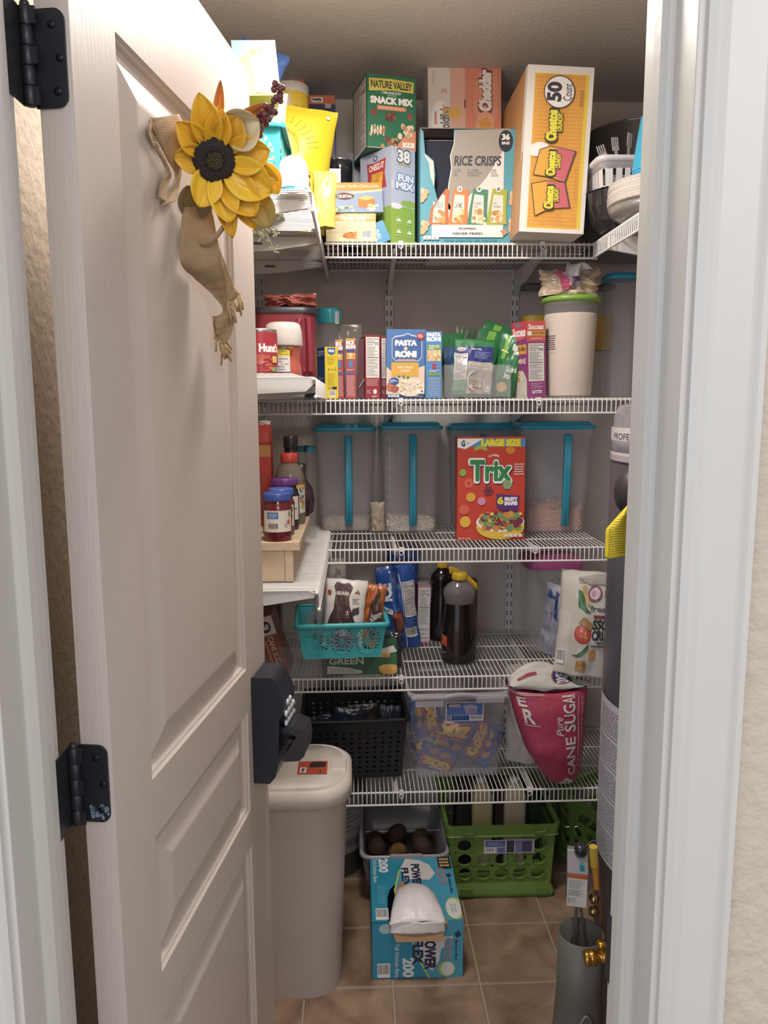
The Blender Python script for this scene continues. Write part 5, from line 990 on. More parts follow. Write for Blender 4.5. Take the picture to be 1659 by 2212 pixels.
a = Art(cyl(0, 0, ww / 2 * 1.11, hh_ * .6, hh_ * .88, -110, -30), .35); a.poly([(0, .3), (1, .5), (1, .95), (0, .8)], '#b5303c'); a.text('ESTA', .1, .48, .9, .8, '#f0e8e4', .04); a.done(o, 'printed_label')
xx, ww, hh_ = fit(540, 590, 914, 1.90, ZJ)
o = carton('peanut_butter_tub', 'tall red and tan square tub with a red cap beside the door edge', 'tub', xx - .005, 1.90, ZJ, ww, .06, hh_ * .80, col='#c9342c', bevel=.006, front=lambda a: (a.rect(.02, .02, .98, .62, '#c9342c'), a.rect(.55, .1, .62, .6, '#7a5a5c'), a.rect(.70, .18, .78, .3, '#2c2420'), a.rect(.0, .84, 1, .98, '#c98a44'), a.lines(.85, .1, .95, .6, 20, '#8a1f20')))
MB().rings([rrect(ww * .96, .058, .008, hh_ * .805, cy=.03), rrect(ww * .96, .058, .008, hh_ * .97, cy=.03), rrect(ww * .9, .054, .008, hh_ * .98, cy=.03)], mat('#cf362e', .35)).build('cap', o)
bag('paper_scrap', 'small white crumpled paper lying on the red tub cap', 'paper', (xx + .008, 1.925, ZJ + hh_ * .982), .03, .010, .02, mat('#d8d0c8', .6), seed=71, base=.3)
o = empty('vinegar_bottle', 'dark round-bellied bottle half hidden behind the juice bottle', 'bottle', (at(652, 1090, 2.06).x, 2.06, ZJ)); MB().lathe([(.02, 0), (.032, .01), (.036, .04), (.030, .075), (.012, .10), (.011, .125)], mat('#3c2430', .12), seg=32).build('bottle_body', o); MB().lathe([(.013, .118), (.013, .14), (.001, .141)], mat('#2a2228', .3), seg=20, cap1=False).build('cap', o)
# ================================================================ fourth shelf
Z4 = SZ[3]
def ybot(px, py, Z): return atz(px, py, Z).y
# turquoise basket of snack bags standing on the green tea box
Y0 = 2.085
xx, ww, hh_ = fit(706, 858, 1385, Y0, Z4)
def gt(a):
    a.rect(0, 0, 1, 1, '#24532f'); a.poly([(.55, 0), (1, 0), (1, .8), (.7, .5)], '#2f6a3c'); a.text('GREEN', .03, .34, .52, .56, '#c9d8c4', .03); a.poly([(0, .03), (.50, .03), (.50, .12), (.35, .22), (.0, .30)], '#c4bdb4'); a.text('100 TEA BAGS - THEANINE', .04, .15, .42, .2, '#4a5a4a', .01); a.text('NET WT 7.05 OZ (200g)', .04, .06, .40, .12, '#4a5a4a', .02)
    a.ell(.88, .22, .14, .26, '#e8a33c', 24, 180, 360); a.ell(.88, .23, .14, .10, '#f0bc5c', 24); a.rect(.70, .56, .90, .72, '#e9a83c'); a.poly([(.72, .72), (.86, .68), (1, .74), (.95, .95), (.8, .85), (.70, .84)], '#e9e2d4')
htb = fit(706, 858, 1428, Y0, Z4)[2]
hT = fit(706, 858, 1430, Y0 + .01, Z4)[2]
xg = xx
o = carton('tea_box', 'dark green tea box reading GREEN under the turquoise basket', 'tea box', xx, Y0 + .010, Z4 + .002, ww, .13, at(740, 1426, 1.955).z - Z4 - .004, col='#24532f', front=gt)
zb = Z4 + .002
# basket sits in front edge of the shelf deck, overhanging the tea box front
Yb = 1.955; pa = at(652, 1428, Yb); pb = at(826, 1424, Yb); Hb = at(740, 1350, Yb).z - at(740, 1426, Yb).z
wb = at(836, 1350, Yb).x - at(633, 1350, Yb).x
BZ = at(740, 1426, Yb).z; print('basket z', BZ, Z4)
basket('turquoise openwork basket of snack bags on the fourth shelf, left of the blue bag', wb - .012, .20, Hb, ((at(633, 1350, Yb).x + at(836, 1350, Yb).x) / 2, Yb + .105, BZ), 3, TEAL, stars=(3, 2), tap=.88)
xb = (at(633, 1350, Yb).x + at(836, 1350, Yb).x) / 2
xt = at(668, 1455, 2.15)
mb = MB(); mb.rings([rrect(.12, .20, .01, 0), rrect(.125, .205, .01, hT * .45), rrect(.13, .21, .01, BZ - Z4 - .006)], CLEARER); o = empty('plastic_tray', 'shallow clear plastic box left of the green tea box', 'tray', (xt.x - .02, 2.19, Z4 + .002)); mb.build('tray_body', o)
def bear(a):
    a.rect(.04, .02, .96, .98, '#e0d8d2', 14, 14); a.poly([(.18, .02), (.92, .02), (.80, .35), (.62, .62), (.60, .80), (.66, .90), (.56, .97), (.40, .94), (.26, .97), (.20, .90), (.26, .80), (.22, .60), (.08, .35)], '#4a2c28')
    a.text('BEARS', .28, .78, .57, .83, '#d9cfc8', .04); a.lines(.3, .50, .55, .70, 7, '#6a4a42', 3); a.rect(.1, .02, .88, .20, '#8a3050', 12, 3); a.text('TRIPLE BERRY', .18, .20, .78, .27, '#d9a0a8', .03); a.text('22g', .15, .08, .35, .15, '#e0a03c', .03); a.poly([(.70, .82), (.78, .86), (.86, .80)], '#9a5a4c'); a.lines(.68, .66, .85, .75, 3, '#8a807c'); a.poly([(.66, .50), (.86, .52), (.84, .62), (.68, .60)], '#4a4044'); a.ell(.1, .8, .05, .04, '#b5302c')
bag('snack_bag', 'white and brown bag reading TRIPLE BERRY in the turquoise basket', 'snack bag', (at(738, 1352, 2.04).x, 2.04, BZ + .008), .115, at(740, 1252, 2.04).z - BZ - .008, .05, mat('#dcd4ce', .35), (-2, 5, 0), 81, front=bear, base=.3)
def org(a): a.poly([(.3, .3), (.9, .2), (.95, .55), (.7, .95), (.45, .7)], '#4a2c22'); a.text('Kodiak', .5, .45, .92, .55, '#e9dfd4', .04, rot=90, shear=.2)
bag('snack_bag', 'orange and brown bag right of the berry bag in the turquoise basket', 'snack bag', (at(797, 1352, 2.06).x, 2.06, BZ + .008), .065, at(800, 1262, 2.06).z - BZ - .008, .05, mat('#c4621f', .3, vary=.25, c2='#8a3f18', cs=12), (-2, 6, -10), 82, wob=.012, front=org, base=.3)
bag('snack_bag', 'small grey and white bag at the left inside the turquoise basket', 'snack bag', (at(706, 1352, 2.10).x, 2.10, BZ + .008), .06, at(706, 1232, 2.10).z - BZ - .05, .03, mat('#c9c0ba', .35, c2='#7a6a72', cs=12), (-2, -3, 0), 83, base=.3)
cbox('paper_carton', 'pale floral carton standing behind the berry bag', 'carton', 700, 748, 1214, 2.30, Z4, .06, 'c', 0, col='#b3aaa4', front=lambda a: (a.rect(.05, .5, .95, .95, '#bdb4ae'), a.bits(.5, .55, .95, .95, 22, ['#8a807c', '#9a908c'], .05, 3, .6), a.rect(.05, .35, .95, .48, '#c9c0b8')))
# cane sugar box leaning
def cs_(a):
    a.rect(0, 0, 1, 1, '#8a4432'); a.rect(0, .70, 1, 1, '#d9cfc4'); a.ell(.5, .83, .3, .10, '#3c2430', 24); a.text('C&H', .32, .79, .68, .87, '#e6ded6', .06, rot=-90); a.rect(0, .685, 1, .70, '#c9a88c'); a.text('CANE SUGAR', .42, .08, .72, .66, '#d9b8a4', .02, rot=-90); a.rect(.25, .15, .30, .62, '#c49a84'); a.rect(.14, .15, .25, .62, '#9a5442')
xx, ww, hh_ = fit(566, 606, 1310, 2.06, Z4)
carton('sugar_box', 'leaning brown and white cane sugar box just right of the door edge', 'sugar box', at(608, 1455, 2.10).x, 2.10, Z4 + .004, .052, .11, .175, ry=-17, rz=0, col='#8a4432', front=cs_)
cbox('carton', 'dark grey carton standing behind the leaning sugar box', 'carton', 572, 606, 1290, 2.36, Z4, .06, 'c', 0, col='#4a4446', front=lambda a: a.lines(.1, .1, .9, .9, 9, '#6a6466'))
# blue bag
yb_ = ybot(860, 1408, Z4)
def blu(a):
    a.poly([(.60, .0), (.62, .0), (.60, .4), (.62, .72), (.60, .9), (.58, .9), (.59, .6)], '#dfe6f2'); a.facts(.63, .38, .97, .80, '140'); a.lines(.64, .26, .95, .36, 4, '#5a86d0'); a.bars(.62, .13, .93, .25, 12)
    a.text('ICE', .06, .60, .34, .82, '#e6ecf6', .06, rot=90, shear=.2); a.poly([(.06, .50), (.32, .42), (.34, .48), (.08, .56)], '#e6e2e4'); a.text('MIX', .1, .47, .28, .51, '#3a5aa0', .03); a.ell(.45, .34, .16, .14, '#5c3226', 18); a.ell(.47, .33, .10, .09, '#8a5240', 14); a.ell(.42, .42, .13, .03, '#c4563c', 12)
bag('snack_bag', 'tall glossy blue foil bag standing behind the right end of the turquoise basket', 'snack bag', (at(868, 1408, yb_ + .03).x, yb_ + .05, Z4 + .003), .125, .262, .085, mat('#1d55b8', .2, vary=.15, c2='#163c8c', cs=9), (-2, -5, 6), 84, wob=.009, front=blu, base=.22)
bag('foil_bag', 'navy foil bag top folded over behind the blue bag', 'bag', (at(862, 1225, 2.40).x, 2.42, Z4 + .01), .10, .30, .04, mat('#16337a', .2, c2='#2a5ac0', cs=12), (-4, 4, 0), 85, wob=.016, base=.3)
bag('snack_bag', 'dark foil bag low between the turquoise basket and the blue bag', 'snack bag', (at(852, 1390, 2.13).x, 2.16, Z4 + .003), .05, .10, .05, mat('#1c1e2c', .25), (0, 0, 0), 86, base=.3)
# pink and white box
Yp = ybot(915, 1388, Z4)
cbox('drink_mix_box', 'slim white box with pink ends and a nutrition panel beside the blue bag', 'box', 902, 928, 1266, Yp, Z4, .12, 'c', 0, ry=.8, col='#c9709a', front=lambda a: (a.rect(0, 0, 1, 1, '#d98ab0'), a.rect(0, .03, 1, .97, '#e0d8d8'), a.facts(.05, .3, .97, .95, '110'), a.lines(.1, .05, .9, .28, 3, '#b5acac')), top=lambda a: a.rect(0, 0, 1, 1, '#a89a98'))
# syrup bottles
def syrup(label, px0, px1, pyt, pyb, full, lab):
    Y = ybot((px0 + px1) / 2, pyb, Z4); xx, ww, hh_ = fit(px0, px1, pyt, Y, Z4); r = ww / 2; o = empty('syrup_bottle', label, 'syrup bottle', (xx, Y + r * .7, Z4 + .003), group=None)
    P = [(.86, 0), (.98, .02), (1, .06), (1, .30), (.93, .42), (.86, .55), (.80, .66), (.86, .72), (.92, .77), (.88, .82), (.66, .87), (.40, .905), (.36, .93)]
    lv = .93 if full else .68
    SY = mat('#150b0c', .12, spec=.6); cl = mat('#8d8586', .15, alpha=.6)
    a = [(q * r, z * hh_) for q, z in P if z <= lv]
    MB().lathe(a, SY, seg=44, sy=.72).build('bottle_body', o)
    if not full: MB().lathe([(q * r, z * hh_) for q, z in P if z >= .66], cl, seg=44, sy=.72, cap0=False).build('clear_neck', o)
    c_ = MB(); c_.lathe([(r * .42, hh_ * .925), (r * .43, hh_ * .93), (r * .42, hh_ * .985), (r * .36, hh_), (.001, hh_)], mat('#e3b81e', .3), seg=32, cap1=False)
    for i in range(26): an = 2 * PI * i / 26; c_.tube([(r * .43 * math.cos(an), r * .43 * math.sin(an), hh_ * .93), (r * .42 * math.cos(an), r * .42 * math.sin(an), hh_ * .98)], .0008, mat('#d9ab18', .3), 4)
    c_.build('cap', o)
    if lab:
        f = lambda u, v, of: ((r + of) * math.cos(R(-178 + 45 * u)), (r + of) * .72 * math.sin(R(-178 + 45 * u)), hh_ * (.10 + .22 * v)); b = Art(f, .3); b.rect(0, .45, .9, .95, '#c9392c', 8); b.ell(.4, .8, .3, .2, '#e8b83c', 14); b.text('B', .3, .7, .5, .9, '#8a3a1c', .04); b.poly([(0, .4), (.9, .3), (.85, .45), (0, .55)], '#e8b83c'); b.text('Butter', .3, .08, .8, .16, '#b5aaa8', .02); b.done(o, 'printed_label')
    return o
b1 = syrup('dark syrup bottle with a yellow cap standing further back, full to the neck', 930, 985, 1218, 1388, True, False)
b2 = syrup('nearer dark syrup bottle with a yellow cap and clear half-empty neck', 957, 1034, 1244, 1438, False, True)
t_ = at(975, 1240, 2.24); mb = MB(); mb.grid(lambda u, v: (u * .085, .0 + .01 * math.sin(u * 3), .030 - .055 * u ** 1.5 + (v - .5) * .022), 14, 3, mat('#e0ad1c', .35)); tag(mb.build('paper_tag', None, (t_.x - .006, t_.y, t_.z - .018), solid=.0008), 'yellow paper tag hung on the rear syrup bottle neck', 'tag')
cbox('carton', 'flat brown carton behind the nearer syrup bottle', 'carton', 985, 1031, 1254, 2.36, Z4, .04, 'c', 0, col='#6b4a38')
# pink-lid canister, blue-white bag, crouton bag
xx, ww, hh_ = fit(1140, 1262, 1213, 2.25, Z4)
o = empty('food_container', 'wide clear container with a pink lid behind the crouton bag', 'food container', (xx, 2.335, Z4 + .002))
MB().rings([rrect(ww * .84, .15, .03, 0), rrect(ww * .96, .155, .03, hh_ * .88), rrect(ww * .97, .155, .03, hh_ * .9)], CLEARER).build('clear_body', o); MB().rings([rrect(ww, .16, .03, hh_ * .90), rrect(ww * 1.02, .162, .03, hh_ * .97), rrect(ww * .95, .155, .03, hh_)], mat('#a8407c', .35)).build('lid', o)
Yc = ybot(1185, 1415, Z4)
def wb_(a): a.poly([(.55, .55), (.7, .5), (.6, .9), (.45, .92)], '#26407c'); a.lines(.15, .35, .5, .62, 9, '#6a6e8c', 4, .4, .1); a.rect(.2, .18, .35, .26, '#8a8890', 2, 2); a.ell(.2, .86, .1, .06, '#2f5aa8'); a.text('baker', .15, .8, .5, .88, '#26407c', .02)
bag('snack_bag', 'white bag with navy lettering squeezed left of the crouton bag', 'snack bag', (at(1190, 1415, Yc).x, Yc + .02, Z4 + .003), .085, .215, .05, mat('#b9b6c4', .35, c2='#8f8ca4', cs=8), (-2, 7, -38), 87, wob=.008, front=wb_, base=.3)
yk = 2.035
def cr_(a):
    a.rect(.03, .01, .97, .99, '#cbc2b6', 20, 20); a.rect(.0, .02, .20, .60, '#d3cbc0', 3, 12)
    a.ell(.45, .415, .16, .095, '#c23a2a', 30); a.ell(.45, .415, .14, .08, '#d0503a', 26); a.bits(.37, .38, .53, .45, 10, ['#e8a06c', '#f0c08a'], .02, 5, .5)
    a.text('SSOL', .62, .47, 1.0, .56, '#33383c', .05); a.text('CRUN', .62, .37, 1.0, .46, '#33383c', .05); a.text('MADE', .72, .335, .96, .355, '#4a4e50', .04); a.text('FRENCH', .62, .30, .98, .32, '#4a4e50', .04); a.rect(.62, .575, .95, .605, '#8a3c34', 4); a.text('fresh', .56, .64, .9, .69, '#5a5c5a', .02)
    a.poly([(.26, .20), (.36, .21), (.44, .25), (.5, .29), (.58, .34), (.55, .27), (.5, .24), (.44, .20), (.36, .185)], '#3f6a3a'); a.poly([(.30, .84), (.34, .68), (.48, .62), (.58, .62), (.5, .66), (.46, .74), (.38, .82)], '#3f6a3a')
    a.poly([(.36, .06), (.54, .055), (.56, .15), (.38, .16)], '#c08a44'); a.bits(.38, .07, .54, .15, 12, ['#d9a85c', '#a87434'], .02, 3, .6); a.poly([(.58, .17), (.72, .20), (.70, .28), (.60, .27)], '#c08a44'); a.poly([(.34, .52), (.58, .46), (.62, .52), (.44, .58)], '#a87c44')
    a.ell(.62, .80, .13, .075, '#8a4a64', 22, rot=30); a.ell(.62, .80, .10, .055, '#d9b8c0', 20, rot=30); a.ell(.61, .80, .05, .03, '#b58a98', 14, rot=30); a.poly([(.36, .86), (.42, .88), (.56, .70), (.52, .68)], '#c9a45c'); a.poly([(.78, .84), (.92, .86), (.95, .78), (.88, .72), (.8, .78)], '#a89468'); a.bars(.03, .1, .15, .24, 7, horiz=False); a.lines(.3, .9, .6, .95, 2, '#8a847c')
    a.poly([(.3, .95), (.95, 1.0), (.97, .9), (.5, .88)], '#a39b92')
xk = (at(1207, 1455, yk).x + at(1318, 1455, yk).x) / 2
bag('crouton_bag', 'cream crouton bag with a tomato slice and onion ring, leaning at the right end', 'snack bag', (xk, yk + .03, Z4 + .004), .158, .296, .075, mat('#b8afa3', .4), (-3, 3, -14), 88, wob=.008, front=cr_, base=.2)
# ================================================================ lowest shelf
Z5 = SZ[4]
# black openwork basket with dim wrapped packets
yb1 = ybot(800, 1690, Z5); xa = at(668, 1688, yb1).x; xc_ = at(868, 1684, yb1).x; BK = mat('#15161e', .4, vary=.3); W_ = at(878, 1545, yb1).x - at(652, 1560, yb1).x; Hk = at(780, 1560, yb1).z - Z5
ob = empty('storage_basket', 'black openwork basket holding dark wrapped packets behind the trash can', 'basket', (at(765, 1600, yb1).x, yb1 + .135, Z5 + .004), (0, 0, R(2)))
Dk = .25; mb = MB(); kt = .90
c = [(-W_ / 2, -Dk / 2), (W_ / 2, -Dk / 2), (W_ / 2, Dk / 2), (-W_ / 2, Dk / 2)]
for i in range(4):
    (x0, y0), (x1, y1) = c[i], c[(i + 1) % 4]
    f = lambda u, v: ((x0 + (x1 - x0) * u) * (kt + (1 - kt) * v), (y0 + (y1 - y0) * u) * (kt + (1 - kt) * v), v * Hk)
    q = lambda a, b, c_, d: mb.add([f(a, b), f(c_, b), f(c_, d), f(a, d)], [(0, 1, 2, 3)], BK)
    q(0, 0, 1, .06); q(0, .80, 1, 1); q(0, .06, .03, .8); q(.97, .06, 1, .8); nn, mm = (12, 9) if i % 2 == 0 else (10, 9)
    for a in range(nn):
        for b in range(mm):
            u0, v0, u1, v1 = .03 + .94 * a / nn, .06 + .74 * b / mm, .03 + .94 * (a + 1) / nn, .06 + .74 * (b + 1) / mm; cu, cv = (u0 + u1) / 2, (v0 + v1) / 2; s_ = .62 if (a + b) % 2 else .42
            out = [(u0, v0), (cu, v0), (u1, v0), (u1, cv), (u1, v1), (cu, v1), (u0, v1), (u0, cv)]; hu, hv = (u1 - u0) / 2 * s_, (v1 - v0) / 2 * s_
            inn = [(cu - hu * .5, cv - hv * .5), (cu, cv - hv), (cu + hu * .5, cv - hv * .5), (cu + hu, cv), (cu + hu * .5, cv + hv * .5), (cu, cv + hv), (cu - hu * .5, cv + hv * .5), (cu - hu, cv)]
            mb.add([f(*p) for p in out + inn], [(k, (k + 1) % 8, 8 + (k + 1) % 8, 8 + k) for k in range(8)], BK)
mb.add([(x * kt, y * kt, .001) for x, y in c], [(0, 1, 2, 3)], BK)
mb.build('basket_wall', ob, solid=.002)
MB().rings([rrect(W_, Dk, .012, Hk), rrect(W_ + .014, Dk + .014, .016, Hk + .001), rrect(W_ + .016, Dk + .016, .016, Hk - .01)], BK, False, False).build('rim', ob, solid=.002)
rr = random.Random(8); n_ = 0
for (px, py, w, h, c1, ry) in ((705, 1600, .09, .16, '#26304c', -8), (745, 1600, .10, .17, '#33405c', 6), (790, 1600, .11, .175, '#4a3c38', -4), (835, 1600, .07, .185, '#3c4454', 4), (770, 1620, .09, .08, '#8a6a3c', 60), (815, 1640, .08, .07, '#243c7c', -50), (730, 1650, .08, .06, '#1f2f5c', 20)):
    p = at(px, py, yb1 + .09 + .02 * (n_ % 3))
    bag('wrapped_packet', ['navy wrapped packet at the left inside the black basket', 'slate blue wrapped packet second from the left in the black basket', 'brown wrapped packet in the middle of the black basket', 'grey wrapped packet at the right inside the black basket', 'gold striped packet seen through the black basket wall', 'blue packet low at the right inside the black basket', 'navy packet low at the left inside the black basket'][n_], 'packet', (p.x, p.y, Z5 + .012 + (.05 if abs(ry) > 40 else 0)), w, h, .035, mat(c1, .2, vary=.3), (-4, ry, 0), 90 + n_, wob=.01, base=.3); n_ += 1
# clear bin with snack packs
yb2 = ybot(985, 1688, Z5); x0 = at(886, 1520, yb2).x; x1 = at(1098, 1512, yb2).x; Wc = x1 - x0; Hc = at(990, 1500, yb2).z - Z5; Dc = .24
oc = empty('storage_bin', 'large clear plastic bin full of small blue cookie snack packs', 'bin', ((x0 + x1) / 2, yb2 + Dc / 2 + .01, Z5 + .004), (0, 0, R(1)))
CB = mat('#d4d0dc', .18, alpha=.14); mb = MB(); kk = .88
mb.rings([rrect(Wc * kk, Dc * kk, .02, .0), rrect(Wc * kk, Dc * kk, .02, .003), rrect(Wc * .99, Dc * .99, .025, Hc * .93), rrect(Wc * .965, Dc * .965, .022, Hc * .93), rrect(Wc * kk * .98, Dc * kk * .97, .02, .006)], CB, True, True); mb.build('bin_wall', oc)
rm = MB(); RB = mat('#cfc9d0', .22, alpha=.8); rm.rings([rrect(Wc * .99, Dc * .99, .025, Hc * .92), rrect(Wc * 1.05, Dc * 1.06, .03, Hc * .925), rrect(Wc * 1.06, Dc * 1.07, .03, Hc * .98), rrect(Wc * 1.0, Dc * 1.0, .026, Hc * .985)], RB, False, False)
ft = -Dc / 2 - .010
rm.rings([[(x, ft - .004, z + dz) for x, z in ()] or [(x, ft - .002, Hc * .93 + dz), (x, ft - .008, Hc * .93 + dz), (x, ft - .008, Hc * .985 + dz), (x, ft - .002, Hc * .985 + dz)] for x, dz in [(-Wc * .5 + Wc * i / 24, .007 * math.sin(PI * max(0, min(1, (i - 8) / 9)))) for i in range(25)]], RB)
rm.build('rim', oc); lt = MB(); lt.box(-Wc * .46, -Wc * .17, ft - .010, ft + .002, Hc * .86, Hc * .925, RB); lt.box(Wc * .16, Wc * .45, ft - .010, ft + .002, Hc * .89, Hc * .955, RB); lt.build('handle', oc, bevel=.002)
yf_ = lambda v: -Dc / 2 * (kk + (.99 - kk) * v / .93) - .001
A0 = Art(lambda u, v, of: ((-.14 + .39 * u) * Wc, yf_(.66 + .22 * v) - of - .001, Hc * (.66 + .22 * v)), .25)
A0.rect(0, 0, 1, 1, '#e6e2e6'); A0.rect(.03, .32, .97, .96, '#5a78c4'); A0.poly([(.03, .96), (.5, .96), (.03, .7)], '#26305c'); A0.rect(.03, .04, .62, .30, '#2a4a94'); A0.rect(.07, .76, .38, .90, '#e6dede'); A0.text('Rubbermaid', .09, .79, .36, .87, '#b5303c', .03); A0.poly([(.45, .8), (.62, .88), (.84, .8), (.80, .38), (.56, .38)], '#b9b4d0'); A0.ell(.68, .52, .12, .14, '#a888b8'); A0.text('15', .06, .1, .16, .25, '#dfe4f0', .04); A0.lines(.2, .1, .55, .26, 3, '#6a86c4'); A0.bars(.64, .05, .96, .29, 9); A0.done(oc, 'product_label')
def coo(a):
    a.rect(.05, .05, .95, .95, '#24509c', 10, 10); a.poly([(.06, .40), (.94, .40), (.94, .90), (.06, .90)], '#d03a2c'); a.text('OOZ', .14, .52, .84, .80, '#e3b340', .10, out='#4a2a1c', ow=.04); a.text('MINI', .3, .82, .6, .88, '#f0ece6', .03); a.ell(.35, .25, .14, .12, '#c9803c', 12); a.ell(.65, .22, .12, .10, '#c9803c', 12)
PK = mat('#24509c', .18, vary=.3)
pos = [(920, 1545, 80, .12, .0), (975, 1590, 12, .155, .02), (930, 1620, -20, .11, .03), (1045, 1590, -70, .10, .0), (1040, 1640, -60, .13, .02), (995, 1655, 5, .11, .03), (945, 1660, 200, .12, .02), (985, 1625, 150, .12, .07), (1020, 1585, 30, .09, .08)]
lab9 = ['upright at the upper left', 'with bold lettering in the middle', 'low at the left under the lettering', 'small one at the upper right', 'tilted steeply at the right side', 'low in the middle near the front', 'upside down at the lower left', 'deep in the middle behind others', 'deep at the top right']
for i, (px, py, ry, w, dy) in enumerate(pos):
    Yq = yb2 + .045 + dy + .012 * (i % 2); p = at(px, py, Yq); h = w * .72
    off = Matrix.Rotation(R(ry), 3, 'Y') @ Vector((0, 0, h / 2)); z = max(p.z - off.z, Z5 + .030 + max(0, -off.z) + w * .5 * abs(math.sin(R(ry))) * .6)
    bag('snack_pack', 'blue cookie snack pack in the clear bin, ' + lab9[i], 'snack pack', (p.x - off.x, Yq, z), w, h, .022, PK, (-3, ry, 0), 100 + i, wob=.008, base=.35, front=coo)
# sugar sack
ys = 2.02; SG = mat('#ad2c4a', .5, vary=.12, c2='#c23a58', cs=5, bump=.25, bscale=30)
sk = empty('sugar_bag', 'big crimson paper sack reading CANE SUGAR on the lowest shelf', 'sugar bag', (at(1225, 1715, ys).x, ys, Z5 + .0))
def X_(px, py): return at(px, py, ys).x - sk.location.x
def Zs(py): return at(1200, py, ys).z - Z5
prof = [(1712, 1205, 1252), (1700, 1190, 1262), (1675, 1172, 1268), (1640, 1148, 1272), (1600, 1134, 1276), (1560, 1122, 1278), (1530, 1114, 1281), (1505, 1107, 1284), (1492, 1103, 1284)]
def sack(u, v, of=0, back=False):
    t = v * (len(prof) - 1); i = min(int(t), len(prof) - 2); f = t - i; py = prof[i][0] + (prof[i + 1][0] - prof[i][0]) * f; a = prof[i][1] + (prof[i + 1][1] - prof[i][1]) * f; b = prof[i][2] + (prof[i + 1][2] - prof[i][2]) * f
    xa_, xb_ = X_(a, py), X_(b, py); z = Zs(py); hw = (xb_ - xa_) / 2; th = .070 * min(1, .35 + v * 1.6) * (1 - .35 * max(0, v - .7) / .3)
    an = PI * u; x = (xa_ + xb_) / 2 - hw * math.cos(an); y = th * (math.sin(an) ** .7)
    nz = .0035 * noise.noise(Vector((u * 5, v * 7, 3))) + .0018 * noise.noise(Vector((u * 14, v * 16, 8)))
    z2 = z + (.020 * math.sin(PI * u) * -1) * max(0, v - .8) / .2 if not back else z
    return (x, (.075 - y - nz - of) if not back else .075 + y * .9, max(z2, .006) if v < .3 else z2)
mb = MB(); mb.grid(lambda u, v: sack(u, v), 32, 36, SG); mb.grid(lambda u, v: sack(1 - u, v, 0, True), 24, 36, SG); mb.build('sack_body', sk)
a = Art(lambda u, v, of: sack(u, v, of + .0008), .4, .035)
a.poly([(.30, .01), (.72, .005), (.80, .06), (.55, .17), (.42, .08)], '#cfc8be'); a.poly([(.48, .06), (.56, .12), (.6, .05)], '#4a4648'); a.text('CANE SUGAR', .58, .20, .70, .93, '#e6dcd4', .02, rot=90); a.text('Pure', .50, .52, .57, .66, '#dcc8c4', .02, rot=90, shear=.3); a.rect(.735, .28, .745, .86, '#dcc0bc', 1, 12); a.text('GRANULATED WHITE', .775, .28, .815, .84, '#d99aa4', .01, rot=90)
a.text('E', .17, .74, .27, .84, '#e6dcd4', .03); a.text('R', .20, .60, .32, .72, '#e6dcd4', .03); a.rect(.18, .585, .36, .593, '#dcc0bc', 3)
for k, (v, c_) in enumerate(((.955, '#c9bfb4'), (.925, '#b03a4c'), (.90, '#c4b8ac'))): a.poly([(.03, v), (.22, v - .03), (.45, v + .02), (.45, v + .045), (.22, v - .005), (.03, v + .025)], c_)
a.done(sk, 'printed_front')
tp = MB(); IM = mat('#cfc9bf', .55, bump=.2, bscale=40)
def top_(u, v):
    x = X_(1106, 1492) + (X_(1284, 1492) - X_(1106, 1492)) * u; b = .012 + .05 * v
    hgt = Zs(1492) + .006 + (Zs(1455) - Zs(1492)) * (math.sin(PI * min(1, u * 1.15)) ** .7) * v ** .6 * (1.25 - .5 * u) + .007 * noise.noise(Vector((u * 6, v * 4, 2)))
    return (x, b * (.7 + .3 * math.sin(PI * u)) + .02, hgt - .018 * math.sin(PI * u) * (1 - v))
tp.grid(top_, 26, 14, IM); tpo = tp.build('folded_top', sk, solid=.0008)
a = Art(lambda u, v, of: tuple(Vector(top_(u, v)) + Vector((0, -of * 2, of * 2))), .4, .04); a.ell(.66, .42, .13, .30, '#b04a5c', 20, rot=-12); a.ell(.66, .42, .11, .26, '#26306c', 20, rot=-12); a.text('DIXIE', .59, .2, .73, .6, '#e3dcd8', .04, rot=90); a.bits(.6, .7, .7, .85, 5, ['#d9647c', '#e88a9c'], .03, 3, 1.5); a.poly([(.1, .3), (.35, .45), (.34, .55), (.1, .42)], '#b03a4c'); a.done(tpo, 'printed_front')
bag('sugar_bag_twin', 'rumpled white red and blue sugar sack top behind the crimson one', 'sugar bag', (at(1150, 1500, 2.25).x, 2.27, Z5 + .004), .16, at(1150, 1440, 2.25).z - Z5, .10, mat('#cfc8c0', .5, c2='#b9a8a4', cs=10), (0, 0, 0), 120, wob=.014, base=.3, front=lambda a: (a.ell(.5, .80, .26, .07, '#26306c', 20), a.poly([(.1, .88), (.3, .72), (.34, .74), (.14, .92)], '#b03a4c'), a.poly([(.7, .72), (.92, .86), (.9, .9), (.66, .76)], '#b03a4c'), a.text('DIXIE', .36, .775, .64, .825, '#e3dcd8', .04)))
bpy.data.objects['sugar_bag_twin'].name = 'sugar_bag'
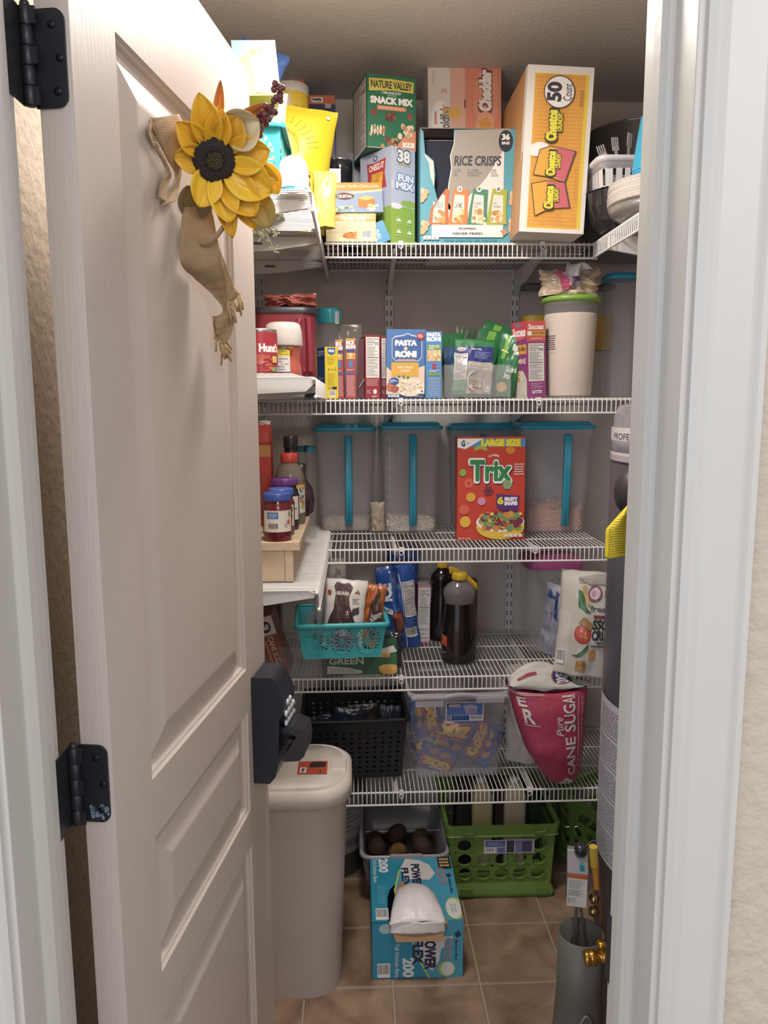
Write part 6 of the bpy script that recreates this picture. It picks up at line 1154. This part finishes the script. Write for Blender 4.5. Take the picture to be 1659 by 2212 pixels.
# ================================================================ on the floor
# trash can
CR = mat('#b9aba2', .42, vary=.05); CRL = mat('#d8ccc0', .4, vary=.04)
yt = ybot(665, 2172, 0); xl_, xr_ = at(738, 2100, yt).x, at(760, 1700, yt).x
ht = at(690, 1728, yt).z; Wt = .40; xr2 = at(762, 1690, yt).x; Dt = .27
tc_ = empty('trash_can', 'tall beige plastic trash can with a hinged lid beside the door', 'trash can', (xr2 - Wt / 2 - .004, yt + Dt / 2, 0))
MB().rings([rrect(Wt * .84, Dt * .82, .075, 0, 8), rrect(Wt * .84, Dt * .82, .075, .006, 8), rrect(Wt * .94, Dt * .93, .085, ht * .965, 8)], CR).build('can_body', tc_)
mb = MB(); lw, ld = Wt * 1.0, Dt * 1.02
mb.rings([rrect(lw * .97, ld * .97, .085, ht * .955, 8), rrect(lw * 1.01, ld * 1.01, .09, ht * .957, 8), rrect(lw * 1.0, ld * 1.0, .09, ht * 1.02, 8), rrect(lw * .95, ld * .94, .085, ht * 1.035, 8), rrect(lw * .90, ld * .86, .075, ht * 1.038, 8), rrect(lw * .89, ld * .845, .075, ht * 1.034, 8), rrect(lw * .885, ld * .84, .075, ht * 1.040, 8), rrect(lw * .6, ld * .5, .05, ht * 1.045, 8)], CRL); mb.build('lid', tc_)
lh = MB(); lh.box(lw * .36, lw * .47, -.034, .034, ht * 1.02, ht * 1.048, CRL); lh.build('latch', tc_, bevel=.006)
a = Art(flat((lw * .16, -.055, ht * 1.046), (.075, 0, 0), (0, .07, 0)), .3); a.rect(0, 0, 1, 1, '#c9482c'); a.rect(.08, .12, .30, .52, '#f0e9e4'); a.text('Hefty', .11, .16, .27, .48, '#26223c', .04, rot=90); a.poly([(.40, .50), (.92, .52), (.95, .92), (.5, .94), (.38, .75)], '#2a2228'); a.rect(.70, .1, .88, .3, '#2a2228'); a.text('13', .73, .13, .86, .27, '#e0a03c', .03); a.done(tc_, 'sticker')
# kitchen bag box lying on the floor: top and front faces
yk = ybot(900, 2113, 0) ; zh = at(900, 1990, yk).z; xk0, xk1 = at(803, 2050, yk).x, at(1000, 2050, yk).x; wk = xk1 - xk0; dk = atz(897, 1850, zh).y - yk; print('bag box', yk, zh, wk, dk)
BL = mat('#2291b4', .3, vary=.08); kb_ = empty('kitchen_bag_box', 'blue carton of kitchen bags with white plastic bulging from its torn mouth', 'bag box', ((xk0 + xk1) / 2, yk, 0), (0, 0, 0))
mb = MB(); mb.box(-wk / 2, -wk / 2 + .001, 0, dk, 0, zh, BL); mb.box(wk / 2 - .001, wk / 2, 0, dk, 0, zh, BL); mb.box(-wk / 2, wk / 2, dk - .001, dk, 0, zh, BL); mb.box(-wk / 2, wk / 2, 0, dk, 0, .001, BL)
# mouth torn across the fold: top hole and front notch
hx0, hx1 = -wk * .32, wk * .34; hd = dk * .62; nz_ = zh * .74
top = [(-wk / 2, 0), (hx0, 0)] + [(hx0 + (hx1 - hx0) * (.5 - .5 * math.cos(PI * i / 12)), hd * (.15 + .85 * math.sin(PI * i / 12) ** .5)) for i in range(13)] + [(hx1, 0), (wk / 2, 0), (wk / 2, dk), (-wk / 2, dk)]
mb.rings([[(x, y, z) for x, y in top] for z in (zh - .001, zh)], BL, True, True, False)
front = [(-wk / 2, 0), (wk / 2, 0), (wk / 2, zh), (hx1, zh), (hx1 - .018, nz_), (hx0 + .018, nz_), (hx0, zh), (-wk / 2, zh)]
mb.rings([[(x, t, z) for x, z in front] for t in (.001, 0)], BL, True, True, False); mb.build('carton', kb_)
TN = mat('#a87c54', .75); fl_ = MB(); fl_.add([(hx0, -.0006, zh + .002), (hx1, -.0006, zh + .002), (hx1 - .020, -.026, nz_ + .004), (hx0 + .020, -.026, nz_ + .004)], [(0, 3, 2, 1)], TN); fl_.build('cardboard_flap', kb_, solid=.0012)
YG = '#d9d23c'
def sf(u, v, of):      # front face
    return ((u - .5) * wk, -of, v * zh)
def stp(u, v, of): return ((u - .5) * wk, v * dk, zh + of)
def side_art(a, up):
    a.poly([(.36 if up else .37, 0 if up else 1)] + [((.60 - .24 * math.cos(R(t)) - .0), 0) for t in ()] + ([(.30, .22), (.27, .45), (.34, .75), (.52, 1.0), (.58, 1.0), (1, 1), (1, 0)] if up else [(.42, .7), (.52, .3), (.62, 0), (1, 0), (1, 1)]), YG)
    a.poly([(.38 if up else .39, 0 if up else 1)] + ([(.32, .22), (.29, .45), (.36, .75), (.54, 1.0), (1, 1), (1, 0)] if up else [(.44, .7), (.54, .3), (.64, 0), (1, 0), (1, 1)]), '#3fa3c4')
a = Art(stp, .3); side_art(a, True); a.text('200', .11, .74, .22, .97, '#e6ecee', .05, rot=-90); a.text('Tall Kitchen Bags', .025, .58, .085, .97, '#cfe2ea', .02, rot=-90); a.lines(.08, .25, .2, .54, 12, '#5fb4cf'); a.bars(.05, .03, .19, .19, 12)
a.poly([(.37, .80), (.44, .96), (.60, .93), (.72, .85), (.78, .70), (.70, .60), (.40, .62)], '#dcd8d6'); a.text('POWER', .50, .50, .60, .86, '#262a4c', .05, rot=-90); a.text('FLEX', .38, .50, .46, .80, '#262a4c', .05, rot=-90); a.rect(.83, .77, .99, .985, '#22222c'); a.lines(.85, .8, .97, .96, 3, '#d9b45c', 4, .6, .05)
for (u, v, t) in ((.85, .72, 25), (.86, .60, -30)): a.ell(u, v, .05, .07, '#d9746c', 16, rot=t); a.ell(u, v, .035, .05, '#3fa3c4', 16, rot=t)
a.poly([(.90, .66), (.935, .70), (.97, .66), (.935, .62)], '#1a3a54'); a.text("Member's Mark", .92, .38, .955, .60, '#1f5a78', .02, rot=-90); a.ell(.93, .16, .10, .16, '#b8cc6c', 22); a.ell(.92, .16, .085, .14, '#dfe2d8', 20); a.text('Fresh\nScent', .89, .1, .95, .22, '#5a8aa8', .01, rot=-90)
a.poly([(.27, .22), (.40, .22), (.40, .60), (.32, .5)], '#c9744c'); a.done(kb_, 'printed_top')
a = Art(sf, .3); side_art(a, False); a.ell(.15, .88, .07, .085, '#a8c4d0', 20); a.text('200', .34, .03, .46, .36, '#e6ecee', .05, rot=-90); a.text('Tall Kitchen Bags', .24, .03, .30, .62, '#cfe2ea', .02, rot=-90); a.bars(.06, .03, .2, .28, 12); a.lines(.08, .35, .2, .62, 8, '#3aa0c0')
a.poly([(.5, .74), (.9, .72), (.76, .5), (.74, .3), (.66, .12), (.55, .3)], '#dcd8d6'); a.text('POWER', .58, .16, .70, .73, '#262a4c', .05, rot=-90); a.text('FLEX', .45, .26, .56, .68, '#262a4c', .05, rot=-90)
for (u, v, t) in ((.84, .62, 25), (.83, .42, -30)): a.ell(u, v, .045, .09, '#d9746c', 16, rot=t); a.ell(u, v, .03, .065, '#3fa3c4', 16, rot=t)
a.poly([(.90, .76), (.945, .83), (.98, .76), (.94, .69)], '#1a3a54'); a.text("Member's Mark", .91, .3, .945, .66, '#1f5a78', .02, rot=-90); a.ell(.82, .16, .10, .14, '#9cb86c', 22); a.ell(.83, .16, .075, .12, '#dfe2d8', 20); a.done(kb_, 'printed_front')
WB = mat('#efe9e6', .35, vary=.05, alpha=1, bump=.15, bscale=60)
def plume(u, v):      # plastic pulled up and out of the mouth, glossy dome
    t = v; x = (u - .5) * 2; hw = (wk * .31) * (1 - .42 * t) ; 
    y = -.012 + hd * 1.0 * t ** .9 * (1 - .12 * x * x) - .006 * (1 - t); z = zh - .004 + .046 * math.sin(PI * min(1, .12 + t * .9)) * (1 - .55 * abs(x) ** 3) + .0025 * noise.noise(Vector((u * 7, v * 6, 5)))
    return (x * hw, y, z)
mb = MB(); mb.grid(plume, 26, 26, WB)
mb.grid(lambda u, v: ((u - .5) * wk * .60 * (1 - .05 * v), -.016 + .012 * math.sin(3 * u + 1) * v * .4 - .006 * math.sin(PI * u), zh - .006 - .014 + .032 * v + .003 * noise.noise(Vector((u * 8, v * 3, 1)))), 24, 8, WB); mb.build('plastic_bag', kb_, solid=.0006)
# clear grey bin behind
yg = ybot(880, 1962, 0) + .0; x0 = at(778, 1845, yg).x; x1 = at(972, 1845, yg).x; hg = at(880, 1848, yg).z; wg = x1 - x0; dg = .30
og = empty('storage_bin', 'grey clear plastic bin of dark produce behind the kitchen bag box', 'bin', ((x0 + x1) / 2, yg + dg / 2, 0)); GB = mat('#807a80', .25, alpha=.6)
mb = MB(); mb.rings([rrect(wg * .8, dg * .85, .03, .002), rrect(wg * .82, dg * .87, .03, .006), rrect(wg * .96, dg * .97, .03, hg * .95), rrect(wg * .93, dg * .95, .028, hg * .95), rrect(wg * .79, dg * .84, .028, .010)], GB, True, True); mb.build('bin_wall', og)
RB2 = mat('#a39ca2', .3, alpha=.9); MB().rings([rrect(wg * .94, dg * .95, .03, hg * .985), rrect(wg * 1.0, dg * 1.0, .03, hg), rrect(wg * 1.02, dg * 1.02, .03, hg * .95), rrect(wg * .98, dg * .99, .03, hg * .945)], RB2, False, False).build('rim', og)
MB().box(-wg * .17, wg * .19, -dg / 2 - .006, -dg / 2 + .004, hg * .90, hg * 1.03, RB2).build('handle', og, bevel=.003)
rr = random.Random(5); pt = None; nn = 0
for i in range(9):
    x = -wg * .3 + (i % 3) * wg * .28 + rr.uniform(-.01, .01); y = -dg * .28 + (i // 3) * dg * .26; m = MB(); m.ball((0, 0, 0), .036, .03, .028, mat('#4a3222', .8, c2='#33221a', cs=30, bump=.3, bscale=80), 16, 10)
    if i == 4: m = MB().ball((0, 0, 0), .03, .026, .042, mat('#9c6a3a', .7, bump=.3, bscale=80), 16, 10)
    q_ = m.build('potato', None, (og.location.x + x, og.location.y + y, hg * .5 + .02 * (i % 2)), (rr.random() * 3, rr.random() * 3, rr.random() * 3) if i != 4 else (.3, .2, 0)); tag(q_, 'dark brown potato in the grey clear bin' if i != 4 else 'single light tan potato upright in the grey clear bin', 'potato', 'dark potatoes in the grey bin' if i != 4 else None)
tag(MB().rings([rrect(wg * .78, dg * .82, .028, .012), rrect(wg * .84, dg * .88, .028, hg * .42)], mat('#2c221c', .9)).build('contents', og), kind='stuff')
# round dark drum behind the trash can
yd = ybot(765, 1898, 0); rd = .13; xd = at(790, 1850, yd + rd).x - rd
od = empty('drum', 'round dark drum with a pale label behind the trash can', 'drum', (xd, yd + rd * .9, 0)); MB().lathe([(rd * .95, 0), (rd, .008), (rd, .29), (rd * .96, .30), (rd * .9, .305), (.001, .305)], mat('#4a464c', .4), seg=52, cap1=False).build('drum_body', od)
a = Art(cyl(0, 0, rd + .0004, .07, .27, -100, -18), .4); a.rect(.3, .05, .98, .98, '#9a9296', 10); a.bars(.5, .1, .8, .3, 10); a.lines(.4, .4, .9, .9, 7, '#6a646a'); a.done(od, 'printed_label')
# green crates
GRN = mat('#688a34', .38, vary=.12); 
def holed(mb, f, u0, v0, u1, v1, rad, mt, N=24):
    cu, cv = (u0 + u1) / 2, (v0 + v1) / 2; hu, hv = (u1 - u0) / 2, (v1 - v0) / 2
    out, inn = [], []
    for i in range(N):
        a = 2 * PI * (i + .5) / N; c, s_ = math.cos(a), math.sin(a); k = 1 / max(abs(c), abs(s_)); out.append(f(cu + hu * c * k, cv + hv * s_ * k, 0)); P = f(cu, cv, 0)
        inn.append((i, c, s_))
    ce = Vector(f(cu, cv, 0)); ux = (Vector(f(cu + .01, cv, 0)) - ce).normalized(); vx = (Vector(f(cu, cv + .01, 0)) - ce).normalized(); n = ux.cross(vx).normalized()
    r1 = [tuple(ce + ux * rad * c + vx * rad * s_) for _, c, s_ in inn]; r2 = [tuple(Vector(p) + n * .003 ) for p in r1]; r3 = [tuple(ce + (Vector(p) - ce) * .90 + n * .003) for p in r1]; r4 = [tuple(ce + (Vector(p) - ce) * .90 - n * .006) for p in r1]
    mb.rings([out, r1, r2, r3, r4], mt, False, False, False)
def crate(label, W_, D_, H_, loc, rz, art=True):
    o = empty('crate', label, 'crate', loc, (0, 0, R(rz)), None); mb = MB(); k = .88
    c = [(-W_ / 2, -D_ / 2), (W_ / 2, -D_ / 2), (W_ / 2, D_ / 2), (-W_ / 2, D_ / 2)]
    for i in range(4):
        (x0, y0), (x1, y1) = c[i], c[(i + 1) % 4]
        f = lambda u, v, o_=0: ((x0 + (x1 - x0) * u) * k * (1 + .05 * v), (y0 + (y1 - y0) * u) * k * (1 + .05 * v), .045 + (H_ - .075) * v)
        q = lambda a, b, c_, d: mb.add([f(a, b), f(c_, b), f(c_, d), f(a, d)], [(0, 1, 2, 3)], GRN)
        q(0, 0, 1, .06); q(0, .90, 1, 1); q(0, .06, .05, .9); q(.95, .06, 1, .9)
        for a in range(5):
            for b in range(3):
                u0, v0, u1, v1 = .05 + .18 * a, .06 + .28 * b, .05 + .18 * (a + 1), .06 + .28 * (b + 1)
                if b == 2 and 0 < a < 4: continue
                holed(mb, f, u0, v0, u1, v1, .0225, GRN)
        q(.23, .62, .77, .70); 
        q(.23, .70, .32, .90); q(.72, .70, .77, .90)
    mb.add([(x * k, y * k, .03) for x, y in c], [(0, 1, 2, 3)], GRN); mb.build('crate_wall', o, solid=.003)
    b = MB(); b.rings([rrect(W_ * .92, D_ * .92, .012, .0), rrect(W_ * .95, D_ * .95, .014, .008), rrect(W_ * .95, D_ * .95, .014, .018), rrect(W_ * .90, D_ * .90, .012, .034), rrect(W_ * .88, D_ * .88, .012, .046)], GRN, True, False)
    for sx in (-.36, .30): b.box(sx * W_, sx * W_ + .035, -D_ * .475 - .006, -D_ * .47, .016, .036, GRN)
    b.build('base', o)
    r = MB(); r.rings([rrect(W_ * .93, D_ * .93, .012, H_ - .004), rrect(W_, D_, .016, H_), rrect(W_ * 1.0, D_ * 1.0, .016, H_ - .006), rrect(W_ * .975, D_ * .975, .015, H_ - .034), rrect(W_ * .99, D_ * .99, .015, H_ - .036)], GRN, False, False, False)
    for sx in (-.36, .26): r.tube([(sx * W_, -D_ / 2 - .001, H_ - .004), (sx * W_ + .003, -D_ / 2 - .002, H_ - .022), (sx * W_ + .036, -D_ / 2 - .002, H_ - .022), (sx * W_ + .040, -D_ / 2 - .001, H_ - .004)], .0022, GRN, 6)
    r.build('rim', o)
    if art:
        a = Art(lambda u, v, of: (W_ * (-.16 + .44 * u), -D_ / 2 * k * (1.035 + .012 * v) - .003 - of, .045 + (H_ - .075) * (.60 + .27 * v)), .3)
        a.rect(0, 0, 1, 1, '#c9c4c9'); a.rect(.03, .5, .42, .94, '#4a5a9c'); a.rect(.03, .06, .24, .44, '#dcd8d8'); a.bars(.04, .08, .22, .42, 8); a.rect(.26, .06, .42, .44, '#6a6aa0'); a.rect(.45, .06, .60, .94, '#3a3448'); a.rect(.62, .06, .97, .94, '#7a74a4'); a.rect(.76, .1, .94, .85, '#4a3a5c'); a.lines(.07, .6, .38, .88, 3, '#b9c0dc'); a.done(o, 'product_label')
    return o
yc = ybot(1100, 1944, 0); xc0, xc1 = at(962, 1786, yc).x, at(1212, 1780, yc).x; Hcr = at(1100, 1783, yc).z; Wcr = xc1 - xc0; Dcr = .33
crate('lime green crate with a product label, holding boxes and bottles', Wcr, Dcr, Hcr, ((xc0 + xc1) / 2, yc + Dcr / 2, 0), 0)
crate('lime green crate with round holes standing askew at the right, half hidden', Wcr, .30, Hcr, (at(1232, 1850, 2.32).x + .150, 2.27, 0), -64, art=False)
CX = (xc0 + xc1) / 2
for i, (px0, px1, pyt, Yq, c1, nm, lab, cat) in enumerate(((985, 1015, 1700, yc + .10, '#1c1a1e', 'carton', 'black carton at the left inside the labelled green crate', 'carton'), (1020, 1066, 1690, yc + .09, '#b5a878', 'storage_bottle', 'ribbed pale plastic bottle left of the middle in the green crate', 'bottle'), (1068, 1088, 1690, yc + .12, '#26221f', 'carton', 'narrow dark carton between the two pale bottles in the green crate', 'carton'), (1090, 1138, 1690, yc + .09, '#b0a484', 'storage_bottle', 'ribbed pale plastic bottle right of the middle in the green crate', 'bottle'), (1140, 1196, 1735, yc + .16, '#1e3a24', 'carton', 'dark green flat carton at the right inside the green crate', 'carton'))):
    xx, ww, hh_ = fit(px0, px1, pyt, Yq, .034)
    o = empty(nm, lab, cat, (xx, Yq + .04, .034)); 
    if cat == 'bottle':
        m = MB(); pm = mat(c1, .2, alpha=.85); rg = [rrect(ww * .94, .07, .012, 0)]
        for k in range(14): z = hh_ * (.05 + .8 * k / 14); rg += [rrect(ww, .074, .014, z), rrect(ww * .96, .07, .012, z + hh_ * .03)]
        rg += [rrect(ww * .6, .05, .012, hh_ * .93), rrect(ww * .4, .035, .010, hh_ * .94)]; m.rings(rg, pm); m.build('bottle_body', o); MB().lathe([(.014, hh_ * .94), (.015, hh_ * .99), (.001, hh_)], mat('#d8d4d0', .3), seg=20, cap1=False).build('cap', o)
        for k in range(6): pass
    else:
        MB().rings([rrect(ww, .09, .003, 0), rrect(ww, .09, .003, hh_ * .97)], mat(c1, .35, vary=.3)).build('carton_body', o); MB().rings([rrect(ww * .6, .05, .004, hh_ * .97), rrect(ww * .55, .045, .004, hh_)], mat(c1, .4)).build('top_flap', o)
# ---------------------------------------------------------------- water heater
d1 = ray(1322, 940); th = math.atan2(d1.x, d1.y); rw = .23; yh = 1.50; Dh = None
for k in range(400):
    x = .5 + k * .001; D = math.hypot(x, yh)
    if abs(math.atan2(x, yh) - math.asin(rw / D) - th) < .0006: Dh = x; break
Dh = Dh or .76; Dh = min(Dh, XR - rw - .003); print('heater', Dh)
HM = mat('#5a5660', .38, metal=.15, vary=.1); hh = 1.49
wh = empty('water_heater', 'grey cylindrical water heater partly hidden behind the right jamb', 'water heater', (Dh, yh, 0))
MB().lathe([(rw * .9, 0), (rw * .9, .04), (rw, .045), (rw, hh - .10)], HM, seg=96, cap1=False).build('jacket', wh)
MB().lathe([(rw, hh - .10), (rw * 1.005, hh - .098), (rw * 1.005, hh - .075), (rw * .985, hh - .07), (rw * .985, hh - .03), (rw * .95, hh - .008), (rw * .85, hh), (.001, hh)], mat('#77727a', .15, spec=.9), seg=96, cap1=False, cap0=False).build('top_cap', wh)
af = math.degrees(math.atan2(-yh, -Dh)) + 90 - 90      # direction towards the camera
ac = math.degrees(math.atan2(-yh, -Dh)); a_l = ac - 82     # left silhouette as seen
def hz(py): return at(1325, py, yh - .05).z
a = Art(cyl(0, 0, rw + .0006, hz(1004), hz(925), a_l + 0, a_l + 60), .3); a.rect(0, 0, 1, 1, '#c9bfc4', 20); a.rect(0, 0, 1, .05, '#2a262c', 20); a.rect(0, .05, 1, .22, '#a8989e', 20); a.text('PROFESSIONAL', .22, .66, .95, .84, '#3a363c', .01); a.done(wh, 'brand_label')
a = Art(cyl(0, 0, rw + .0006, hz(1880), hz(1530), a_l + 0, a_l + 70), .35); a.rect(0, 0, 1, 1, '#b5b0b9', 24)
for k in range(5): a.rect(0, .19 * k + .03, 1, .19 * k + .034, '#2a262c', 24)
for k in range(5): a.lines(.15, .19 * k + .05, .6, .19 * k + .20, 9, '#6a6670', k, .35); 
a.done(wh, 'warning_label')
MB().ball((rw * math.cos(R(a_l + 38)), rw * math.sin(R(a_l + 38)), hz(1060)), .042, .042, .050, mat('#2c282c', .4), 24, 12).build('access_cover', wh)
# yellow guide sheet curling off the jacket
yw = 1.30
def tagf(u, v): p = at(1362 - 52 * (1 - u) * (1 - .55 * max(0, v - .55) / .45 * 1.6) - (4 * (1 - v)) , 1208 - 118 * v - 8 * u * (1 - v), 1.33 - .02 * math.sin(PI * u)); return (p.x, p.y, p.z)
mb = MB(); mb.grid(tagf, 12, 16, mat('#e8d21c', .45)); og_ = mb.build('guide_sheet', None, solid=.0006); og_.parent = wh; og_.matrix_parent_inverse = Matrix.Translation(-Vector(wh.location))
a = Art(lambda u, v, of: tuple(Vector(tagf(u, v)) + Vector((0, -of - .001, 0))), .4); a.lines(.12, .06, .98, .8, 16, '#8a7a1c', 5, .4, .1); so = a.mb.build('printed_text', og_)
# gas control valve
yv = 1.40; vx = at(1248, 1888, yv); gv = empty('gas_valve', 'grey gas control box with a white label and orange stripe low beside the heater', 'gas valve', vx, (R(4), 0, R(-14)))
hwv, hv_ = (at(1272, 1888, yv).x - at(1229, 1888, yv).x) / 2, (at(1250, 1880, yv).z - at(1250, 1955, yv).z)
VM = mat('#8a868c', .3, metal=.6); mb = MB(); mb.box(-hwv, hwv, 0, .05, -hv_, hv_ * .0 + .0, VM); mb.prism([(0, 0), (.05, 0), (.05, .028), (.035, .03)], -hwv, hwv, VM, 'x'); mb.build('valve_body', gv, bevel=.002)
a = Art(flat((-hwv, 0, -hv_), (2 * hwv, 0, 0), (0, 0, hv_)), .4); a.rect(.02, .01, .98, .86, '#d6d2ce'); a.rect(.02, .86, .98, .99, '#c4552c'); a.lines(.08, .55, .9, .82, 7, '#7a7678'); a.lines(.08, .33, .8, .52, 5, '#4a4648'); a.rect(.08, .08, .12, .28, '#7a7678'); a.lines(.15, .1, .5, .28, 4, '#8a8688'); a.done(gv, 'printed_label')
MB().lathe([(.011, .026), (.013, .030), (.0125, .042), (.009, .046), (.001, .047)], mat('#1c1c22', .2), c=(.006, .03, 0), seg=28, cap1=False).build('knob', gv)
MB().box(.004, .012, .004, .012, .004, .018, mat('#1f8a9c', .3)).build('reset_button', gv)
PI_ = mat('#b5b0ac', .2, metal=.85); mb = MB(); P0 = Vector(vx)
mb.tube([(0, .02, -hv_), (0.002, .02, -hv_ - .07), (.0, .02, -hv_ - .12), (-.012, .016, -hv_ - .15)], .004, PI_, 10); mb.tube([(.006, .025, -hv_), (.022, .03, -hv_ - .09), (.034, .03, -hv_ - .17), (.05, .035, -hv_ - .26)], .003, PI_, 10); mb.build('gas_tube', gv)
ig = MB(); ig.tube([(.040, .03, .02), (.045, .035, -.03), (.050, .04, -.10), (.058, .05, -.17)], .0018, mat('#a8503c', .4), 8); ig.tube([(.034, .03, -.002), (.040, .03, -.05)], .0075, mat('#d98a2c', .35), 14, r2=.006); ig.tube([(.030, .03, .045), (.033, .03, .0)], .0085, mat('#c9a42c', .35), 14); ig.build('igniter_wire', gv)
BR = mat('#b8862c', .22, metal=.9)
for dz in (-.075, -.105): MB().ball((.036, .03, dz), .011, mt=mat('#a8895c', .2, metal=.9), seg=16, nz=10).build('brass_fitting', gv)
# brass drain valve
yv2 = 1.33; p = at(1285, 2068, yv2); dv = empty('drain_valve', 'brass drain valve sticking out of the heater near the floor', 'valve', p)
mb = MB(); ax = Matrix.Rotation(R(84), 3, 'Y'); 
def brl(prof, m=BR, seg=28):
    b = MB(); b.lathe(prof, m, seg=seg, cap1=True); b.v = [tuple(ax @ Vector(v)) for v in b.v]; return b
x_ = brl([(.011, -.022), (.0145, -.020), (.0145, -.012), (.013, -.010), (.0145, -.008), (.0145, .0), (.010, .002), (.010, .012), (.013, .014), (.013, .022), (.009, .024), (.009, .13)]); x_.build('valve_body', dv)
MB().lathe([(.005, .0), (.006, .014), (.010, .016), (.011, .024), (.007, .028), (.001, .028)], BR, c=(.012, 0, .006), seg=24, cap1=False).build('stem_cap', dv)
# dark insulated pipe to the wall
p0 = at(1262, 1880, 1.60); p1 = at(1290, 1842, 2.2); mb = MB(); mb.tube([(at(1255, 1900, 1.62)), at(1275, 1855, 1.9), at(1288, 1838, 2.15)], .028, mat('#463238', .6), 20)
pi = mb.build('insulated_pipe'); tag(pi, 'dark maroon insulated pipe running back behind the gas valve', 'pipe'); mb = MB(); mb.tube([at(1288, 1838, 2.15), at(1289, 1836, 2.18)], .031, mat('#d8d4d0', .5), 20); q = mb.build('end_ring', pi)
# olive grey rubber boots standing under the valve
gp = empty('vent_sleeve', 'olive grey open-topped sleeve standing on the floor below the gas valve', 'sleeve', (at(1254, 2040, 1.40).x, 1.40, 0)); hs = at(1262, 2028, 1.38).z
GS = mat('#5b5850', .5, vary=.15); rs_ = .046
mb = MB(); mb.lathe([(rs_ * 1.25, 0), (rs_ * 1.23, .03), (rs_ * 1.2, hs * .35), (rs_ * 1.08, hs * .55), (rs_, hs * .7), (rs_, hs), (rs_ * .93, hs), (rs_ * .93, hs * .4)], GS, seg=44, cap1=False); mb.build('sleeve_body', gp)
mb = MB(); pts = []
for i in range(21):
    u = i / 20; an = R(-150 + 120 * u); z = hs * (.52 + .14 * math.exp(-((u - .5) / .16) ** 2)); r = rs_ * (1.12 - .1 * (z / hs - .5)) + .002; pts.append((r * math.cos(an), r * math.sin(an), z))
mb.tube(pts, .003, mat('#6b675e', .5), 8); mb.build('seam', gp)
